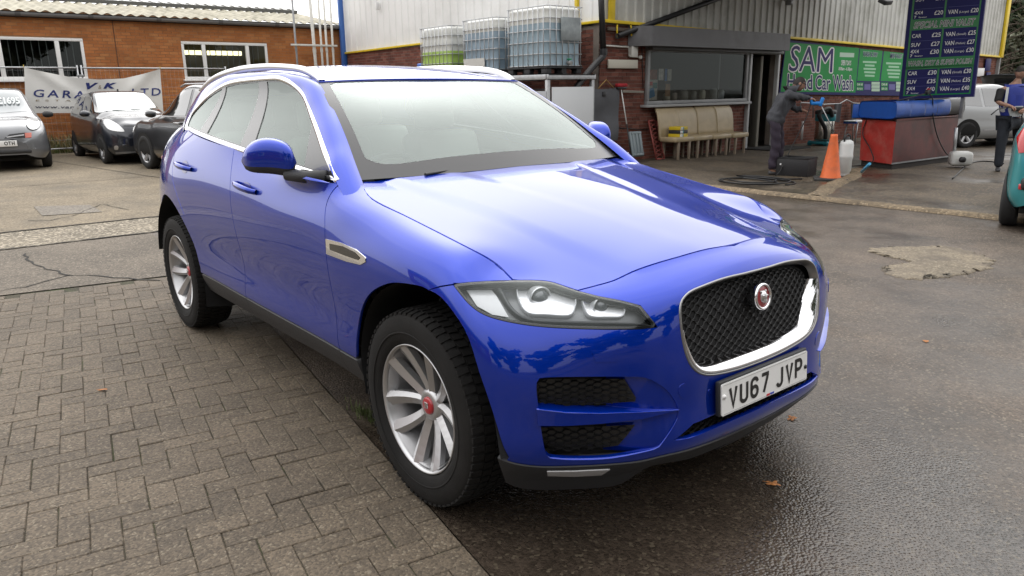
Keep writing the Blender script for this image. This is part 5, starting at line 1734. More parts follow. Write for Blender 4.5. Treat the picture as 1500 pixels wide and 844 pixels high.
for sx in (-.14, .14):
    for sy in (-.26, .26): MB().tube([(sc0[0] + sx, sc0[1] + sy * .6, .56), (sc0[0] + sx * 1.2, sc0[1] + sy, .02)], .016, 6).build('leg', steel, t)
tag(MB().tube([at_x(1176, 178, CWX + .1), at_x(1174, 205, CWX + .1)], .03, 8).build('wall_pipe', s_white), 'short white upright pipe on the brick wall behind the washer', 'pipe')

# ---- floodlight and camera on the cladding
t = empty('floodlight', (0, 0, 0)); tag(t, 'black floodlight hanging from the cladding at the top edge', 'lamp')
fl = at_x(1297, 2, CWX + .9)
MB().box(fl, (.24, .34, .12), rotm(.1, .5, 0), .02).build('housing', gunm, t); MB().tube([fl + [-.05, 0, .05], [CWX + .05, fl[1], fl[2] + .2]], .02, 6).build('arm', gunm, t)
t = empty('security_camera', (0, 0, 0)); tag(t, 'small grey security camera under the top edge of the cladding', 'camera')
fl = at_x(1156, 4, CWX + .22)
MB().box(fl, (.16, .12, .12), None, .03).build('housing', steel_d, t); MB().tube([fl, [CWX + .05, fl[1], fl[2] + .08]], .015, 6).build('arm', steel_d, t)
tag(MB().box(at_x(553, 9, CWY) if False else at_y(553, 9, CWY - .08), (.06, .10, .20), None, .01).build('wall_lamp', s_white), 'small white fitting on the white cladding above the blue car roof', 'lamp')

# ---- blue information signs at the far end of the wall
for k, (px0, px1, y0, y1, m_, lab) in enumerate(((1442, 1452, 86, 104, s_navy, 'small blue sign high on the far end of the brick wall'), (1443, 1451, 106, 122, s_navy, 'small blue sign below another at the far wall end'), (1430, 1442, 100, 112, s_white, 'small white notice on the far end of the brick wall'))):
    a, b = at_x(px0, y1, CWX + .06), at_x(px1, y0, CWX + .06)
    o = MB().box((a + b) / 2, (.03, abs(b[1] - a[1]), abs(b[2] - a[2])), None, .004).build('wall_notice', m_); tag(o, lab, 'sign')
# ================================================================== other cars
c_glass = mat('car_glass_dark', (.02, .022, .024), rough=.03, coat=1.0, spec=.8)
c_glass.node_tree.nodes['Principled BSDF'].inputs['Coat IOR'].default_value = 2.2
c_black = mat('car_black_plastic', (.02, .02, .021), rough=.55)
c_tyre = mat('car_tyre', (.017, .017, .018), rough=.8)
c_rim = mat('car_rim', (.42, .42, .43), rough=.35, metal=.7)
c_lamp = mat('car_lamp_clear', (.72, .73, .74), rough=.12, coat=1)
c_red = mat('car_lamp_red', (.45, .012, .015), rough=.15, coat=1)
c_amber = mat('car_lamp_orange', (.50, .10, .06), rough=.2, coat=1)
c_under = mat('car_underside', (.008, .008, .008), rough=.95)


def wheel_meshes():
    Mw = np.array([[1, 0, 0], [0, 0, -1], [0, 1, 0]], float)
    ty = MB().lathe([(.64, .24), (.70, .29), (.86, .31), (.95, .27), (1.0, .20), (1.0, -.20), (.95, -.27), (.7, -.28)], 40, Mw).mesh('tyre'); ty.materials.append(c_tyre)
    rm = MB().lathe([(.56, .10), (.62, .24), (.66, .255), (.66, .22)], 36, Mw).mesh('rim'); rm.materials.append(c_rim)
    dk = MB().lathe([(.60, .02), (.0001, .02)], 30, Mw).mesh('hub_back'); dk.materials.append(c_under)
    sp = MB()
    for k in range(5):
        a = R(90 + 72 * k)
        G = []
        for f in np.linspace(0, 1, 5):
            r_ = .05 + .58 * f
            G.append([(r_ * math.cos(a) - s * (.11 + .03 * f) * math.sin(a), r_ * math.sin(a) + s * (.11 + .03 * f) * math.cos(a), .12 + .10 * f + o) for s, o in ((-1, -.08), (-.8, .0), (0, .02), (.8, 0), (1, -.08))])
        mb = MB(); mb.grid(np.array(G), False); sp.add(mb.V, mb.F, False, Mw)
    sp.lathe([(.14, .10), (.14, .17), (.10, .19), (.0001, .19)], 16, Mw)
    sm = sp.mesh('spokes'); sm.materials.append(c_rim)
    return ty, rm, dk, sm


WM = wheel_meshes()


class Hatch:
    def __init__(s, name, label, x, y, yaw, paint_m, st, wb, r_w, track, group=None, z=None, wheel_face=None, steer=0.0):
        s.loc = np.array([x, y, gz(x) if z is None else z]); s.M = rotm(0, 0, yaw)
        s.root = empty(name, tuple(s.loc)); tag(s.root, label, 'car', group)
        s.paint = paint_m
        sx_, sw_ = [q[0] for q in st], [q[1] for q in st]
        P = []
        for (xx, w, zb, zs, zt, wt) in st:
            sec = [(w * .90, zb), (w * .985, zb + .10), (w, (zb + zs) / 2), (w * .985, zs - .10), (w * .945, zs), (w * .945 * .45 + wt * .55 + .012, zs * .5 + (zt - .06) * .5), (wt, zt - .06), (wt * .82, zt - .014), (wt * .4, zt - .002), (0, zt)]
            P.append([s.M @ np.array([xx, -a, b]) + s.loc for a, b in sec])
        s.P = np.array(P)
        s.net = Net(s.P)
        s.loc_net = Net((s.P - s.loc) @ s.M)
        n = s.net
        full = np.array([(n.ku[0], n.kv[0]), (n.ku[-1], n.kv[0]), (n.ku[-1], n.kv[-1]), (n.ku[0], n.kv[-1])])
        g = s.grid(64, 34)
        s.add('body', s.both(g), paint_m)
        # closing faces
        for i, nm in ((0, 'tail_panel'), (len(P) - 1, 'nose_panel')):
            ring = np.array([p for p in s.P[i]] + [s.flip(np.array([p]))[0] for p in s.P[i][::-1]])
            s.add(nm, (ring, [tuple(range(len(ring)))], None), paint_m)
        x0, x1 = st[0][0], st[-1][0]
        mb = MB(); mb.box((0, 0, 0), ((x1 - x0) * .9, 1.3, .10)); V = np.array(mb.V) + [(x0 + x1) / 2, 0, st[len(st) // 2][2] + .02]
        s.add('underside', (V @ s.M.T + s.loc, mb.F, None), c_under)
        for k, (wx, sy) in enumerate(((0, -1), (0, 1), (-wb, -1), (-wb, 1))):
            q = s.M @ np.array([wx, sy * (float(np.interp(wx, sx_, sw_)) * .99 - .29 * r_w * .95 + .016), r_w])
            t = empty('wheel', tuple(q), 0, s.root)
            t.rotation_euler = (0, 0, math.atan2(s.M[1][0], s.M[0][0]) + (math.pi if sy > 0 else 0) + (steer if wx == 0 else 0))
            t.scale = (r_w, r_w * .62 / .62 * .95, r_w)
            for nm, me in zip(('tyre', 'rim', 'hub_back', 'spokes'), WM): link(nm, me, None, t)
        # wheel arches: dark liners let into the flanks
        for wx in (0, -wb):
            a = np.linspace(0, 2 * math.pi, 36, endpoint=False)
            zlo = .20
            lp = [(wx + (r_w + .055) * math.cos(t), max(zlo, r_w + (r_w + .055) * math.sin(t))) for t in a]
            try:
                u = s.loc_net.xz(lp, lambda P, N: (np.abs(N[:, 1]) > .3) & (P[:, 1] < -.3))
                s.sided('arch_liner', panel(s.net, u, h=.08, flange=0, off=.004), c_under)
            except Exception as e:
                print('arch', e)

    def flip(s, V):
        L_ = (V - s.loc) @ s.M
        return (L_ * np.array([1, -1, 1])) @ s.M.T + s.loc

    def flipn(s, N):
        L_ = N @ s.M
        return (L_ * np.array([1, -1, 1])) @ s.M.T

    def mirror(s, p):
        return s.flip(p[0]), [f[::-1] for f in p[1]], (None if p[2] is None else s.flipn(p[2]))

    def both(s, p): return join(p, s.mirror(p))

    def grid(s, nu, nv): return net_grid_(s.net, nu, nv)

    def add(s, name, p, m_, parent=None):
        o = link(name, fmesh(name, p[0] - s.loc, p[1], p[2]), m_, parent or s.root)
        return o

    def sided(s, name, p, m_): return s.add(name, p, m_), s.add(name, s.mirror(p), m_)

    def side(s, name, xz, m_, off=.004, h=.06, gap=0):
        u = s.loc_net.xz(densify(np.array(xz, float), .08), lambda P, N: (N[:, 1] < -.25))
        return s.sided(name, panel(s.net, u, h=h, flange=.004, off=off, gap=gap), m_)

    def top(s, name, xy, m_, off=.004, h=.06):
        """panel symmetric about the centre line given by its right half in plan"""
        u = s.loc_net.xy(densify(np.array(xy, float), .08, False), lambda P, N: N[:, 2] > .12)
        vc = s.net.kv[-1]
        u[0, 1] = vc; u[-1, 1] = vc
        return s.add(name, s.both(panel(s.net, u, h=h, flange=0, off=off)), m_)

    def end(s, name, yz, m_, off=.006, front=True, h=.05, centre=False):
        """panel on the nose or tail from its outline in the car's own (y, z), both sides"""
        sg = 1 if front else -1
        u = s.loc_net.yz(densify(np.array(yz, float), .06, not centre), lambda P, N: (N[:, 0] * sg > .10))
        p = panel(s.net, u, h=h, flange=.004, off=off)
        return s.add(name, s.both(p), m_) if centre else s.sided(name, p, m_)

    def px(s, name, loop, m_, off=.005, h=.05, smooth=True, flange=.004):
        """panel outlined on the photograph, on the half that faces the camera"""
        lp = smooth_poly(loop, max(16, len(loop) * 3), True) if smooth else densify(np.array(loop, float), 6)
        u = s.net.px(lp)
        return s.add(name, panel(s.net, u, h=h, flange=flange, off=off), m_)

    def pxm(s, name, loop, m_, off=.005, h=.05, smooth=True):
        """outlined on the photograph where only the far half shows: found on the mirrored half"""
        lp = smooth_poly(loop, max(16, len(loop) * 3), True) if smooth else densify(np.array(loop, float), 6)
        f = lambda P: project(s.flip(np.asarray(P)))
        uv, P, N = s.net.dense()
        u = s.net.find(lp, f, lambda P, N: ((CAM_LOC - s.flip(P)) * s.flipn(N)).sum(1) > 0)
        return s.add(name, s.mirror(panel(s.net, u, h=h, flange=.004, off=off)), m_)

    def box(s, name, c, d, m_, rot=(0, 0, 0), bev=.02, parent=None):
        mb = MB(); mb.box((0, 0, 0), d, rotm(*rot), bev)
        V = np.array(mb.V) + np.array(c)
        return s.add(name, (V @ s.M.T + s.loc, mb.F, None), m_, parent)

    def mirrors(s, x, z, w, m_):
        for sg in (-1, 1):
            mb = MB(); mb.lathe([(.0001, -.10), (.05, -.09), (.08, -.05), (.09, 0), (.085, .05), (.05, .09), (.0001, .10)], 14, rotm(math.pi / 2, 0, 0) @ np.diag([.85, .75, 1]))
            V = np.array(mb.V) + np.array([x, sg * w, z])
            o = s.add('door_mirror', (V @ s.M.T + s.loc, mb.F, None), m_)


def net_grid_(net, nu, nv):
    U, V = np.meshgrid(np.linspace(net.ku[0], net.ku[-1], nu), np.linspace(net.kv[0], net.kv[-1], nv), indexing='ij')
    uv = np.stack([U.ravel(), V.ravel()], -1)
    P, N = net.at(uv), net.normal(uv)
    F = [(i * nv + j, (i + 1) * nv + j, (i + 1) * nv + j + 1, i * nv + j + 1) for i in range(nu - 1) for j in range(nv - 1)]
    return P, F, N


def plate(h, x, z, m_, text, dy=0.0, tilt=0.0):
    p = h.box('number_plate', (x, 0, z), (.012, .52, .11), m_, (0, tilt, 0), .003)
    for k, ch in enumerate(text):
        me = text_mesh(ch, .095, .003, 0, .78)
        for v in me.vertices:
            q = np.array([x + .0085, v.co.x + dy + (k - (len(text) - 1) / 2) * .058, z + v.co.y])
            v.co = h.M @ q
        link('plate_character', me, mat('plate_black', (.012, .012, .012), rough=.4), p)


# stations: x, half width, bottom z, shoulder z, top z, top half width
def hatch_st(L0, wb, w, H, belt, hood, fo, ro, ws, rf, rr, tail_top=None, nose_z=.62):
    return [
        (-wb - ro, w * .62, .34, .60, .80, w * .50),
        (-wb - ro + .03, w * .82, .28, .74, 1.00, w * .58),
        (-wb - ro + .12, w * .92, .25, belt - .02, belt + .28, w * .66),
        (-wb - ro + .30, w * .965, .23, belt + .03, H - .07, w * .66),
        (rr, w * .985, .22, belt + .02, H - .02, w * .68),
        ((rr + rf) / 2, w, .21, belt, H, w * .70),
        (rf, w, .21, belt - .02, H - .015, w * .69),
        (rf + (ws - rf) * .30, w * .998, .21, belt - .035, H - .14, w * .715),
        (rf + (ws - rf) * .66, w * .995, .21, belt - .05, H - .34, w * .76),
        (ws, w * .99, .21, belt - .075, hood + .045, w * .80),
        (ws + .12, w * .985, .21, belt - .10, hood, w * .80),
        ((ws + fo) / 2 + .05, w * .975, .21, hood - .115, hood - .05, w * .78),
        (fo - .26, w * .94, .21, nose_z + .04, hood - .13, w * .72),
        (fo - .10, w * .83, .22, nose_z - .04, nose_z + .10, w * .62),
        (fo - .02, w * .66, .25, nose_z - .14, nose_z - .02, w * .48),
        (fo, w * .52, .30, nose_z - .20, nose_z - .10, w * .38),
    ]


# ---- grey-silver hatchback, nose to the camera at the left edge
m_sil = mat('grey_silver_paint', (.155, .16, .17), rough=.35, metal=.45, coat=1.0)
st = hatch_st(3.72, 2.43, .83, 1.54, 1.00, 1.00, .72, .56, -.42, -1.28, -2.45, nose_z=.70)
mic = Hatch('hatchback_car', 'grey silver hatchback with round headlights, cut by the left edge', -15.85, -.62, R(-4), m_sil, st, 2.43, .295, 1.46, 'cars parked by the garage')
mic.side('side_window', [(-.55, 1.00), (-1.30, 1.42), (-2.2, 1.44), (-2.55, 1.05), (-1.6, 1.0)], c_glass)
mic.top('windscreen', [(-.46, 0), (-.50, -.45), (-.58, -.66), (-1.20, -.53), (-1.26, 0)], mat('micra_screen', (.16, .18, .19), rough=.04, coat=1))
mic.pxm('headlight', [(38, 181), (41, 175), (48, 172), (56, 175), (59, 182), (56, 188), (48, 191), (41, 188)], c_lamp, .02)
mic.pxm('grille_slot', [(6, 203), (14, 197), (36, 194.5), (46, 195), (46, 202), (34, 202)], c_black, .006, smooth=False)
mic.pxm('grille_bar', [(9, 200.5), (35, 197), (35, 198.6), (10, 202)], c_rim, .010, smooth=False)
mic.pxm('indicator', [(36, 195), (46, 194.5), (46, 201.5), (37, 202)], c_amber, .008, smooth=False)
mic.box('lower_grille', (.715, 0, .36), (.05, .95, .07), c_black, (0, 0, 0), .02)
plate(mic, .745, .52, mat('plate_white', (.78, .78, .77), rough=.25, coat=.6), 'OTH', .14)
mic.mirrors(-.55, 1.02, .93, c_black)
me = text_mesh('£1695', .17, .006, 0, .9)
for v in me.vertices:
    q = np.array([0, v.co.x + .30, v.co.y + 1.30]); q[0] = -.42 - (q[2] - 1.04) * 1.75 + .05
    v.co = mic.M @ q
link('screen_price', me, mat('pale_marker', (.55, .58, .58), rough=.6), mic.root)

# ---- black small hatchback, nose to the camera
m_blk = mat('near_black_paint', (.014, .017, .026), rough=.3, metal=.3, coat=1.0)
st = hatch_st(3.41, 2.34, .805, 1.465, .99, .99, .62, .45, -.30, -1.15, -2.2, nose_z=.70)
ayg = Hatch('hatchback_car', 'black small hatchback with silver wheels in front of the banner', -15.60, 1.90, R(2.6), m_blk, st, 2.34, .285, 1.42, 'cars parked by the garage')
ayg.side('side_window', [(-.48, 1.02), (-1.16, 1.36), (-1.52, 1.38), (-1.52, .99)], c_glass)
ayg.side('side_window', [(-1.60, .99), (-1.60, 1.38), (-2.15, 1.36), (-2.42, 1.06), (-2.2, 1.00)], c_glass)
bright_screen = mat('sky_bright_screen', (.20, .23, .23), rough=.03, coat=1)
bright_screen.node_tree.nodes['Principled BSDF'].inputs['Coat IOR'].default_value = 2.8
ayg.top('windscreen', [(-.34, 0), (-.38, -.45), (-.46, -.64), (-1.08, -.52), (-1.13, 0)], bright_screen)
ayg.px('headlight', [(152, 178), (160, 176), (172, 182), (181, 190), (182, 193), (172, 193), (160, 190), (154, 184)], c_lamp, .012)
ayg.pxm('headlight', [(212, 190), (222, 184), (228, 184), (226, 192), (216, 194)], c_lamp, .012)
ayg.px('lower_grille', [(180, 216), (206, 213), (206, 221), (184, 222)], c_black, .008, smooth=False)
ayg.px('fog_light', [(168, 214), (173, 214), (173, 219), (168, 219)], c_rim, .008)
ayg.px('badge_slot', [(193, 191), (206, 190), (206, 196), (197, 195)], c_black, .008, smooth=False)
ayg.px('bonnet_edge', [(181, 184), (206, 184), (206, 185), (181, 185)], c_black, .003, smooth=False)
ayg.px('bumper_line', [(169, 223), (206, 221), (206, 223.5), (170, 226)], m_sil, .008, smooth=False)
ayg.mirrors(-.50, 1.02, .90, m_blk)
ayg.box('roof_aerial', (-1.25, 0, 1.49), (.03, .03, .06), c_black, (0, 0, 0), .006)
ayg.box('wiper', (-.44, -.20, 1.065), (.02, .62, .012), c_black, (0, .4, .12), .004)

# ---- charcoal estate turned across, its rear hidden by the blue car
m_char = mat('charcoal_paint', (.022, .023, .027), rough=.3, metal=.3, coat=1.0)
st = hatch_st(4.3, 2.6, .86, 1.56, 1.02, 1.02, .82, .62, -.50, -1.35, -2.75, nose_z=.74)
eyaw = R(190)
el = np.array([-13.95, 1.62]) - (rotm(0, 0, eyaw)[:2, :2] @ np.array([0, .78]))
est = Hatch('estate_car', 'charcoal car with chrome roof rails, nose-in and half hidden by the blue tail', el[0], el[1], eyaw, m_char, st, 2.6, .325, 1.56, 'cars parked by the garage')
est.side('side_window', [(-.62, 1.03), (-1.36, 1.46), (-1.75, 1.49), (-1.75, 1.03)], c_glass)
est.side('side_window', [(-1.85, 1.03), (-1.85, 1.49), (-2.65, 1.48), (-2.85, 1.06)], c_glass)
est.top('windscreen', [(-.54, 0), (-.58, -.45), (-.66, -.68), (-1.26, -.55), (-1.33, 0)], bright_screen)
est.side('window_trim', [(-.60, 1.005), (-2.85, 1.005), (-2.85, 1.022), (-.60, 1.022)], c_rim, .006)
est.mirrors(-.72, 1.06, .96, m_char)
for sg in (-1, 1):
    mb = MB(); mb.tube([(-1.3, sg * .60, 1.54), (-1.5, sg * .60, 1.585), (-2.6, sg * .59, 1.58), (-2.9, sg * .58, 1.50)], .018, 6)
    est.add('roof_rail', (np.array(mb.V) @ est.M.T + est.loc, mb.F, None), c_rim)
for sg in (-1, 1): est.box('door_handle', (-1.55, sg * .885, .90), (.20, .05, .035), c_rim, (0, 0, 0), .01)
est.side('headlight', [(.30, .82), (.62, .74), (.66, .66), (.45, .70)], c_lamp, .008)
est.side('lower_trim', [(-.45, .24), (-2.15, .24), (-2.15, .32), (-.45, .32)], mat('tan_grime', (.20, .16, .12), rough=.7), .006)

# ---- silver car with its tailgate up, behind the red tank
m_white = mat('pale_silver_paint', (.33, .34, .345), rough=.3, metal=.3, coat=1.0)
st = hatch_st(3.95, 2.46, .86, 1.47, .96, .98, .80, .66, -.40, -1.30, -2.55, nose_z=.72)
syaw = R(66)
sl_ = np.array([-5.31, 17.75]) - (rotm(0, 0, syaw)[:2, :2] @ np.array([-2.46, -.75]))
slv = Hatch('hatchback_car', 'pale silver hatchback half hidden behind the price board and red tank', sl_[0], sl_[1], syaw, m_white, st, 2.46, .315, 1.50)
slv.side('side_window', [(-.50, .98), (-1.30, 1.36), (-2.0, 1.38), (-2.0, .96)], c_glass)
slv.side('side_window', [(-2.08, .96), (-2.08, 1.38), (-2.6, 1.34), (-2.8, 1.02)], c_glass)
slv.top('windscreen', [(-.44, 0), (-.48, -.45), (-.56, -.68), (-1.22, -.55), (-1.28, 0)], c_glass)
slv.side('door_seam', [(-.98, .30), (-.98, .93), (-.99, .93), (-.99, .30)], c_black, .003)
slv.side('sill_strip', [(-.42, .40), (-2.0, .40), (-2.0, .43), (-.42, .43)], c_rim, .008)
slv.mirrors(-.55, 1.02, .95, m_white)
# a further grey car behind it, tail to the camera with the tailgate up
m_grey2 = mat('mid_grey_paint', (.30, .31, .32), rough=.35, metal=.3, coat=1.0)
oyaw = R(104)
oc = np.array([-6.22, 22.6]) - (rotm(0, 0, oyaw)[:2, :2] @ np.array([-3.0, 0]))
ogr = Hatch('hatchback_car', 'grey car farther back with its tailgate raised beside the vested person', oc[0], oc[1], oyaw, m_grey2, st, 2.46, .315, 1.50)
ogr.end('tail_lamp', [(-.56, .84), (-.72, .80), (-.76, .95), (-.68, 1.10), (-.58, 1.08)], c_red, .012, False)
hinge = np.array([-2.70, 0, 1.44])
tg = [[(hinge[0] - .02 - .62 * t, y * (.56 + .06 * t), hinge[2] + .03 + .50 * t - .22 * t * t - .05 * abs(y) ** 2) for t in np.linspace(0, 1, 6)] for y in np.linspace(-1, 1, 9)]
mb = MB(); mb.grid(np.array(tg), True); mb.grid(np.array(tg) + [.04, 0, -.05], True, True)
tgo = ogr.add('tailgate', (np.array(mb.V) @ ogr.M.T + ogr.loc, mb.F, None), m_grey2)
mb = MB(); mb.grid(np.array(tg)[2:7, 1:4] + [.045, 0, -.06], True); ogr.add('tailgate_glass', (np.array(mb.V) @ ogr.M.T + ogr.loc, mb.F, None), c_glass, tgo)
ogr.end('boot_opening', [(-.02, .78), (-.50, .78), (-.50, 1.26), (-.02, 1.30)], c_under, .006, False)

# ---- turquoise hatchback cut by the right edge, tail to the camera
m_teal = mat('turquoise_paint', (.035, .26, .28), rough=.35, metal=.2, coat=1.0)
st = hatch_st(3.62, 2.37, .83, 1.50, 1.00, 1.00, .70, .52, -.40, -1.25, -2.38, nose_z=.70)
tyaw = R(105)
tl_w = np.array([-.70, 7.05])
# the rear left wheel stands at tl_w
lx, ly = -2.37, .72
tc_ = tl_w - (rotm(0, 0, tyaw)[:2, :2] @ np.array([lx, ly]))
teal = Hatch('hatchback_car', 'turquoise hatchback seen from behind at the right edge', tc_[0], tc_[1], tyaw, m_teal, st, 2.37, .29, 1.44, z=0.0)
teal.side('side_window', [(-.55, 1.0), (-1.28, 1.38), (-1.70, 1.40), (-1.70, .99)], c_glass)
teal.side('side_window', [(-1.78, .99), (-1.78, 1.40), (-2.3, 1.38), (-2.5, 1.04)], c_glass)
teal.end('tail_lamp', [(-.56, .84), (-.72, .80), (-.76, .95), (-.68, 1.12), (-.58, 1.10)], c_red, .012, False)
teal.end('rear_window', [(-.02, 1.06), (-.50, 1.05), (-.47, 1.26), (-.02, 1.30)], c_glass, .006, False)
for sg in (-1, 1): teal.box('reflector', (-2.37 - .50, sg * .62, .47), (.04, .13, .06), c_red, (0, 0, sg * -.35), .01)
teal.box('bumper_strip', (-2.37 - .47, 0, .50), (.12, 1.34, .14), c_black, (0, 0, 0), .04)
teal.box('number_plate', (-2.37 - .53, 0, .66), (.012, .52, .11), mat('plate_yellow', (.7, .5, .03), rough=.3), (0, 0, 0), .003)
teal.box('exhaust', (-2.37 - .46, .30, .24), (.12, .05, .05), c_rim, (0, 0, 0), .01)
# ================================================================== people
def skin_mesh(name, nodes, edges, root, sub=2):
    """continuous surface grown round a skeleton: nodes {key: (pos, radius or (rx, ry))}"""
    keys = list(nodes)
    idx = {k: i for i, k in enumerate(keys)}
    me = bpy.data.meshes.new(name)
    me.from_pydata([tuple(nodes[k][0]) for k in keys], [(idx[a], idx[b]) for a, b in edges], [])
    o = bpy.data.objects.new(name, me); COL.objects.link(o)
    o.modifiers.new('skin', 'SKIN')
    sv = me.skin_vertices[0].data
    for i, k in enumerate(keys):
        r_ = nodes[k][1]
        sv[i].radius = r_ if isinstance(r_, tuple) else (r_, r_)
        sv[i].use_root = (k == root)
    if sub:
        sb = o.modifiers.new('sub', 'SUBSURF'); sb.levels = sub; sb.render_levels = sub
    bpy.context.view_layer.update()
    dg = bpy.context.evaluated_depsgraph_get()
    out = bpy.data.meshes.new_from_object(o.evaluated_get(dg))
    COL.objects.unlink(o); bpy.data.objects.remove(o); bpy.data.meshes.remove(me)
    out.polygons.foreach_set('use_smooth', [True] * len(out.polygons))
    return out


skin_m = mat('skin', (.30, .165, .115), rough=.55, var=.08, vscale=20)
hair_m = mat('dark_hair', (.018, .014, .012), rough=.7, bump=.6, bscale=160)


class Figure:
    def __init__(s, px, py, label, face_right=1.0):
        s.f = at_z(px, py)
        s.depth = (s.f - CAM_LOC) @ CF
        s.root = empty('person', tuple(s.f)); tag(s.root, label, 'person')

    def p(s, px, py, dd=0.0):
        """surveyed joint: photo pixel and offset away from the camera in metres"""
        # keep joints on the vertical plane through the feet, facing the camera
        n = np.array([CF[0], CF[1], 0]); n /= np.linalg.norm(n)
        d = ray(px, py)
        t = ((s.f + n * dd - CAM_LOC) @ n) / (d @ n)
        return CAM_LOC + d * t - s.f

    def part(s, name, me, m_, parent=None):
        return link(name, me, m_, parent or s.root)


def hand_nodes(N, E, wrist, direc, palm_n, key, side=1, grip=1.0, r0=.021):
    """palm, four fingers of different length curling round a grip, thumb from the side of the palm"""
    d = direc / np.linalg.norm(direc); n = palm_n - d * (palm_n @ d); n /= np.linalg.norm(n)
    w = np.cross(d, n) * side
    pm = wrist + d * .075
    N[key + 'palm'] = (wrist + d * .045, (.036, .020)); E.append((key + 'wrist', key + 'palm'))
    for i, (o, ln) in enumerate(((-.028, .070), (-.010, .080), (.010, .075), (.027, .058))):
        b = pm + w * o
        N['%sf%da' % (key, i)] = (b, .011); N['%sf%db' % (key, i)] = (b + d * ln * .40 * (1.2 - grip * .4) + n * ln * .35 * grip, .0095); N['%sf%dc' % (key, i)] = (b + d * ln * (.55 - .45 * grip) + n * ln * (.75 * grip), .0085)
        E += [(key + 'palm', '%sf%da' % (key, i)), ('%sf%da' % (key, i), '%sf%db' % (key, i)), ('%sf%db' % (key, i), '%sf%dc' % (key, i))]
    tb = wrist + d * .03 - w * .036
    N[key + 'ta'] = (tb, .012); N[key + 'tb'] = (tb + d * .03 - w * .012 + n * .022 * grip, .011); N[key + 'tc'] = (tb + d * .052 - w * .004 + n * .042 * grip, .0095)
    E += [(key + 'palm', key + 'ta'), (key + 'ta', key + 'tb'), (key + 'tb', key + 'tc')]


def head_mesh(c, fwd, up, scale=1.0):
    """head with brow, nose, chin and ears, built as one closed surface"""
    f = fwd / np.linalg.norm(fwd); u = up - f * (up @ f); u /= np.linalg.norm(u); r_ = np.cross(f, u)
    bm = bmesh.new(); bmesh.ops.create_uvsphere(bm, u_segments=28, v_segments=20, radius=1.0)
    for v in bm.verts:
        x, y, z = v.co            # x right, y forward, z up
        k = 1.0
        X, Y, Z = x * .076, y * .098, z * .118
        if z < 0: X *= 1 - .30 * z * z; Y *= 1 - .10 * z * z
        if y > 0: Y *= 1 - .12 * max(0, z) ** 2
        nose = math.exp(-(x / .16) ** 2 - ((z + .10) / .20) ** 2) * (y > 0)
        Y += .024 * nose
        brow = math.exp(-((z - .18) / .10) ** 2) * (y > .3); Y += .005 * brow
        eye = (math.exp(-((x - .38) / .18) ** 2 - ((z - .05) / .10) ** 2) + math.exp(-((x + .38) / .18) ** 2 - ((z - .05) / .10) ** 2)) * (y > 0); Y -= .010 * eye
        lips = math.exp(-(x / .25) ** 2 - ((z + .48) / .07) ** 2) * (y > 0); Y += .006 * lips
        chin = math.exp(-(x / .3) ** 2 - ((z + .82) / .15) ** 2) * (y > 0); Y += .012 * chin
        for sg in (-1, 1):
            ear = math.exp(-((x - sg) / .16) ** 2 - ((y + .05) / .20) ** 2 - ((z - .0) / .26) ** 2); X += sg * .018 * ear
        P = c + (r_ * X + f * Y + u * Z) * scale
        v.co = P
    mb = MB().bm(bm); bm.free()
    return mb


def hair_cap(c, fwd, up, scale=1.0, low=-.1, receding=.35):
    f = fwd / np.linalg.norm(fwd); u = up - f * (up @ f); u /= np.linalg.norm(u); r_ = np.cross(f, u)
    V, F = [], []
    n1, n2 = 14, 26
    for i in range(n1):
        for j in range(n2):
            a = 2 * math.pi * j / n2
            y = math.sin(a); x = math.cos(a)
            lim = low if y < .3 else receding
            t = math.pi / 2 - (math.pi / 2 - math.asin(lim)) * i / (n1 - 1)
            cz = math.sin(t); cr = math.cos(t)
            b = 1.045 + RNG.uniform(-.012, .012)
            V.append(c + (r_ * x * cr * .078 * b + f * y * cr * .100 * b + u * cz * .121 * b) * scale)
    for i in range(n1 - 1):
        for j in range(n2): F.append((i * n2 + j, (i + 1) * n2 + j, (i + 1) * n2 + (j + 1) % n2, i * n2 + (j + 1) % n2))
    mb = MB(); mb.add(V, F, True); return mb


RT = np.array([CR[0], CR[1], 0]); RT /= np.linalg.norm(RT)        # image right on the ground
AW = np.array([CF[0], CF[1], 0]); AW /= np.linalg.norm(AW)        # away from the camera
UPV = np.array([0, 0, 1.0])

# ---- the washer with the lance
m1 = Figure(1137, 256, 'person in a dark grey hooded coat leaning forward to spray with a lance')
P = m1.p
coat_m = mat('dark_grey_coat', (.045, .047, .056), rough=.75, var=.2, vscale=9, bump=.5, bscale=14)
trou_m = mat('plum_trousers', (.028, .020, .034), rough=.85, var=.15, vscale=7, bump=.4, bscale=16)
shoe_m = mat('dark_shoes', (.05, .048, .05), rough=.6)
hipc, chest, neck = P(1138, 170), P(1152, 143, .02), P(1162, 132, .02)
hd_c = P(1170.5, 123.5, .02)
sh_n, sh_f = P(1155, 139, -.17), P(1158, 138, .20)
el_n, wr_n = P(1172, 142.5, -.16), P(1187, 145, -.06)
el_f, wr_f = P(1160, 158, .26), P(1176, 162, .20)
hn, hf = P(1135, 172, -.09), P(1139, 172, .10)
kn, kf = P(1137, 212, -.10), P(1142, 211, .12)
an, af = P(1130, 250, -.09), P(1141, 249, .13)
N, E = {}, []
N['hip'] = (hipc, (.10, .09)); N['chest'] = (chest, (.11, .10)); N['neck'] = (neck, .055); N['head0'] = (neck * .45 + hd_c * .55, .055)
N['shn'] = (sh_n, .055); N['shf'] = (sh_f, .055); N['eln'] = (el_n, .042); N['elf'] = (el_f, .042); N['awrist'] = (wr_n, .027); N['bwrist'] = (wr_f, .027)
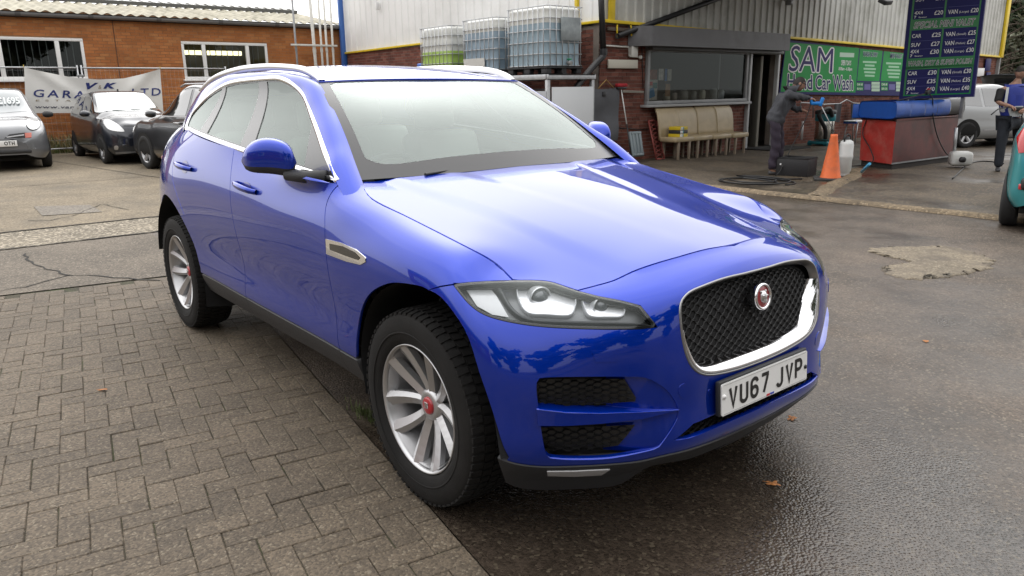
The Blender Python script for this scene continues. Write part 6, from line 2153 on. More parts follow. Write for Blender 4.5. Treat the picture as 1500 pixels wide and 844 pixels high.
N['hn'] = (hn, .07); N['hf'] = (hf, .07); N['kn'] = (kn, .055); N['kf'] = (kf, .055); N['an'] = (an, .04); N['af'] = (af, .04); N['tn'] = (an + RT * .15 - UPV * .05, .035); N['tf'] = (af + RT * .15 - UPV * .05, .035)
E += [('hip', 'chest'), ('chest', 'neck'), ('neck', 'head0'), ('chest', 'shn'), ('chest', 'shf'), ('shn', 'eln'), ('shf', 'elf'), ('eln', 'awrist'), ('elf', 'bwrist'), ('hip', 'hn'), ('hip', 'hf'), ('hn', 'kn'), ('hf', 'kf'), ('kn', 'an'), ('kf', 'af'), ('an', 'tn'), ('af', 'tf')]
hand_nodes(N, E, wr_n, (wr_n - el_n), -UPV + RT * .2, 'a', 1)
hand_nodes(N, E, wr_f, (wr_f - el_f), -UPV + RT * .2, 'b', -1)
body_me = skin_mesh('body', N, E, 'hip')
hm = head_mesh(hd_c, RT * .93 - UPV * .34 - AW * .12, UPV * .94 + RT * .34, 1.0)
mb = MB(); mb.add([v.co[:] for v in body_me.vertices], [list(p.vertices) for p in body_me.polygons], True); mb.add(hm.V, hm.F, True)
m1.part('body', mb.mesh('body'), skin_m)
m1.part('hair', hair_cap(hd_c, RT * .93 - UPV * .34 - AW * .12, UPV * .94 + RT * .34, 1.0, -.25, .45).mesh('hair'), hair_m)
# coat: torso and sleeves
N = {'c0': (P(1133, 187), (.185, .17)), 'c1': (P(1137, 170), (.19, .16)), 'c2': (P(1146, 155, .01), (.195, .155)), 'c3': (P(1152, 143, .02), (.19, .145)), 'c4': (P(1160, 134, .02), (.10, .09)),
     's1': (sh_n, .085), 'e1': (el_n, .066), 'w1': (wr_n - (wr_n - el_n) * .12, .050), 's2': (sh_f, .085), 'e2': (el_f, .066), 'w2': (wr_f, .050)}
E = [('c0', 'c1'), ('c1', 'c2'), ('c2', 'c3'), ('c3', 'c4'), ('c3', 's1'), ('s1', 'e1'), ('e1', 'w1'), ('c3', 's2'), ('s2', 'e2'), ('e2', 'w2')]
cm = skin_mesh('coat', N, E, 'c2')
for v in cm.vertices:
    k = v.co
    w_ = .010 * math.sin(k.z * 46 + 3 * math.sin(k.x * 21 + k.y * 17)) + .007 * math.sin(k.x * 61 + k.y * 53 + k.z * 31)
    v.co += v.normal * w_
co_ = m1.part('coat', cm, coat_m)
N = {'h0': (P(1154, 131, .02), (.085, .075)), 'h1': (P(1159, 127, .02), (.10, .075)), 'h2': (P(1163, 129, .02), (.085, .07))}
m1.part('hood', skin_mesh('hood', N, [('h0', 'h1'), ('h1', 'h2')], 'h1'), coat_m, co_)
N = {'b': (P(1136, 176), (.10, .09)), 'a1': (hn, .098), 'k1': (kn, .088), 'm1': (P(1133, 232, -.10), .080), 'n1': (an - UPV * .0, .078), 'a2': (hf, .098), 'k2': (kf, .088), 'm2': (P(1140, 231, .12), .080), 'n2': (af, .078)}
E = [('b', 'a1'), ('a1', 'k1'), ('k1', 'm1'), ('m1', 'n1'), ('b', 'a2'), ('a2', 'k2'), ('k2', 'm2'), ('m2', 'n2')]
tm = skin_mesh('trousers', N, E, 'b')
for v in tm.vertices: v.co += v.normal * (.008 * math.sin(v.co.z * 38 + 2 * math.sin(v.co.x * 15)))
m1.part('trousers', tm, trou_m)
for a in (an, af):
    b0 = np.array([a[0], a[1], 0.0])
    N = {'h': (b0 - RT * .06 + UPV * .045, (.045, .045)), 'm': (b0 + RT * .06 + UPV * .042, (.046, .038)), 't': (b0 + RT * .17 + UPV * .032, (.042, .028))}
    m1.part('shoe', skin_mesh('shoe', N, [('h', 'm'), ('m', 't')], 'm'), shoe_m)
gl = MB(); e1 = hd_c + (RT * .10 - UPV * .02) 
gl.tube([hd_c + RT * .02 - AW * .082 + UPV * .03, hd_c + RT * .098 - AW * .060 - UPV * .006, hd_c + RT * .108 - UPV * .008, hd_c + RT * .098 + AW * .06 - UPV * .006], .006, 6)
gl.build('glasses', gunm, m1.root)

# the lance itself is held, so it is a thing of its own
ln = empty('pressure_lance', tuple(m1.f)); tag(ln, 'blue spray gun with a thin steel lance held over the cone', 'lance')
g0, g1 = P(1188, 151, -.06), P(1203, 152, -.06)
tipp = P(1222, 194, -.08)
bl = mat('bright_blue_gun', (.015, .20, .62), rough=.35)
MB().box((g0 + g1) / 2 + UPV * .0, (.20, .05, .06), np.stack([RT, AW, UPV], 1), .02).build('gun_body', bl, ln)
MB().box(g1 + UPV * .03, (.06, .05, .15), np.stack([RT, AW, UPV], 1) @ rotm(0, .3, 0), .015).build('gun_head', bl, ln)
MB().box(g0 + UPV * .035, (.05, .045, .12), np.stack([RT, AW, UPV], 1) @ rotm(0, -.2, 0), .015).build('handle', bl, ln)
MB().tube([g1 - UPV * .03, tipp], .009, 8).build('wand', steel, ln)
hz_ = [g0 + UPV * .0, P(1180, 175, -.10), P(1160, 215, -.18), P(1143, 250, -.25), P(1135, 258, -.25)]
MB().tube(smooth_poly(hz_, 30), .008, 6).build('feed_hose', hose_m, ln)

# ---- the attendant in the blue vest at the right edge
m2 = Figure(1468, 251, 'person in a blue reflective vest and dark jeans at the right edge')
P = m2.p
vest_m = mat('blue_vest', (.018, .035, .26), rough=.6, var=.12, vscale=8, bump=.3, bscale=18)
jean_m = mat('dark_jeans', (.018, .022, .030), rough=.85, var=.25, vscale=9, bump=.3, bscale=30)
black_t = mat('black_sleeve', (.010, .010, .011), rough=.8)
hipc, chest, neck, hd_c = P(1481, 176), P(1486, 132), P(1490, 120), P(1495, 107)
s1, e1, w1 = P(1467, 131, -.02), P(1461, 150, -.10), P(1480, 156, -.22)
s2, e2, w2 = P(1507, 130, .06), P(1514, 150, -.04), P(1499, 160, -.22)
h1, k1, a1 = P(1472, 180, -.02), P(1466, 214, -.02), P(1462, 246, 0)
h2, k2, a2 = P(1492, 180, .06), P(1493, 214, .08), P(1492, 245, .10)
N = {'hip': (hipc, (.11, .09)), 'chest': (chest, (.11, .085)), 'neck': (neck, .055), 'head0': (neck * .5 + hd_c * .5, .055), 's1': (s1, .045), 'e1': (e1, .045), 'awrist': (w1, .030), 's2': (s2, .045), 'e2': (e2, .045), 'bwrist': (w2, .030), 'h1': (h1, .09), 'k1': (k1, .058), 'a1': (a1, .042), 'h2': (h2, .09), 'k2': (k2, .058), 'a2': (a2, .042)}
E = [('hip', 'chest'), ('chest', 'neck'), ('neck', 'head0'), ('chest', 's1'), ('s1', 'e1'), ('e1', 'awrist'), ('chest', 's2'), ('s2', 'e2'), ('e2', 'bwrist'), ('hip', 'h1'), ('h1', 'k1'), ('k1', 'a1'), ('hip', 'h2'), ('h2', 'k2'), ('k2', 'a2')]
hand_nodes(N, E, w1, (w1 - e1), -UPV, 'a', 1); hand_nodes(N, E, w2, (w2 - e2), -UPV, 'b', -1)
bm_ = skin_mesh('body', N, E, 'hip')
fw = -AW * .6 - RT * .75 - UPV * .25
hm = head_mesh(hd_c, fw, UPV)
mb = MB(); mb.add([v.co[:] for v in bm_.vertices], [list(p.vertices) for p in bm_.polygons], True); mb.add(hm.V, hm.F, True)
m2.part('body', mb.mesh('body'), skin_m)
m2.part('hair', hair_cap(hd_c, fw, UPV, 1.0, -.3, .35).mesh('hair'), hair_m)
N = {'c0': (P(1481, 172), (.20, .155)), 'c1': (P(1483, 155), (.20, .15)), 'c2': (P(1486, 137), (.205, .15)), 'c3': (P(1488, 126), (.15, .11)), 'l': (P(1469, 130, .0), .095), 'r': (P(1504, 129, .04), .095)}
vm = skin_mesh('vest', N, [('c0', 'c1'), ('c1', 'c2'), ('c2', 'c3'), ('c2', 'l'), ('c2', 'r')], 'c1')
vo = m2.part('vest', vm, vest_m)
refl_m = mat('reflective_tape', (.55, .57, .58), rough=.4)
def tape(zc, h_):
    # band of the vest surface lifted slightly
    V = np.array([v.co[:] for v in vm.vertices]); Nn = np.array([v.normal[:] for v in vm.vertices])
    idx = {}
    VV, FF = [], []
    for p in vm.polygons:
        if abs(np.mean([V[i][2] for i in p.vertices]) - zc) < h_ / 2:
            f = []
            for i in p.vertices:
                if i not in idx: idx[i] = len(VV); VV.append(V[i] + Nn[i] * .006)
                f.append(idx[i])
            FF.append(f)
    if FF: link('reflective_band', fmesh('reflective_band', VV, FF, None), refl_m, vo)
tape(P(1483, 162)[2], .075)
A = P(1475, 128, -.17); B = P(1473, 160, -.185)
mbs = MB(); mbs.box((A + B) / 2, (.045, .008, np.linalg.norm(A - B)), np.stack([RT, AW, UPV], 1), .003); mbs.build('reflective_strip', refl_m, vo)
for a, b, c, nm in ((s1, e1, w1, 'l'), (s2, e2, w2, 'r')):
    m2.part('sleeve', skin_mesh('sleeve', {'a': (a + UPV * .015, .085), 'b': (a * .45 + e1 * .55 if nm == 'l' else a * .45 + e2 * .55, .066), 'c': ((e1 if nm == 'l' else e2), .060)}, [('a', 'b'), ('b', 'c')], 'b'), black_t)
N = {'b': (P(1481, 178), (.17, .13)), 'a1': (h1, .112), 'k1': (k1, .082), 'n1': (a1, .072), 'a2': (h2, .112), 'k2': (k2, .082), 'n2': (a2, .072)}
m2.part('jeans', skin_mesh('jeans', N, [('b', 'a1'), ('a1', 'k1'), ('k1', 'n1'), ('b', 'a2'), ('a2', 'k2'), ('k2', 'n2')], 'b'), jean_m)
for a in (a1, a2):
    b0 = np.array([a[0], a[1], 0.0]); dd_ = -AW * .8 - RT * .5; dd_ /= np.linalg.norm(dd_)
    m2.part('shoe', skin_mesh('shoe', {'h': (b0 - dd_ * .05 + UPV * .045, .045), 'm': (b0 + dd_ * .07 + UPV * .04, (.046, .038)), 't': (b0 + dd_ * .18 + UPV * .03, (.04, .026))}, [('h', 'm'), ('m', 't')], 'm'), shoe_m)
t = empty('pressure_lance', tuple(m2.f)); tag(t, 'black spray gun held at the waist by the person in the vest', 'lance')
MB().box((w1 + w2) / 2 + RT * .02 - UPV * .02, (.20, .05, .07), np.stack([RT, AW, UPV], 1), .015).build('gun_body', gunm, t)
MB().tube([w1 + UPV * .0, P(1462, 160, -.35), P(1452, 168, -.5)], .010, 6).build('wand', gunm, t)
MB().tube(smooth_poly([w2, P(1497, 172, -.2), P(1500, 192, -.1), P(1510, 215, 0)], 14), .010, 6).build('feed_hose', hose_m, t)
# ================================================================== trees beyond the building, and the surroundings behind the camera that the paint mirrors
bark = mat('bark', (.075, .058, .042), rough=.9, var=.3, vscale=6, bump=.6, bscale=25)
leaf_ms = [mat('evergreen_leaf', (.045, .068, .032), rough=.7, var=.4, vscale=.8), mat('olive_leaf', (.075, .080, .042), rough=.7, var=.4, vscale=.8)]


def tree(name, x, y, h, rad, label, seed, m_, n_leaf=5200, leaf=.16, base=.12, cone=False, group='trees round the yard', bare=False):
    rg = np.random.default_rng(seed)
    t = empty(name, (x, y, 0)); tag(t, label, 'tree', group)
    mb = MB()
    trunk = [(rg.normal(0, .06) * k, rg.normal(0, .06) * k, h * .9 * k / 6) for k in range(7)]
    mb.tube(trunk, [h * .022 * (1 - .13 * k) for k in range(7)], 8)
    mb.build('trunk', bark, t)
    limbs = []
    nl = 26 if not bare else 46
    for k in range(nl):
        f = rg.uniform(base, .92); a = rg.uniform(0, 2 * math.pi)
        p0 = np.array([0, 0, h * f * .95])
        ln = rad * ((1.05 - f) if cone else math.sqrt(max(.08, 1 - ((f - .55) / .5) ** 2))) * rg.uniform(.6, 1.05)
        up = rg.uniform(-.05, .25) if cone else rg.uniform(.15, .7)
        p2 = p0 + np.array([math.cos(a) * ln, math.sin(a) * ln, up * ln])
        p1 = (p0 + p2) / 2 + np.array([0, 0, -.06 * ln if cone else .08 * ln])
        limbs.append((p0, p1, p2))
        lm = MB(); lm.tube([p0, p1, p2], [h * .007, h * .0045, h * .0015], 5); 
        lm.build('limb', bark, t)
        if bare:
            tw = MB()
            for q in range(14):
                s_ = rg.uniform(.3, 1); b0 = p0 * (1 - s_) + p2 * s_; dv = rg.normal(0, 1, 3); dv[2] = abs(dv[2]) * .7; dv /= np.linalg.norm(dv)
                tw.tube([b0, b0 + dv * ln * .28, b0 + dv * ln * .45 + rg.normal(0, .06, 3)], [.012, .008, .003], 4, False)
            tw.build('twigs', bark, t)['kind'] = 'stuff'
    if bare and n_leaf <= 0: return t
    V, F = [], []
    per = n_leaf // len(limbs)
    for (p0, p1, p2) in limbs:
        for _ in range(per):
            s_ = rg.uniform(.22, 1.08)
            c = p0 * (1 - s_) + p2 * s_ + rg.normal(0, .09 * rad + .05, 3) * (1.15 - .4 * s_)
            n = rg.normal(0, 1, 3); n[2] += .5; n /= np.linalg.norm(n)
            a = np.cross(n, rg.normal(0, 1, 3)); a /= np.linalg.norm(a); b = np.cross(n, a)
            k = leaf * rg.uniform(.5, 1.2)
            i = len(V)
            V += [c - a * k, c + b * k * .45 + n * k * .15, c + a * k, c - b * k * .45 + n * k * .1]
            F.append((i, i + 1, i + 2, i + 3))
    link('crown', fmesh('crown', V, F, None, False), m_, t)
    return t


# right edge of the view: evergreens and a bare tree beyond the end of the building
tree('evergreen_tree', -18.4, 58, 11.5, 2.6, 'dark evergreen tree beyond the end of the white building', 1, leaf_ms[0], 9000, .26, .06, True)
tree('evergreen_tree', -14.2, 52, 9.5, 2.6, 'olive green conifer at the top right corner', 2, leaf_ms[1], 8000, .26, .05, True)
tree('bare_tree', -15.6, 47, 9.5, 2.6, 'bare twiggy tree between the conifers at the right edge', 3, leaf_ms[1], 0, .1, .15, False, bare=True)
tree('bushy_tree', -20, 70, 6.0, 5.5, 'low bushy olive tree far beyond the car wash', 4, leaf_ms[1], 6500, .35, .05)
# behind the camera
k = 10
for (x, y, h, r_) in ((19, -13, 11, 3.6), (21, -7, 12, 3.8), (20.5, -1, 10.5, 3.6), (21.5, 5, 12, 3.8), (20, 11, 11, 3.6), (15, -19, 11.5, 3.8), (9, -21, 10.5, 3.6), (21, 17, 11, 3.8)):
    tree('bushy_tree', x, y, h, r_, 'leafy tree behind the photographer, mirrored in the blue paint', k, leaf_ms[k % 2], 3400, .60, .03); k += 1
bh = empty('terrace_building', (0, 0, 0)); tag(bh, 'long low brick workshop opposite, mirrored in the blue doors', 'building')
m_bw = mat('workshop_brick', (.22, .085, .055), rough=.9, var=.3, vscale=2.5)
MB().box((-8, -21, 2.0), (26, 6, 4.0)).build('wall', m_bw, bh)
mb = MB(); mb.grid([[(-21.4, -17.7, 3.95), (5.4, -17.7, 3.95)], [(-21.4, -21, 5.6), (5.4, -21, 5.6)], [(-21.4, -24.3, 3.95), (5.4, -24.3, 3.95)]], False); mb.build('roof', mat('slate_roof', (.10, .095, .09), rough=.8, var=.2, vscale=3), bh)
for x in np.arange(-19, 4, 4.2):
    w = MB().box((x, -17.97, 2.0), (1.8, .10, 1.3), None, .01).build('window', upvc, bh)
    MB().box((x, -17.91, 2.0), (1.6, .02, 1.1)).build('pane', c_glass, w)
# ================================================================== the blue SUV (world axes = car axes, origin under the front axle)
paint = mat('blue_metallic_paint', (0.0006, 0.028, 0.36), rough=0.28, metal=0.55, coat=1.0, coat_rough=0.008, spec=0.0)
paint.node_tree.nodes['Principled BSDF'].inputs['Coat IOR'].default_value = 1.55
black_trim = mat('black_textured_plastic', (0.022, 0.023, 0.026), rough=0.55, bump=0.15, bscale=900)
gloss_black = mat('gloss_black_trim', (0.012, 0.012, 0.014), rough=0.12, coat=0.5)
pillar_black = mat('pillar_black', (0.03, 0.03, 0.032), rough=0.25, coat=0.3)
chrome = mat('chrome', (0.82, 0.82, 0.84), rough=0.08, metal=1.0)
satin = mat('satin_metal', (0.62, 0.62, 0.63), rough=0.28, metal=1.0)
dark_in = mat('dark_cavity', (0.008, 0.008, 0.009), rough=0.9)
mesh_black = mat('grille_black', (0.014, 0.014, 0.015), rough=0.35)
rubber = mat('tyre_rubber', (0.0095, 0.009, 0.0088), rough=0.8, spec=.3, var=0.35, vscale=9, bump=0.2, bscale=300)
alloy = mat('silver_alloy', (0.50, 0.50, 0.51), rough=0.33, metal=0.75, coat=0.4)
alloy_in = mat('dark_brake', (0.05, 0.05, 0.05), rough=0.6, metal=0.4)
cabin = mat('cabin_plastic', (0.05, 0.05, 0.052), rough=0.7)
seat_m = mat('seat_leather', (0.30, 0.295, 0.28), rough=0.55)
headliner = mat('headliner', (0.62, 0.61, 0.58), rough=0.9)
side_glass = glass('side_window_glass', (0.72, 0.84, 0.79), 1.0, 0.0, 1.6, .08, (.55, .68, .62))
screen_glass = glass('windscreen_glass', (0.82, 0.92, 0.89), 1.0, 0.0, 1.95, .10, (.62, .76, .73))
lamp_glass = glass('lamp_glass', (0.96, 0.97, 0.98), 1.0, 0.0, 1.4)

car = empty('sport_utility_vehicle', (0, 0, 0))
tag(car, 'bright metallic blue SUV parked in front, its mesh grille and number plate facing right', 'car')


def part(name, p, m_, parent=car):
    return link(name, pmesh(name, p), m_, parent)


# ---- body shell: columns run from the tail along the right side to the nose, rows from sill to shoulder; (x, half width, z)
def colm(x, rows):
    out = []
    for r_ in rows:
        if len(r_) == 2: out.append((x, -r_[1], r_[0]))
        else: out.append((r_[0], -r_[2], r_[1]))
    return out


SHELL = [
    colm(-3.85, [(.42, 0), (.50, 0), (.62, 0), (.75, 0), (.88, 0), (.98, 0), (1.06, 0), (1.14, 0)]),
    colm(-3.83, [(.41, .40), (.49, .42), (.61, .43), (.75, .43), (.88, .43), (.98, .42), (1.06, .41), (1.14, .40)]),
    colm(-3.72, [(.40, .66), (.48, .70), (.61, .715), (.76, .715), (.90, .70), (1.02, .68), (1.11, .645), (1.22, .56)]),
    colm(-3.52, [(.38, .77), (.47, .81), (.60, .825), (.77, .83), (.92, .815), (1.04, .79), (1.16, .74), (1.30, .60)]),
    colm(-3.25, [(.37, .83), (.465, .875), (.60, .895), (.77, .902), (.93, .89), (1.05, .865), (1.18, .81), (1.312, .675)]),
    colm(-2.87, [(.36, .88), (.46, .935), (.60, .952), (.77, .960), (.92, .956), (1.03, .938), (1.16, .895), (1.30, .80)]),
    colm(-2.35, [(.345, .895), (.46, .935), (.60, .940), (.77, .957), (.91, .962), (1.02, .953), (1.14, .925), (1.262, .880)]),
    colm(-1.75, [(.345, .895), (.46, .936), (.60, .930), (.77, .950), (.90, .957), (1.01, .949), (1.11, .926), (1.220, .890)]),
    colm(-1.15, [(.345, .895), (.46, .938), (.60, .932), (.77, .951), (.90, .956), (.995, .946), (1.085, .921), (1.175, .890)]),
    colm(-.64, [(.345, .895), (.46, .940), (.60, .942), (.77, .956), (.90, .955), (.995, .940), (1.075, .910), (1.134, .872)]),
    colm(-.52, [(.34, .895), (.456, .942), (.597, .947), (.765, .959), (.893, .957), (.987, .940), (1.064, .906), (-.55, 1.122, .775)]),
    colm(-.30, [(.33, .895), (.45, .943), (.59, .953), (.755, .962), (.88, .960), (.97, .938), (1.035, .895), (1.075, .77)]),
    colm(-.02, [(.30, .895), (.43, .945), (.57, .960), (.72, .967), (.84, .965), (.93, .946), (.995, .895), (1.028, .755)]),
    colm(.23, [(.28, .895), (.40, .943), (.52, .957), (.66, .966), (.775, .964), (.865, .948), (.938, .900), (.22, .982, .75)]),
    colm(.44, [(.43, .27, .89), (.46, .37, .925), (.458, .48, .938), (.45, .60, .943), (.435, .70, .942), (.405, .79, .925), (.36, .868, .878), (.29, .93, .75)]),
    colm(.60, [(.535, .268, .785), (.57, .362, .825), (.575, .47, .835), (.575, .575, .838), (.565, .67, .835), (.54, .755, .818), (.49, .838, .785), (.385, .905, .70)]),
    colm(.72, [(.655, .27, .605), (.695, .350, .62), (.697, .46, .622), (.697, .57, .625), (.695, .66, .625), (.685, .745, .618), (.635, .830, .60), (.515, .890, .55)]),
    colm(.78, [(.735, .28, .40), (.785, .350, .41), (.785, .46, .412), (.785, .57, .412), (.78, .66, .41), (.765, .77, .405), (.733, .855, .395), (.605, .920, .37)]),
    colm(.80, [(.758, .287, .20), (.808, .357, .205), (.80, .46, .205), (.80, .57, .205), (.796, .67, .205), (.783, .785, .203), (.755, .878, .198), (.645, .942, .19)]),
    colm(.805, [(.765, .29, 0), (.815, .36, 0), (.805, .46, 0), (.805, .57, 0), (.80, .67, 0), (.787, .79, 0), (.76, .886, 0), (.66, .950, 0)]),
]
SP = np.array(SHELL)
nC = len(SP)
SPx = np.concatenate([SP, SP[-2:5:-1] * np.array([1, -1, 1])])
shell = Net(SPx)
UC = shell.ku[nC - 1]                    # parameter of the centre line at the nose
VT = shell.kv[-1]
rightside = lambda P, N: P[:, 1] < 0.02
frontside = lambda P, N: (P[:, 1] < 0.02) & (P[:, 0] > 0.3)


def sxz(pts): return shell.xz(pts, rightside)


def spx(pts): return shell.px(pts)


def cat(*a): return np.vstack([np.atleast_2d(np.asarray(q, float)) for q in a])


# ---- seams
front_arch = [(-.385, .34), (-.402, .48), (-.348, .635), (-.243, .755), (-.085, .832), (.06, .857), (.168, .858), (.266, .833), (.374, .755), (.437, .62), (.475, .50), (.505, .37)]
FA = smooth_poly(front_arch, 44)
k_ = np.argmin(np.hypot(FA[:, 0] - .168, FA[:, 1] - .858))
FA_rear, FA_front = FA[:k_ + 1], FA[k_:]
ra_c, ra_rx, ra_rz = (-2.865, .375), .487, .505
RA = np.array([(ra_c[0] + ra_rx * math.cos(t), ra_c[1] + ra_rz * math.sin(t)) for t in np.linspace(R(-12), R(192), 50)])
cut_fd = smooth_poly([(-.625, 1.13), (-.632, 1.05), (-.603, .95), (-.580, .785), (-.567, .615), (-.566, .455)], 30)
cut_dd = smooth_poly([(-1.735, 1.222), (-1.70, 1.07), (-1.675, .93), (-1.655, .81), (-1.648, .665), (-1.65, .455)], 30)
cut_rd = smooth_poly([(-2.72, 1.292), (-2.715, 1.15), (-2.69, 1.02), (-2.60, .92), (-2.50, .80)], 24)
paint_low = .457

u_fd, u_dd, u_rd = sxz(cut_fd), sxz(cut_dd), sxz(cut_rd)
u_FAr, u_FAf, u_RA = sxz(FA_rear), sxz(FA_front), sxz(RA)


def toprow(u0, u1, n=24):
    return np.stack([np.linspace(u0, u1, n), np.full(n, VT)], -1)


def lowline(x0, x1, z=paint_low, n=16):
    return sxz([(x, z) for x in np.linspace(x0, x1, n)])


# front door
LP = cat(u_fd, lowline(-.59, -1.63), u_dd[::-1], toprow(u_dd[0][0] + .01, u_fd[0][0] - .01))
door_front = panel(shell, LP, gap=.0028)
# rear door: the rear wheel arch bites into its lower corner
ra_pts = np.array([p for p in RA if p[0] > -2.66 and p[1] > .457])
ra_door = ra_pts[np.argsort(ra_pts[:, 1])]           # from the sill upwards
low_end = (ra_c[0] + ra_rx * math.sqrt(max(0, 1 - ((paint_low - ra_c[1]) / ra_rz) ** 2)))
kk = ra_door[:, 1] < .80
LP = cat(u_dd, lowline(-1.67, low_end - .02), sxz(ra_door[kk]), u_rd[::-1], toprow(u_rd[0][0] + .01, u_dd[0][0] - .01))
door_rear = panel(shell, LP, gap=.0028)
# rear quarter
ra_q = np.array([p for p in RA[::1]])
ra_up = ra_q[(ra_q[:, 1] > .80) | (ra_q[:, 0] < ra_c[0])]
ra_up = ra_up[np.argsort(-ra_up[:, 0])]
ra_up = np.array([p for p in RA if (p[0] <= -2.50 + .02 and p[1] > .44)])
u_q = sxz(ra_up)
tail_u = shell.ku[0]
LP = cat(u_rd, u_q, sxz([(x, z) for x, z in ((-3.42, .44), (-3.50, .43))]), np.stack([np.linspace(shell.ku[3], tail_u, 16), np.full(16, shell.kv[0] + .02)], -1),
         np.stack([np.full(14, tail_u), np.linspace(shell.kv[0] + .03, VT, 14)], -1), toprow(tail_u + .03, u_rd[0][0] - .01, 30))
quarter = panel(shell, LP, gap=.0028)

# ---- lines read off the photograph for the front end (right half)
shut_px = [(535, 258), (530, 270), (547, 293), (599, 319), (670, 355), (722, 383), (751, 410)]
shut_s = smooth_poly(shut_px[1:], 30)
lamp_top_out = [(664, 417), (690, 414), (722, 412), (751, 411)]
lamp_top_in = [(751, 411), (782, 411), (806, 413), (828, 420), (846, 426)]
lamp_inner = [(846, 426), (876, 434), (912, 441), (938, 448), (963, 479)]
lamp_low = [(963, 479), (930, 482), (870, 482), (800, 479), (748, 472), (712, 462), (690, 448), (674, 430), (664, 417)]
cut_b = [(846, 426), (880, 417), (900, 411), (930, 397), (960, 386.5), (996, 376), (1032, 366), (1060, 361)]
bumper_line = [(628, 425), (645, 420), (664, 417)]
paint_bot = [(729, 669), (753, 678), (793, 683), (852, 682), (900, 679), (937, 675), (971, 667), (1009, 658), (1060, 640), (1104, 620)]

u_shut = spx(shut_s)
u_lto, u_lti, u_lin, u_llo = spx(smooth_poly(lamp_top_out, 10)), spx(smooth_poly(lamp_top_in, 12)), spx(densify(lamp_inner, 8, False)), spx(smooth_poly(lamp_low, 30))
u_bl = spx(bumper_line)
u_cb = spx(smooth_poly(cut_b, 22))
u_pb = spx(smooth_poly(paint_bot, 30))

# front wing
# keep the sill end below the arch out of the wing
u_w0 = u_shut[np.argmax(shell.at(u_shut)[:, 0] > -.545)][0]
u_shut = u_shut[shell.at(u_shut)[:, 0] > -.53]
LPw = cat(u_fd[::-1], toprow(u_fd[0][0] + .008, shell.ku[10] - .01, 8), u_shut, u_lto[::-1], u_bl[::-1], sxz([p for p in FA_rear[::-1] if p[1] > paint_low]), lowline(-.415, -.555, paint_low, 5))
wing = panel(shell, LPw, gap=.0028)


# vents in the bumper corner
vent_px = [(786, 561), (796, 553.5), (857, 552), (914, 552), (947, 554), (975, 570), (991, 592), (994, 606), (988, 622), (968, 652), (957, 659), (900, 671), (852, 674), (812, 672), (799, 663), (789, 600)]
u_vent = spx(smooth_poly(vent_px, 60, True))
# grille opening: closed loop of both halves, right half from the photo
grille_px = [(1098, 399), (1060, 408), (1030, 419), (1010, 428), (999, 440), (996, 455), (999, 490), (1005, 518), (1013, 536), (1026, 547), (1045, 549), (1075, 543), (1100, 535)]
u_gr = spx(smooth_poly(grille_px, 40))
u_gr[0, 0] = UC; u_gr[-1, 0] = UC
g3 = shell.at(u_gr)


def mir_u(q):
    q = np.asarray(q).copy(); q[:, 0] = 2 * UC - q[:, 0]; return q[::-1]


grille_loop = cat(u_gr, mir_u(u_gr)[1:-1])
# lower intake under the plate
u_int = shell.yz([(-.44, .385), (-.36, .425), (-.2, .432), (0, .435)], frontside)
u_int2 = shell.yz([(0, .385), (-.2, .383), (-.38, .379), (-.44, .385)], frontside)
int_half = cat(u_int, u_int2[:-1])
int_half[3, 0] = UC; int_half[4, 0] = UC
int_loop = cat(u_int, mir_u(u_int)[1:], mir_u(u_int2)[1:-1][::1] if False else mir_u(cat(u_int2[:-1]))[:-1], u_int2[:-1])

# front bumper, whole width in one panel
half = cat([(UC, shell.kv[-1])], u_cb[::-1], u_lin[1:], u_llo[1:], u_bl[::-1][1:], u_FAf[1:], u_pb[1:])
half[0, 1] = VT - .004
vb = u_pb[-1][1]
LPb = cat(half, [(UC, vb - .004)], mir_u(half)[:-1])
bumper = panel(shell, LPb, holes=[grille_loop, u_vent, mir_u(u_vent), int_loop], h=.026, gap=.002, hole_flange=.02)
part('front_bumper', bumper, paint)

for nm, pn in (('front_door', door_front), ('rear_door', door_rear), ('front_wing', wing), ('rear_quarter', quarter)):
    a = part(nm, pn, paint)
    b = part(nm, mirror(*pn), paint)
    if nm == 'front_door': FD = (a, b)
    if nm == 'rear_door': RD = (a, b)

# dark inner shell just behind the panels so that seams read dark
inner_loop = np.array([(shell.ku[0], shell.kv[0]), (UC, shell.kv[0]), (UC, VT - .02), (shell.ku[0], VT - .02)])
inner = panel(shell, densify(inner_loop, .1), h=.07, flange=0, off=-.05)
ic = np.array([inner[0][list(f)].mean(0) for f in inner[1]])
keep_f = (((ic[:, 0] - .05) / .50) ** 2 + ((ic[:, 2] - .37) / .52) ** 2 > 1) & (((ic[:, 0] + 2.865) / .53) ** 2 + ((ic[:, 2] - .37) / .54) ** 2 > 1)
inner = (inner[0], [f for f, k in zip(inner[1], keep_f) if k], inner[2])
inner = both(inner)
part('inner_shell', inner, dark_in)

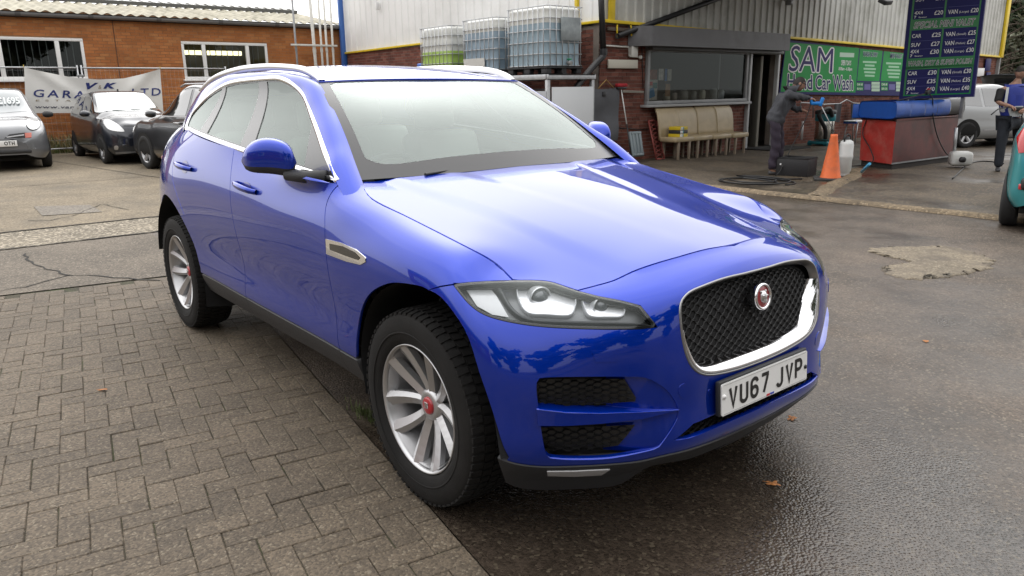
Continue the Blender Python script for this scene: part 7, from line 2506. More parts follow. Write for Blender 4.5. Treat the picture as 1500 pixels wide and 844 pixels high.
# sills (black) and front skirt
sill_x = np.linspace(-.39, low_end - .005, 30)
top_s = lowline(-.405, low_end + .002, paint_low - .003, 30)
bot_s = np.stack([np.interp(top_s[:, 0][::-1], [0, 99], [0, 99]), np.full(30, shell.kv[0] + .004)], -1)
sill = panel(shell, cat(top_s, bot_s), off=.004, flange=.03)
dseam = sxz([(-1.65, .45)])[0][0]
fseam = sxz([(-.566, .45)])[0][0]
for (ua, ub) in ((top_s[-1][0], dseam), (dseam, fseam), (fseam, top_s[0][0])):
    uu = np.linspace(ub, ua, 14)
    tt = np.stack([uu, np.interp(uu, top_s[::-1, 0], top_s[::-1, 1])], -1)
    bb = np.stack([uu[::-1], np.full(14, shell.kv[0] + .004)], -1)
    sp_ = panel(shell, cat(tt, bb), off=.004, flange=.03, gap=.0015)
    part('sill_trim', sp_, black_trim); part('sill_trim', mirror(*sp_), black_trim)
skirt_bot = [(1104, 630), (1060, 650), (1010, 670), (971, 677), (947, 683), (923, 699), (907, 708), (876, 713), (805, 716), (764, 714), (741, 705)]
u_sb = spx(smooth_poly(skirt_bot, 30))
half = cat(u_pb, [(UC, vb - .004)])
halfb = cat([(UC, u_sb[0][1] - .004)], u_sb)
lp = cat(half, mir_u(u_pb), mir_u(u_sb), halfb)
skirt = panel(shell, lp, off=.005, flange=.05, h=.03, gap=.001)
part('front_skirt', skirt, black_trim)
# belly plate
mb = MB(); mb.box((-1.5, 0, .33), (4.2, 1.5, .04)); mb.build('underbody', dark_in, car)

# ---- bumper corner vents
vlo, vhi = u_vent[:, 0].min(), u_vent[:, 0].max()


def vent_back(N_off):
    def f(uv):
        t = np.clip((uv[:, 0] - (vhi - .30)) / .27, 0, 1); t = t * t * (3 - 2 * t)
        return -(N_off * (1 - t) + .004)
    return f


def panel_var(net, loop, off_f, **k):
    """panel whose depth below the surface varies with the parameters"""
    sub = Net.__new__(Net)
    sub.__dict__ = dict(net.__dict__)
    sub.at = lambda uv: net.at(uv) + net.normal(uv) * off_f(np.atleast_2d(np.asarray(uv, float)))[:, None]
    sub._d = None
    return panel(sub, loop, **k)


def sided(name, p, m_):
    return part(name, p, m_), part(name, mirror(*p), m_)


def offnet(net, off_f):
    """the same surface sunk by a varying depth"""
    sub = Net.__new__(Net)
    sub.__dict__ = dict(net.__dict__)
    sub.at = lambda uv: net.at(uv) + net.normal(uv) * off_f(np.atleast_2d(np.asarray(uv, float)))[:, None]
    sub._d = None
    return sub


ventn = offnet(shell, vent_back(.055))
sided('vent_recess', panel(ventn, inset(u_vent, -.012), h=.02, flange=0), paint)
up_px = [(784, 562), (797, 554), (857, 553), (914, 553), (922, 566), (931, 580), (930, 586), (870, 590), (786, 594)]
lo_px = [(790, 624), (870, 623), (930, 620), (918, 636), (905, 650), (880, 653), (812, 656), (797, 650)]


def honey(net, loop, off=0.0, pitch=(.036, .0125), tw=.0022, depth=.008):
    """wavy horizontal wires clipped to a parameter loop: one net of flattened hexagons"""
    loop = np.asarray(loop)
    lo, hi = loop.min(0), loop.max(0)
    V, F = [], []
    p, q = pitch
    k = 0
    v = lo[1]
    while v < hi[1]:
        us = np.arange(lo[0], hi[0], p / 8)
        s = np.clip(1.8 * np.cos(2 * np.pi * us / p + (math.pi if k % 2 else 0)), -1, 1) * q * .40
        pts = np.stack([us, v + s], -1)
        ins = inside(pts, loop)
        dv = np.array([0, tw])
        c = net.at(pts); n = net.normal(pts); o = off
        a = net.at(pts + dv); b = net.at(pts - dv)
        ring = np.stack([a + n * o, c + n * (o + depth * .5), b + n * o, b + n * (o - depth), a + n * (o - depth)], 1)
        base = len(V)
        V.extend(ring.reshape(-1, 3))
        for i in range(len(us) - 1):
            if ins[i] and ins[i + 1]:
                for j in range(5):
                    j2 = (j + 1) % 5
                    F.append((base + i * 5 + j, base + (i + 1) * 5 + j, base + (i + 1) * 5 + j2, base + i * 5 + j2))
        v += q; k += 1
    return np.array(V), F, None


def link_plain(name, p, m_, smooth=False, parent=None):
    return link(name, fmesh(name, p[0], p[1], None, smooth), m_, parent or car)


for lp in (up_px, lo_px):
    u_ = ventn.px(densify(lp, 10))
    a, b = sided('vent_insert', panel(ventn, u_, h=.02, flange=0, off=.012), mesh_black)
    p = honey(ventn, u_, .017, pitch=(.05, .013), tw=.0016, depth=.006)
    link_plain('vent_mesh', p, mesh_black, False, a)
    link_plain('vent_mesh', (p[0] * np.array([1, -1, 1]), [f[::-1] for f in p[1]], None), mesh_black, False, b)
blade_px = [(786, 598), (830, 603), (880, 604), (940, 602), (994, 599), (940, 612), (880, 619), (830, 622), (787.5, 622)]
u_bd = spx(densify(blade_px, 10))
bd = panel(shell, u_bd, h=.015, flange=.07, off=.010)
sided('vent_blade', bd, paint)
u_fog = spx(densify([(801, 688), (840, 687.5), (893, 685), (880, 693), (840, 695), (802, 694)], 6))
sided('fog_light', panel(shell, u_fog, h=.012, flange=.01, off=.009), mat('fog_lens', (.35, .35, .36), rough=.15, coat=1.0))

# ---- bumper small marks: towing cover and parking sensors
for lp in ([(866, 514), (898, 513), (903, 530), (873, 531)],):
    sided('towing_cover', panel(shell, spx(densify(lp, 5)), h=.02, off=.0015, flange=.003), paint)
th = np.linspace(0, 2 * np.pi, 20, endpoint=False)
for cx, cy, rx, ry in ((1002, 573, 8.5, 11), (1040, 574, 3, 4)):
    q = spx([(cx + rx * math.cos(t), cy + ry * math.sin(t)) for t in th])
    sided('parking_sensor', panel(shell, q, h=.012, off=.0015, flange=.003), paint)

# ---- lower intake mesh
back_i = panel(shell, inset(int_loop, -.01), h=.04, off=-.05, flange=0)
part('intake_back', back_i, dark_in)
p = honey(shell, int_loop, -.02, pitch=(.045, .012), tw=.0016, depth=.006)
link_plain('intake_mesh', p, mesh_black)

# ---- grille: dark back, woven mesh, satin frame, chrome lower blade
back_g = panel(shell, inset(grille_loop, -.012), h=.04, off=-.085, flange=0)
part('grille_back', back_g, dark_in)
p = honey(shell, inset(grille_loop, .010), -.050, pitch=(.043, .0158), tw=.0018, depth=.010)
link_plain('grille_mesh', p, mesh_black, True)
fr = densify(grille_loop, .012)
fr = resample(fr, 160, True)


def strip(net, centre, half_w, off=.004, thick=.012, closed=True, prof=None):
    """raised bead following a parameter curve: rounded cross-section"""
    c = np.asarray(centre, float); n = len(c)
    t = (np.roll(c, -1, 0) - np.roll(c, 1, 0)) if closed else np.gradient(c, axis=0)
    t /= np.linalg.norm(t, axis=1, keepdims=True) + 1e-12
    d = np.stack([-t[:, 1], t[:, 0]], -1)
    hw = np.broadcast_to(np.asarray(half_w, float), (n,))[:, None]
    sec = prof or [(-1, -thick), (-1, off * .2), (-.7, off * .85), (0, off), (.7, off * .85), (1, off * .2), (1, -thick)]
    cols = []
    for (a, o) in sec:
        q = c + d * hw * a
        cols.append(net.at(q) + net.normal(q) * o)
    G = np.stack(cols, 1)
    V = G.reshape(-1, 3); m_ = len(sec); F = []
    for i in range(n if closed else n - 1):
        for j in range(m_ - 1):
            i2 = (i + 1) % n
            f = (i * m_ + j, i2 * m_ + j, i2 * m_ + j + 1, i * m_ + j + 1)
            F.append(f if net.sgn > 0 else f[::-1])
    return V, F, None


p = strip(shell, fr, .0042, .003, .03)
link_plain('grille_frame', p, mat('dark_satin_frame', (.30, .30, .30), rough=.3, metal=.9), True)
# chrome blade: crescent inside the lower half of the frame
gl = resample(cat(u_gr[20:], mir_u(u_gr)[1:22]), 60)
q3 = shell.at(gl)
s_ = np.linspace(0, 1, 60)
wd = .027 * np.clip(np.minimum(s_ / .10 + .25, (1 - s_) / .10 + .25), .0, 1) * (0.55 + .45 * np.sin(np.pi * np.clip((s_ * 1.0), 0, 1)) ** .6)
ctr_g = np.array([UC, (u_gr[:, 1].max() + u_gr[:, 1].min()) / 2])
tn = np.gradient(gl, axis=0); tn /= np.linalg.norm(tn, axis=1, keepdims=True)
nn_ = np.stack([-tn[:, 1], tn[:, 0]], -1)
sg_ = np.sign(((ctr_g - gl) * nn_).sum(1))[:, None]
cc = gl + nn_ * sg_ * (wd + .006)[:, None]
p = strip(shell, cc, wd, .0, .03, False, [(-1, -.03), (-1, -.001), (-.75, .002), (-.3, -.004), (.3, -.020), (1, -.052), (1, -.06)])
link_plain('grille_chrome_blade', p, chrome, True)

# ---- badge: steel ring, red disc, small cat's-head relief
bc = shell.at([(UC, shell.yz([(0, .789)], frontside)[0][1])])[0]
bn = shell.normal([(UC, shell.yz([(0, .789)], frontside)[0][1])])[0]
Mb = np.array(Vector(bn).to_track_quat('Z', 'Y').to_matrix())
badge = MB()
badge.lathe([(.030, -.03), (.046, -.03), (.0475, .0), (.046, .006), (.042, .008), (.038, .006), (.0375, .002)], 40, Mb, bc + bn * .002)
bo = badge.build('badge', chrome, car)
MB().lathe([(.0378, .001), (.02, .003), (.0001, .004)], 36, Mb, bc + bn * .002).build('badge_disc', mat('badge_red', (.30, .012, .02), rough=.25, coat=1), bo)
hd = MB()
hd.lathe([(.0001, .014), (.010, .012), (.018, .007), (.020, .001)], 14, Mb @ np.diag([.8, 1.1, 1]), bc + bn * .004)
hd.box(bc + Mb @ np.array([0, -.014, .010]), (.018, .016, .012), Mb, .004)
for s in (-1, 1): hd.box(bc + Mb @ np.array([s * .013, .018, .006]), (.010, .009, .008), Mb, .003)
hd.box(bc + Mb @ np.array([0, .004, .014]), (.03, .006, .005), Mb, .002)
hd.build('badge_emblem', satin, bo)

# ---- number plate on its holder
pl = empty('number_plate', (0, 0, 0), 0, car)
PZ, PX = .487, .829
tilt = R(4)
Mp = np.stack([np.array([0, 1, 0]), np.array([-math.sin(tilt), 0, math.cos(tilt)]), np.array([math.cos(tilt), 0, math.sin(tilt)])], 1)   # plate axes: right, up, out


def plate_pt(a, b, c=0): return np.array([PX, 0, PZ]) + Mp @ np.array([a, b, c])


MB().box(plate_pt(0, .003, -.012), (.53, .122, .018), Mp, .004).build('plate_holder', black_trim, pl)
bmq = bmesh.new()
rr_ = .008
cor = []
for (sx, sy) in ((1, 1), (-1, 1), (-1, -1), (1, -1)):
    for k in range(5):
        a0 = {(1, 1): 0, (-1, 1): 90, (-1, -1): 180, (1, -1): 270}[(sx, sy)]
        t = R(a0 + 22.5 * k)
        cor.append((sx * (.26 - rr_) + rr_ * math.cos(t), sy * (.0555 - rr_) + rr_ * math.sin(t)))
bmq.free()
MB().prism(cor, -.002, .002, Mp, plate_pt(0, 0)).build('plate_sheet', mat('plate_white', (.78, .78, .77), rough=.25, coat=.6), pl)
plate_ink = mat('plate_black', (.012, .012, .012), rough=.4)


def strokes(ch):
    """plate capitals as stroke paths in a 50 x 79 box"""
    def arc(cx, cy, rx, ry, a0, a1, n=8): return [(cx + rx * math.cos(R(a0 + (a1 - a0) * i / n)), cy + ry * math.sin(R(a0 + (a1 - a0) * i / n))) for i in range(n + 1)]
    e = 7
    W_, H_ = 50 - e, 79 - e
    return {
        'V': [[(e, H_), (25, e), (W_, H_)]],
        'U': [[(e, H_), (e, 22)] + arc(25, 22, 18, 15, 180, 360) + [(W_, H_)]],
        '6': [[(W_, 58)] + arc(25, 56, 18, 16, 10, 180) + [(e, 24)] + arc(25, 24, 18, 17, 180, 360) + arc(25, 26, 18, 17, 0, 170)],
        '7': [[(e, H_), (W_, H_), (W_, H_ - 6), (20, e)]],
        'J': [[(W_ - 4, H_), (W_ - 4, 22)] + arc(23, 22, 16, 15, 0, -165)],
        'P': [[(e, e), (e, H_), (28, H_)] + arc(28, H_ - 17, 15, 17, 90, -90) + [(e, H_ - 34)]],
        'O': [[(e, 24), (e, 55)] + arc(25, 55, 18, 17, 180, 0) + [(W_, 24)] + arc(25, 24, 18, 17, 360, 180)],
        'T': [[(e, H_), (W_, H_)], [(25, H_), (25, e)]],
        'H': [[(e, e), (e, H_)], [(W_, e), (W_, H_)], [(e, 40), (W_, 40)]],
    }[ch]


def stroke_glyph(mb, ch, ox, oy, k, thick, to3):
    for path in strokes(ch):
        P = np.array(path, float)
        keep = [0] + [i for i in range(1, len(P)) if np.linalg.norm(P[i] - P[i - 1]) > .5]
        P = P[keep]
        n = len(P)
        d = np.diff(P, axis=0); d /= np.linalg.norm(d, axis=1, keepdims=True)
        nr = np.stack([-d[:, 1], d[:, 0]], -1)
        L, Rr = [], []
        for i in range(n):
            if i == 0: v = nr[0]; m_ = 1
            elif i == n - 1: v = nr[-1]; m_ = 1
            else:
                v = nr[i - 1] + nr[i]; v /= np.linalg.norm(v) + 1e-9; m_ = min(1.8, 1 / max(.3, v @ nr[i]))
            L.append(P[i] + v * m_ * thick / 2); Rr.append(P[i] - v * m_ * thick / 2)
        V = [to3(ox + p[0] * k, oy + p[1] * k) for p in L] + [to3(ox + p[0] * k, oy + p[1] * k) for p in Rr]
        F = [(i + n, i + n + 1, i + 1, i) for i in range(n - 1)]
        mb.add(V, F)


ink = MB()
kx = .001
x_ = -.222
for ch in 'VU67 JVP':
    if ch == ' ': x_ += .033; continue
    ink = MB(); stroke_glyph(ink, ch, x_, -.0395, kx, 13.5, lambda a, b: plate_pt(a, b, .0032)); ink.build('plate_character', plate_ink, pl)
    x_ += .061
bd_ = MB()
for a, b, w_, h_ in ((0, .050, .50, .0012), (-.11, -.0505, .28, .0012), (.17, -.0505, .16, .0012)):
    bd_.box(plate_pt(a, b, .0026), (w_, h_, .0008), Mp)
bd_.build('plate_border', mat('plate_grey', (.3, .3, .3), rough=.5), pl)
MB().box(plate_pt(.008, -.049, .0028), (.020, .007, .001), Mp).build('dealer_mark', mat('mark_red', (.5, .03, .04), rough=.5), pl)
MB().box(plate_pt(.032, -.049, .0028), (.024, .007, .001), Mp).build('dealer_mark', mat('mark_blue', (.03, .06, .4), rough=.5), pl)
for a, c_ in ((-.247, mat('screw_white', (.8, .8, .8), rough=.4)), (.247, plate_ink)):
    MB().lathe([(.008, 0), (.0075, .004), (.0001, .005)], 12, Mp, plate_pt(a, .012 if a < 0 else -.004, .002)).build('screw', c_, pl)
# ---- bonnet
def bonnet_bump(p):
    p = p.copy()
    x, y = p[:, 0], np.abs(p[:, 1])
    t = np.clip((x + .62) / 1.25, 0, 1)
    wc = .655 - .235 * t                      # outer crease: the raised centre field
    s = np.clip((wc - y) / .10 + .5, 0, 1); s = s * s * (3 - 2 * s)
    p[:, 2] += .011 * s * np.clip(1.25 - t * 1.15, 0, 1)
    wi = .36 - .24 * t                        # inner crease
    s = np.clip((wi - y) / .09 + .5, 0, 1); s = s * s * (3 - 2 * s)
    p[:, 2] -= .004 * s * np.clip(1.25 - t * 1.15, 0, 1)
    return p


def thin_plate(P, lam=1e-4):
    """smoothing thin-plate spline z(x, y)"""
    P = np.asarray(P, float); n = len(P)
    def phi(a, b):
        r2 = ((a[:, None, :] - b[None]) ** 2).sum(2)
        return .5 * r2 * np.log(r2 + 1e-12)
    K = phi(P[:, :2], P[:, :2]) + lam * np.eye(n)
    Q = np.c_[np.ones(n), P[:, :2]]
    A = np.block([[K, Q], [Q.T, np.zeros((3, 3))]])
    w = np.linalg.solve(A, np.r_[P[:, 2], 0, 0, 0])
    return lambda X: phi(np.atleast_2d(X), P[:, :2]) @ w[:n] + np.c_[np.ones(len(np.atleast_2d(X))), np.atleast_2d(X)] @ w[n:]


edge3 = np.vstack([shell.at(u_shut)[::2], shell.at(u_lti)[::2], shell.at(u_cb)[::3]])
cl3 = np.array([(-.72, 0, 1.166), (-.56, 0, 1.150), (-.35, 0, 1.122), (-.15, 0, 1.094), (.05, 0, 1.064), (.25, 0, 1.031), (.42, 0, .999), (.55, 0, .972), (.655, 0, .950)])
cow3 = np.array([(-.60, -.35, 1.147), (-.62, -.5, 1.143), (-.63, -.65, 1.135), (-.63, -.77, 1.128), (-.72, -.5, 1.160), (-.72, -.75, 1.148)])
fit = np.vstack([edge3, cl3, cow3]); fit = np.vstack([fit, fit[fit[:, 1] < -.02] * np.array([1, -1, 1])])
tp = thin_plate(fit, 2e-4)
bx = np.array([-.72, -.55, -.35, -.15, .05, .22, .36, .48, .59, .70])
by = np.array([.92, .84, .76, .66, .54, .40, .26, .13, 0])
BP = np.array([[(x, -y, float(tp([(x, -y)])[0])) for y in by] for x in bx])
BPx = np.concatenate([BP, BP[:, -2::-1] * np.array([1, -1, 1])], 1)
bon = Net(BPx, bump=bonnet_bump)
VCb = bon.kv[len(by) - 1]


def mir_v(q):
    q = np.asarray(q).copy(); q[:, 1] = 2 * VCb - q[:, 1]; return q[::-1]


cowl_px = [(748, 242), (700, 247.5), (660, 254), (604, 258), (560, 259), (543, 258), (536, 260), (531, 268)]
b_cowl = bon.xy([(-.565, 0), (-.575, -.15), (-.595, -.35), (-.612, -.5), (-.62, -.62), (-.612, -.70)])
b_shut = bon.px(smooth_poly([(531, 266), (532, 277), (547, 293), (599, 319), (670, 355), (722, 383), (751, 410)], 34))
b_lamp = bon.px(smooth_poly(lamp_top_in, 12))
b_cut = bon.px(smooth_poly(cut_b, 22))
b_half = cat(b_cowl, b_shut, b_lamp[1:], b_cut[1:], [(bon.xy([(.655, 0)])[0])])
b_half[0, 1] = VCb; b_half[-1, 1] = VCb
b_loop = cat(b_half, mir_v(b_half)[1:-1])
part('bonnet', panel(bon, b_loop, h=.014, gap=.0045, flange=.02), paint)
part('bonnet_underside', panel(bon, inset(b_loop, .01), h=.08, off=-.035, flange=0), dark_in)

# ---- windscreen: rows from the cowl to the roof header
ws_rows = []
for t in np.linspace(0, 1, 5):
    row = []
    for w_ in (1.0, .85, .6, .3, 0):
        wb, wt = .775 * w_, .612 * w_
        base = np.array([-.50 - .135 * w_ ** 2.2, -wb, 1.137 + .012 * (1 - w_)])
        top = np.array([-1.275 - .02 * w_ ** 2, -wt, 1.553 - .006 * w_ ** 2])
        p = base * (1 - t) + top * t
        bul = math.sin(math.pi * t) * (.022 + .028 * (1 - w_ ** 2))
        p = p + np.array([.47, 0, .88]) * bul
        row.append(p)
    ws_rows.append(row)
WP = np.array(ws_rows).transpose(1, 0, 2)
WPx = np.concatenate([WP, WP[-2::-1] * np.array([1, -1, 1])])
wsn = Net(WPx)
UCw = wsn.ku[4]
vN = wsn.kv[-1]


def mir_w(q):
    q = np.asarray(q).copy(); q[:, 0] = 2 * UCw - q[:, 0]; return q[::-1]


full = np.array([(0, 0), (2 * UCw, 0), (2 * UCw, vN), (0, vN)])
part('windscreen', panel(wsn, densify(full, .05), h=.06, flange=0), screen_glass)
# printed black band round the edge of the screen
gpx = [(540, 240), (556, 246), (600, 250), (680, 244), (750, 240)]
inner_b = cat([(UCw, .10)], [(UCw - .3, .10)], [(.17, .085)], [(.10, .10)], [(.062, .14)], [(.058, .2)], [(.058, vN - .09)], [(.075, vN - .05)], [(.11, vN - .035)], [(UCw - .2, vN - .03)], [(UCw, vN - .03)])
inner_b = smooth_poly(inner_b, 60)
band_hole = cat(inner_b, mir_w(inner_b)[1:-1])
part('windscreen_band', panel(wsn, densify(full, .05), holes=[band_hole], h=.03, flange=0, off=.0015), mat('screen_band', (.035, .035, .037), rough=.25, spec=.5))

# ---- roof
rx_ = [-1.27, -1.42, -1.65, -1.95, -2.35, -2.8, -3.2, -3.5]
rc = [1.555, 1.592, 1.625, 1.645, 1.645, 1.622, 1.572, 1.515]
re = [1.543, 1.566, 1.588, 1.603, 1.603, 1.580, 1.530, 1.470]
rw = [.612, .608, .605, .603, .595, .575, .54, .50]
RP = np.array([[(rx_[i] + (.02 if i == 0 else 0) * (1 - f), -rw[i] * f, rc[i] + (re[i] - rc[i]) * f ** 2.4) for f in (1, .85, .6, .3, 0)] for i in range(8)])
RP = RP[::-1]
RPx = np.concatenate([RP, RP[:, -2::-1] * np.array([1, -1, 1])], 1)
roofn = Net(RPx)
VCr = roofn.kv[4]
full = np.array([(0, 0), (roofn.ku[-1], 0), (roofn.ku[-1], 2 * VCr), (0, 2 * VCr)])
part('roof', panel(roofn, densify(full, .06), h=.06, flange=.012), paint)
part('headliner', panel(roofn, densify(inset(full, .03), .1), h=.12, flange=0, off=-.04), headliner)

# ---- body side frame from the A-pillar over the door tops to the tail pillar
O_ = [(-.545, .880, 1.082), (-.70, .857, 1.180), (-.811, .82, 1.235), (-.96, .776, 1.31), (-1.121, .73, 1.388), (-1.22, .704, 1.44), (-1.318, .68, 1.488), (-1.41, .668, 1.520), (-1.506, .66, 1.545), (-1.60, .654, 1.562), (-1.70, .652, 1.571), (-1.887, .656, 1.571), (-2.10, .662, 1.568), (-2.33, .672, 1.556), (-2.50, .688, 1.525), (-2.63, .714, 1.480), (-2.72, .742, 1.425), (-2.775, .775, 1.372), (-2.76, .822, 1.318), (-2.70, .855, 1.270)]
I_ = [(-.535, .785, 1.090), (-.70, .745, 1.205), (-.80, .718, 1.272), (-.925, .687, 1.352), (-1.06, .655, 1.427), (-1.15, .637, 1.475), (-1.24, .621, 1.522), (-1.33, .613, 1.552), (-1.43, .610, 1.568), (-1.55, .608, 1.580), (-1.66, .606, 1.590), (-1.90, .604, 1.603), (-2.12, .60, 1.605), (-2.38, .594, 1.603), (-2.65, .582, 1.59), (-2.95, .562, 1.565), (-3.20, .54, 1.53), (-3.42, .51, 1.475), (-3.56, .515, 1.38), (-3.60, .57, 1.255)]
O3 = smooth_poly([(a, -b, c) for a, b, c in O_], 60)
I3 = smooth_poly([(a, -b, c) for a, b, c in I_], 60)
# re-time both curves on the same knots
def knots(pts, n):
    P = np.array([(a, -b, c) for a, b, c in pts]); k = len(P)
    S = spline_S(np.arange(k, dtype=float))
    return spline_W(np.arange(k, dtype=float), S, np.linspace(0, k - 1, n)) @ P
O3, I3 = knots(O_, 58), knots(I_, 58)
tng = np.gradient(O3 + I3, axis=0)
acr = I3 - O3
nr = np.cross(acr, tng); nr /= np.linalg.norm(nr, axis=1, keepdims=True)
wdt = np.linalg.norm(acr, axis=1, keepdims=True)
bul = .18 * np.minimum(wdt, .13)
rows_ = []
for f, k in ((0, 0), (.3, .84), (.6, .96), (.85, .51), (1, 0)):
    rows_.append(O3 + acr * f + nr * bul * k)
ringP = np.stack(rows_, 1)[::-1]
ring = Net(ringP[::2] if False else ringP)
full = np.array([(0, 0), (ring.ku[-1], 0), (ring.ku[-1], ring.kv[-1]), (0, ring.kv[-1])])
# direct grid, the surface needs no trimming
def net_grid(net, nu, nv, off=0.0):
    U, V = np.meshgrid(np.linspace(net.ku[0], net.ku[-1], nu), np.linspace(net.kv[0], net.kv[-1], nv), indexing='ij')
    uv = np.stack([U.ravel(), V.ravel()], -1)
    P = net.at(uv); N = net.normal(uv)
    F = []
    for i in range(nu - 1):
        for j in range(nv - 1):
            f = (i * nv + j, (i + 1) * nv + j, (i + 1) * nv + j + 1, i * nv + j + 1)
            F.append(f if net.sgn > 0 else f[::-1])
    return P + N * off, F, N
chk = ring.normal([(ring.ku[-1] * .5, ring.kv[-1] * .5)])[0]
if chk[2] < 0: ring.sgn = -ring.sgn
rg = net_grid(ring, 140, 10)
sided('side_frame', rg, paint)

# ---- side glass, pillars and bright surround lie on the greenhouse side surface
gx = [-.45, -.8, -1.2, -1.6, -2.0, -2.4, -2.8, -3.1]
def wbelt(x): return np.interp(x, [-3.3, -2.87, -2.35, -1.75, -1.15, -.6, -.4], [.66, .80, .880, .890, .890, .868, .855])
def zbelt(x): return np.interp(x, [-3.3, -2.87, -2.35, -1.75, -1.15, -.6, -.4], [1.32, 1.300, 1.262, 1.220, 1.175, 1.132, 1.115])
def gw(x, z):
    # measured half widths of the side glass at the bright trim
    pts = np.array([(a, b, c) for a, b, c in O_])
    return None
# thin-plate fit of half width over (x, z) through trim points and belt points
from numpy.linalg import lstsq
ctrl = np.array([(a, c, b - .004) for a, b, c in O_] + [(x, zbelt(x), wbelt(x) - .006) for x in np.linspace(-.65, -2.65, 14)])
def basis(x, z):
    x = np.asarray(x) + 1.7; z = np.asarray(z) - 1.35
    return np.stack([np.ones_like(x), x, z, x * x, x * z, z * z, x ** 3, x * x * z, x * z * z, z ** 3], -1)
cf_ = lstsq(basis(ctrl[:, 0], ctrl[:, 1]), ctrl[:, 2], rcond=None)[0]
GX, GZ = np.linspace(-.5, -3.0, 14), np.linspace(1.08, 1.60, 8)
GP = np.array([[(x, -float(basis(x, z) @ cf_), z) for z in GZ] for x in GX[::-1]])
ghs = Net(GP)
trim_lo = [(x, zbelt(x) + .004) for x in np.linspace(-.62, -2.62, 24)]
O_xz = np.array([(p[0], p[2]) for p in O3])
dlo = cat(O_xz[2:-1], np.array(trim_lo)[::-1])
g_dlo = ghs.xz(densify(dlo, .03))
ch_w = .011
sided('window_surround', strip(ghs, resample(g_dlo, 200, True), ch_w, .006, .006) [:2] + (None,), chrome) if False else None
pc = strip(ghs, resample(inset(g_dlo, .004), 220, True), .0125, .007, .012)
def plain2(name, p, m_, smooth=True):
    a = link_plain(name, p, m_, smooth)
    b = link_plain(name, (p[0] * np.array([1, -1, 1]), [f[::-1] for f in p[1]], None), m_, smooth)
    return a, b
plain2('window_surround', pc, chrome)
# black pillar panels and panes, all from pixel outlines
bp_px = [(343, 228), (372, 118), (388, 117), (372, 175), (352, 233)]
dl = inset(g_dlo, .018)
def xz_of(pts): return np.array([ghs.at(q)[0][[0, 2]] for q in ghs.px(pts)])
pl1 = ghs.px([(379, 117), (349, 220)])      # rear edge of the B-pillar
pl2 = ghs.px([(390, 118), (381, 160), (371, 213)])   # front edge
pq1 = ghs.px([(331, 124), (302, 197)])          # quarter-window divider, front edge
pq2 = ghs.px([(327, 126), (297, 186)])


def clip_half(loop, a, b, keep_left):
    """clip a closed loop by the line a-b"""
    d = b - a; n = np.array([-d[1], d[0]])
    if not keep_left: n = -n
    out = []
    L = len(loop)
    for i in range(L):
        p, q = loop[i], loop[(i + 1) % L]
        sp, sq = (p - a) @ n, (q - a) @ n
        if sp >= 0: out.append(p)
        if (sp >= 0) != (sq >= 0): out.append(p + (q - p) * sp / (sp - sq))
    return np.array(out)


base_dl = densify(dl, .02)
pillar_all = panel(ghs, base_dl, h=.05, flange=0, off=-.0035, holes=[])
# front pane: everything ahead of the B-pillar
def side_of(a, b, p): d = b - a; return (p - a) @ np.array([-d[1], d[0]]) > 0
ahead = ghs.px([(430, 190)])[0]; mid = ghs.px([(340, 160)])[0]; aft = ghs.px([(292, 170)])[0]
fp = clip_half(base_dl, pl2[0], pl2[2], side_of(pl2[0], pl2[2], ahead))
mir_tri = ghs.px([(446, 250), (455, 196)])
fp = clip_half(fp, mir_tri[0], mir_tri[1], side_of(mir_tri[0], mir_tri[1], ahead))
rp_ = clip_half(clip_half(base_dl, pl1[0], pl1[1], side_of(pl1[0], pl1[1], mid)), pq1[0], pq1[1], side_of(pq1[0], pq1[1], mid))
qp = clip_half(base_dl, pq2[0], pq2[1], side_of(pq2[0], pq2[1], aft))
frame_panel = panel(ghs, base_dl, holes=[inset(densify(q, .02), .004) for q in (fp, rp_, qp)], h=.04, flange=.01, off=.001)
sided('window_pillars', frame_panel, pillar_black)
for nm, q in (('front_side_window', fp), ('rear_side_window', rp_), ('quarter_window', qp)):
    sided(nm, panel(ghs, densify(q, .03), h=.08, flange=0, off=-.003), side_glass)
# ---- headlights
lamp_loop = cat(u_lto, u_lti[1:], u_lin[1:], u_llo[1:-1])
lampn = offnet(shell, lambda uv: np.full(len(uv), -.045))
refl = mat('lamp_reflector', (.82, .83, .85), rough=.30, metal=.55)
lamp_grey = mat('lamp_housing', (.17, .175, .18), rough=.35, metal=.4)
drl_w = mat('lamp_light_guide', (.85, .87, .9), rough=.2, coat=.5)
lamp_side = mat('lamp_side_reflector', (.62, .63, .64), rough=.3, metal=.3)
lens_m = mat('projector_lens', (.10, .11, .12), rough=.04, metal=.2, coat=1.0)
lamps = []
for s in (1, -1):
    L = empty('headlight', (0, 0, 0), 0, car)
    lamps.append((L, s))


def lamp_part(name, p, m_):
    for L, s in lamps:
        q = p if s > 0 else (p[0] * np.array([1, -1, 1]), [f[::-1] for f in p[1]], None if p[2] is None else p[2] * np.array([1, -1, 1]))
        link(name, fmesh(name, q[0], q[1], q[2]), m_, L)


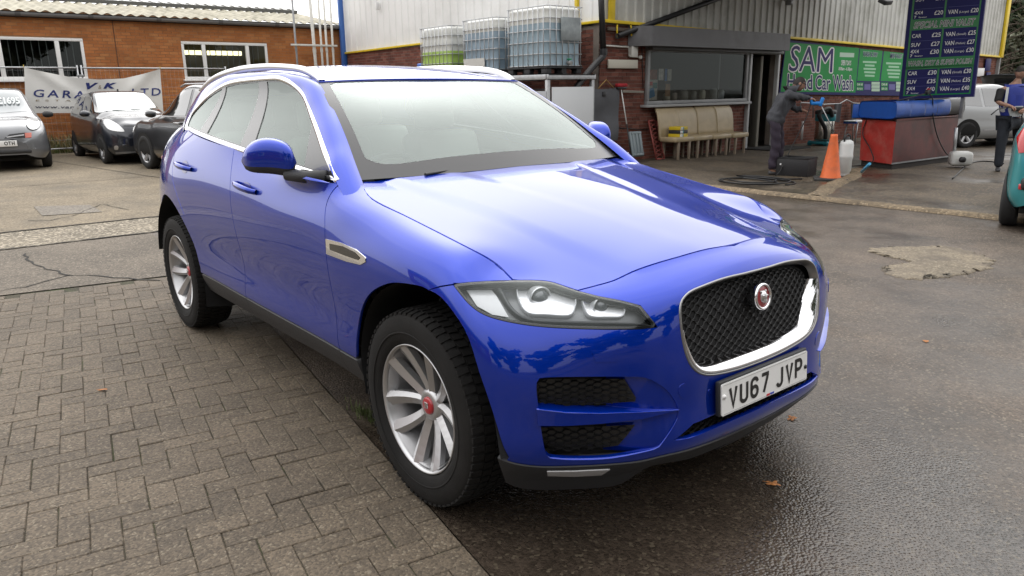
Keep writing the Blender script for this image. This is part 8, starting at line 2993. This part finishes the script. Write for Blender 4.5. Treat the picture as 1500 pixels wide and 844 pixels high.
lamp_part('lens', panel(shell, lamp_loop, h=.03, flange=0, gap=.005, off=.001), lamp_glass)
lamp_part('housing', panel(lampn, inset(lamp_loop, -.02), h=.03, flange=0), lamp_grey)
lamp_part('seal', strip(shell, resample(inset(lamp_loop, .004), 120, True), .0045, .0, .03), gloss_black)
p1 = [(757, 428), (764, 418), (782, 415), (805, 418), (828, 425), (842, 440), (841, 455), (833, 465), (800, 464), (775, 462), (763, 450)]
p2 = [(852, 433), (870, 433), (893, 437), (911, 440), (914, 450), (911, 465), (890, 467), (864, 466), (856, 455)]
for q in (p1, p2):
    u_ = lampn.px(smooth_poly(q, 40, True))
    lamp_part('reflector_bowl', panel(lampn, u_, h=.014, flange=.004, off=.010), refl)
    lamp_part('light_guide', strip(lampn, u_, .0032, .018, .004), drl_w)
u_ = lampn.px(densify([(678, 420), (712, 421), (728, 440), (746, 468), (722, 464), (700, 452)], 8))
lamp_part('side_reflector', panel(lampn, u_, h=.015, flange=.003, off=.016), lamp_side)
u_ = lampn.px(smooth_poly([(722, 418), (735, 436), (750, 458), (770, 470), (800, 474), (870, 476), (945, 476)], 30))
lamp_part('divider', strip(lampn, u_, np.linspace(.009, .004, 30), .026, .004, False), mat('lamp_divider', (.10, .105, .11), rough=.3, metal=.3))
for (cx, cy), rad in (((786, 435), .036), ((875, 447), .031)):
    uv_ = lampn.px([(cx, cy)])
    c = lampn.at(uv_)[0] + np.array([.012, 0, 0])
    Mz = np.array(Vector((.96, -.26, .02)).to_track_quat('Z', 'Y').to_matrix())
    mb = MB().lathe([(rad, -.02), (rad * 1.08, .012), (rad * 1.0, .018), (rad * .9, .012), (rad * .88, -.005)], 30, Mz, c)
    lamp_part('projector_ring', (np.array(mb.V), mb.F, None), refl)
    mb = MB().lathe([(rad * .89, .0), (rad * .8, .012), (rad * .55, .022), (rad * .3, .027), (.0001, .028)], 26, Mz, c)
    lamp_part('projector_lens', (np.array(mb.V), mb.F, None), lens_m)

# ---- wheels
def ang(t): return np.array([math.cos(t), math.sin(t)])


def build_wheel(parent, side=1, phase=-85.0):
    """wheel in its own frame: axis along local y, outer face towards -y"""
    w = empty('wheel', (0, 0, 0), 0, parent)
    Mw = np.array([[1, 0, 0], [0, 0, -1], [0, 1, 0]], float)     # lathe z -> -y (outwards)
    prof = [(.236, .088), (.243, .100), (.262, .112), (.292, .1175), (.318, .1165), (.338, .112), (.352, .106), (.360, .096), (.3625, .085), (.3635, 0), (.3625, -.085), (.352, -.106), (.318, -.1165), (.292, -.1175), (.262, -.112), (.236, -.088)]
    ty = MB().lathe(prof, 72, Mw).build('tyre', rubber, w)
    lug = MB()
    N_ = 68
    for k in range(N_):
        t0 = 2 * math.pi * k / N_
        rowsl = [(-.109, -.070, .0, .62), (-.064, -.026, .5, .68), (-.020, .020, .1, .68), (.026, .064, .6, .68), (.070, .109, .15, .62)]
        for (z0, z1, ph, wf) in rowsl:
            ta = t0 + ph * 2 * math.pi / N_
            tb = ta + wf * 2 * math.pi / N_
            sk = .006
            V = []
            for (r0, r1) in ((.352, .352), (.3695, .3695)):
                for (z, r_) in ((z0, r0), (z1, r1)):
                    rr = r_ - (.010 if (abs(z) > .1 and r_ > .36) else 0)
                    for t in (ta, tb):
                        tt = t + sk * (z / .1) * 3 * (1 if ph > .3 else -1)
                        V.append((rr * math.cos(tt), rr * math.sin(tt), z))
            lug.add(V, [(0, 1, 3, 2), (4, 6, 7, 5), (0, 4, 5, 1), (2, 3, 7, 6), (0, 2, 6, 4), (1, 5, 7, 3)], False, Mw)
    lo_ = lug.build('tread', rubber, ty); lo_['kind'] = 'stuff'
    # raised ring and lettering band on the sidewall
    MB().lathe([(.283, .1172), (.285, .1192), (.289, .1192), (.291, .1177)], 72, Mw).build('sidewall_rib', rubber, ty)
    rim = MB()
    rim.lathe([(.226, .060), (.232, .094), (.238, .104), (.2425, .104), (.2425, .098), (.237, .088)], 72, Mw)
    rim.lathe([(.226, .09), (.214, .05), (.205, .0), (.205, -.09)], 60, Mw)
    ro = rim.build('rim', alloy, w)
    MB().lathe([(.205, -.03), (.16, -.03), (.155, -.045), (.06, -.045), (.05, -.02), (.0001, -.02)], 48, Mw).build('brake_disc', alloy_in, w)
    MB().lathe([(.20, -.05), (.20, .015), (.13, .015), (.13, -.05)], 10, Mw, None, R(115), R(175)).build('brake_caliper', mat('caliper', (.12, .12, .12), rough=.5, metal=.5), w)
    hub = MB().lathe([(.062, -.02), (.064, .028), (.060, .044), (.052, .050), (.040, .052), (.034, .050)], 40, Mw)
    hub.build('hub', alloy, ro)
    cap = MB().lathe([(.034, .047), (.033, .055), (.028, .058), (.0001, .059)], 28, Mw).build('centre_cap', mat('cap_red', (.42, .015, .025), rough=.3, coat=.8), ro)
    em = MB(); em.box(Mw @ np.array([0, .002, .0605]), (.018, .004, .02), None, .002); em.box(Mw @ np.array([0, .012, .061]), (.024, .004, .006), None, .001)
    em.build('cap_emblem', satin, cap)
    for k in range(5):
        a = R(phase + 72 * k + 36)
        MB().lathe([(.011, .03), (.011, .05), (.008, .054), (.0001, .054)], 8, Mw, Mw @ np.array([.047 * math.cos(a), .047 * math.sin(a), -.008])).build('wheel_nut', alloy_in, ro)
    for k in range(10):
        base = phase + 72 * (k // 2)
        sg = -1 if k % 2 == 0 else 1
        a0, a1 = R(base + sg * 23), R(base + sg * 14.5)      # angle at hub and at rim
        st = []
        for f in np.linspace(0, 1, 7):
            r_ = .048 + (.2325 - .048) * f
            a = a0 + (a1 - a0) * f
            wd = .020 + .0105 * f ** 1.5
            z = .040 + .052 * f ** 1.3
            c = np.array([r_ * math.cos(a), r_ * math.sin(a)]); tdir = np.array([-math.sin(a), math.cos(a)])
            rg = .25 * sg                                    # ridge sits off centre, so one flank catches the light
            sec = [(-1, -.030), (-1, -.004), (rg, .006), (1, -.007), (1, -.030)]
            st.append([(*(c + tdir * wd * q), z + o) for q, o in sec])
        G = np.array(st)
        V = G.reshape(-1, 3); F = []
        for i in range(6):
            for j in range(4): F.append((i * 5 + j, i * 5 + j + 1, (i + 1) * 5 + j + 1, (i + 1) * 5 + j))
        MB().add(V, F, False, Mw).build('spoke', alloy, ro)
    return w


w0 = build_wheel(car)
w0.location = (0, -.823, .372)
for (x, y, ry, flip) in ((-2.874, -.826, R(31), False), (0, .823, R(10), True), (-2.874, .826, R(50), True)):
    w = copy_tree(w0, car)
    w.location = (x, y, .372)
    w.rotation_euler = (0, ry, math.pi if flip else 0)

# arch liners follow the arch edge
for path in (FA, RA):
    for s in (-1, 1):
        if path is RA: path = np.array([p for p in RA if not (p[0] < -3.0 and p[1] < .45)])
        P = np.vstack([[path[0] - [0, .03]], path])
        mb = MB()
        c = path.mean(0)
        mb.grid([[(c[0] + (x - c[0]) * k, s * y, c[1] + (z - c[1]) * k) for (y, k) in ((.58, 1.03), (.80, 1.03), (.885, 1.0), (.93, .992))] for x, z in P], True, s > 0)
        mb.prism([(x, z) for x, z in P], 0, .01, np.array([[1, 0, 0], [0, 0, s], [0, 1, 0]]), (0, s * .57, 0))
        mb.build('arch_liner', dark_in, car)

# ---- door mirrors
def mirror_shell(part_range):
    st = []
    n = 17
    for t in np.linspace(0, 1, 15):
        bx_, bw = -.905 - .225 * t, .915 + .155 * t
        zc = 1.205 + .012 * math.sin(math.pi * t)
        e = math.sqrt(max(0.0, 1 - abs(2 * t - 1) ** (6 if t < .5 else 3.6)))
        up = (.072 + .018 * math.sin(math.pi * min(1, t * 1.1))) * max(e, .04); dn = (.070 - .016 * t) * max(e, .04)
        fw = .085 * max(e, .04); bk = .06 * max(e, .04)
        sec = []
        for a in np.linspace(part_range[0], part_range[1], n):
            c, s = math.cos(a), math.sin(a)
            c = math.copysign(abs(c) ** .65, c); s = math.copysign(abs(s) ** .6, s)
            dx = (fw if c > 0 else bk) * c
            dz = (up if s > 0 else dn) * s
            sec.append((bx_ + dx * .86, -(bw + dx * .38), zc + dz))
        st.append(sec)
    mb = MB(); mb.grid(np.array(st), True, True)
    return np.array(mb.V), mb.F, None


for s in (1, -1):
    root = empty('door_mirror', (0, 0, 0), 0, car)
    for nm, rg_, m_ in (('mirror_cap', (R(-16), R(196)), paint), ('mirror_base_shell', (R(196), R(344)), black_trim)):
        p = mirror_shell(rg_)
        V = p[0] * np.array([1, s, 1]); F = p[1] if s > 0 else [f[::-1] for f in p[1]]
        link(nm, fmesh(nm, V, F, None), m_, root)
    mb = MB()
    mb.tube([(-.73, -.865 * 1, 1.150), (-.81, -.92, 1.150), (-.90, -.965, 1.155)], [.030, .027, .024], 10)
    V = np.array(mb.V) * np.array([1, s, 1])
    link('mirror_arm', fmesh('mirror_arm', V, mb.F if s > 0 else [f[::-1] for f in mb.F], None), black_trim, root)

# ---- door handles; a darker blue patch paints the shaded hollow behind each
for dr, x0 in ((FD, -1.475), (RD, -2.45)):
    for k, s in ((0, 1), (1, -1)):
        u0 = sxz([(x0 - .125, 1.058 if dr is FD else 1.093), (x0, 1.047 if dr is FD else 1.083), (x0 + .135, 1.036 if dr is FD else 1.076)])
        pts = smooth_poly(shell.at(u0), 12); nn = shell.normal(resample(u0, 12))
        lift = .040 * np.sin(np.linspace(0, math.pi, 12)) ** .35
        P = pts + nn * lift[:, None]
        mb = MB()
        sec = []
        for i in range(12):
            hh = .013 + .004 * math.sin(math.pi * i / 11)
            up = np.array([0, 0, 1.0]); n_ = nn[i]
            sec.append([P[i] + up * hh * math.sin(a) + n_ * .011 * math.cos(a) for a in np.linspace(0, 2 * math.pi, 11)])
        mb.grid(np.array(sec), True)
        V = np.array(mb.V) * np.array([1, s, 1])
        link('handle', fmesh('handle', V, mb.F, None), paint, dr[k])
        cup = panel(shell, np.array([u0[1] + np.array([.062 * math.cos(a), .028 * math.sin(a)]) for a in np.linspace(0, 2 * math.pi, 24, endpoint=False)]), h=.012, flange=0, off=.0012)
        if s < 0: cup = mirror(*cup)
        link('handle_cup', fmesh('handle_cup', *cup), mat('shaded_cup_blue', (.01, .014, .20), rough=.4, metal=.45, coat=1), dr[k])

# ---- wing vents
vp = [(478, 350), (500, 355.5), (522, 365), (536, 377), (536, 384), (529, 388), (508, 383), (479, 372)]
u_v = spx(densify(np.array(vp, float), 5))
a, b = sided('wing_vent', panel(shell, u_v, h=.012, flange=.006, off=.004), chrome)
u_v2 = spx(densify(np.array([(484, 357), (503, 361), (521, 370), (529, 378), (526, 381), (508, 375), (485, 366)], float), 4))
p = panel(shell, u_v2, h=.012, flange=0, off=.0055)
link('vent_slot', fmesh('vent_slot', *p), gloss_black, a); link('vent_slot', fmesh('vent_slot', *mirror(*p)), gloss_black, b)

# ---- roof rails
for s in (1, -1):
    pts = [(-1.285, -.590, 1.548), (-1.36, -.590, 1.577), (-1.48, -.588, 1.604), (-1.65, -.585, 1.620), (-1.95, -.582, 1.634), (-2.35, -.575, 1.634), (-2.75, -.560, 1.613), (-3.05, -.54, 1.580), (-3.35, -.52, 1.520)]
    P = smooth_poly(pts, 50)
    mb = MB()
    sec = []
    for i, p in enumerate(P):
        f = i / 49
        w_ = .017; h_ = .011 + .004 * math.sin(math.pi * f)
        if i == 0 or i == 49: h_ = .003
        sec.append([p + np.array([0, w_ * c, h_ * t_]) for c, t_ in ((1, -1.5), (1, .3), (.6, 1), (-.6, 1), (-1, .3), (-1, -1.5), (1, -1.5))])
    G = np.array(sec) * np.array([1, s, 1])
    mb.grid(G, True, s < 0)
    mb.build('roof_rail', satin, car)

# ---- scuttle below the screen, parked wiper arms
mb = MB()
rows_ = []
for w_ in np.linspace(-.90, .90, 25):
    a = abs(w_)
    rows_.append([(-.50 - .135 * a ** 2.2 - .03, .775 * w_, 1.138 + .012 * (1 - a)), (-.50 - .12 * a ** 2.2, .775 * w_, 1.098 + .012 * (1 - a)), (-.45 - .12 * a ** 2.2, .775 * w_, 1.06), (-.40 - .12 * a ** 2.2, .775 * w_, 1.00)])
mb.grid(np.array(rows_), True, True)
mb.build('scuttle_panel', black_trim, car)
for (a, b) in (((-.545, -.50, 1.146), (-.56, .06, 1.166)), ((-.535, .05, 1.158), (-.60, .55, 1.155))):
    mb = MB()
    A, B = np.array(a), np.array(b)
    mb.tube([A, A * .6 + B * .4 + [0, 0, .004], B], [.008, .006, .005], 6)
    mb.build('wiper', gloss_black, car)

# ---- tail: rear glass, tailgate top, lamps
tp_ = [[(-3.50, w_ * .50, 1.515 - .04 * abs(w_)), (-3.62, w_ * .50, 1.40), (-3.72, w_ * .53, 1.28), (-3.80, w_ * .56, 1.14)] for w_ in np.linspace(-1, 1, 9)]
mb = MB(); mb.grid(np.array(tp_), True, True); mb.build('rear_window', gloss_black, car)
for s in (-1, 1):
    mb = MB()
    mb.grid(np.array([[(-3.46, s * .49, 1.475), (-3.50, s * .50, 1.42)], [(-3.62, s * .50, 1.40), (-3.60, s * .575, 1.29)], [(-3.72, s * .53, 1.28), (-3.66, s * .60, 1.22)], [(-3.80, s * .56, 1.14), (-3.76, s * .56, 1.13)]]), True, s > 0)
    mb.build('tail_pillar', paint, car)
    mb = MB(); mb.box((-3.70, s * .64, 1.02), (.10, .20, .10), rotm(0, 0, s * .75), .02); mb.build('tail_lamp', mat('tail_red', (.35, .01, .01), rough=.2, coat=1), car)
mb = MB(); mb.box((-3.49, 0, 1.508), (.20, .94, .03), rotm(0, -.38, 0), .01); mb.build('roof_spoiler', paint, car)

# ---- cabin
mb = MB()
mb.box((-.86, 0, 1.02), (.42, 1.36, .16), rotm(0, .10, 0), .05)
mb.box((-.92, -.37, 1.09), (.20, .42, .09), rotm(0, .2, 0), .03)
mb.build('dashboard', cabin, car)
sw = MB()
Ms = np.array(Vector((-.9, 0, .42)).to_track_quat('Z', 'Y').to_matrix())
sc_ = np.array([-1.12, -.37, 1.03])
sw.tube([sc_ + Ms @ np.array([.185 * math.cos(t), .185 * math.sin(t), 0]) for t in np.linspace(0, 2 * math.pi, 30, endpoint=False)], .016, 8, closed=True)
sw.box(sc_, (.16, .12, .05), Ms, .02)
for a in (0, 180, 270): sw.tube([sc_, sc_ + Ms @ np.array([.18 * math.cos(R(a)), .18 * math.sin(R(a)), 0])], .014, 6)
sw.build('steering_wheel', cabin, car)


def seat(x, y, w_=.50):
    s = MB()
    s.box((x, y, .62), (.52, w_, .18), None, .05)
    s.box((x - .36, y, .95), (.16, w_, .64), rotm(0, -.28, 0), .06)
    s.box((x - .50, y, 1.36), (.10, .27, .19), rotm(0, -.2, 0), .04)
    s.build('seat', seat_m, car)


seat(-1.30, -.37); seat(-1.30, .37); seat(-2.25, -.40, .6); seat(-2.25, .40, .6)
mb = MB(); mb.box((-1.6, 0, .42), (2.6, 1.6, .05)); mb.box((-3.0, 0, .75), (.06, 1.5, .7)); mb.build('cabin_floor', cabin, car)
for s in (-1, 1):
    mb = MB(); mb.box((-1.65, s * .83, .80), (1.8, .06, .60)); mb.box((-1.65, s * .80, 1.07), (1.7, .10, .08), None, .02); mb.build('door_card', cabin, car)
mb = MB(); mb.box((-1.24, 0, 1.41), (.04, .24, .07), rotm(0, .2, 0), .015); mb.tube([(-1.24, 0, 1.43), (-1.22, 0, 1.50)], .015, 6); mb.box((-1.22, 0, 1.475), (.12, .16, .05), rotm(0, .5, 0), .02)
mb.build('rear_view_mirror', cabin, car)
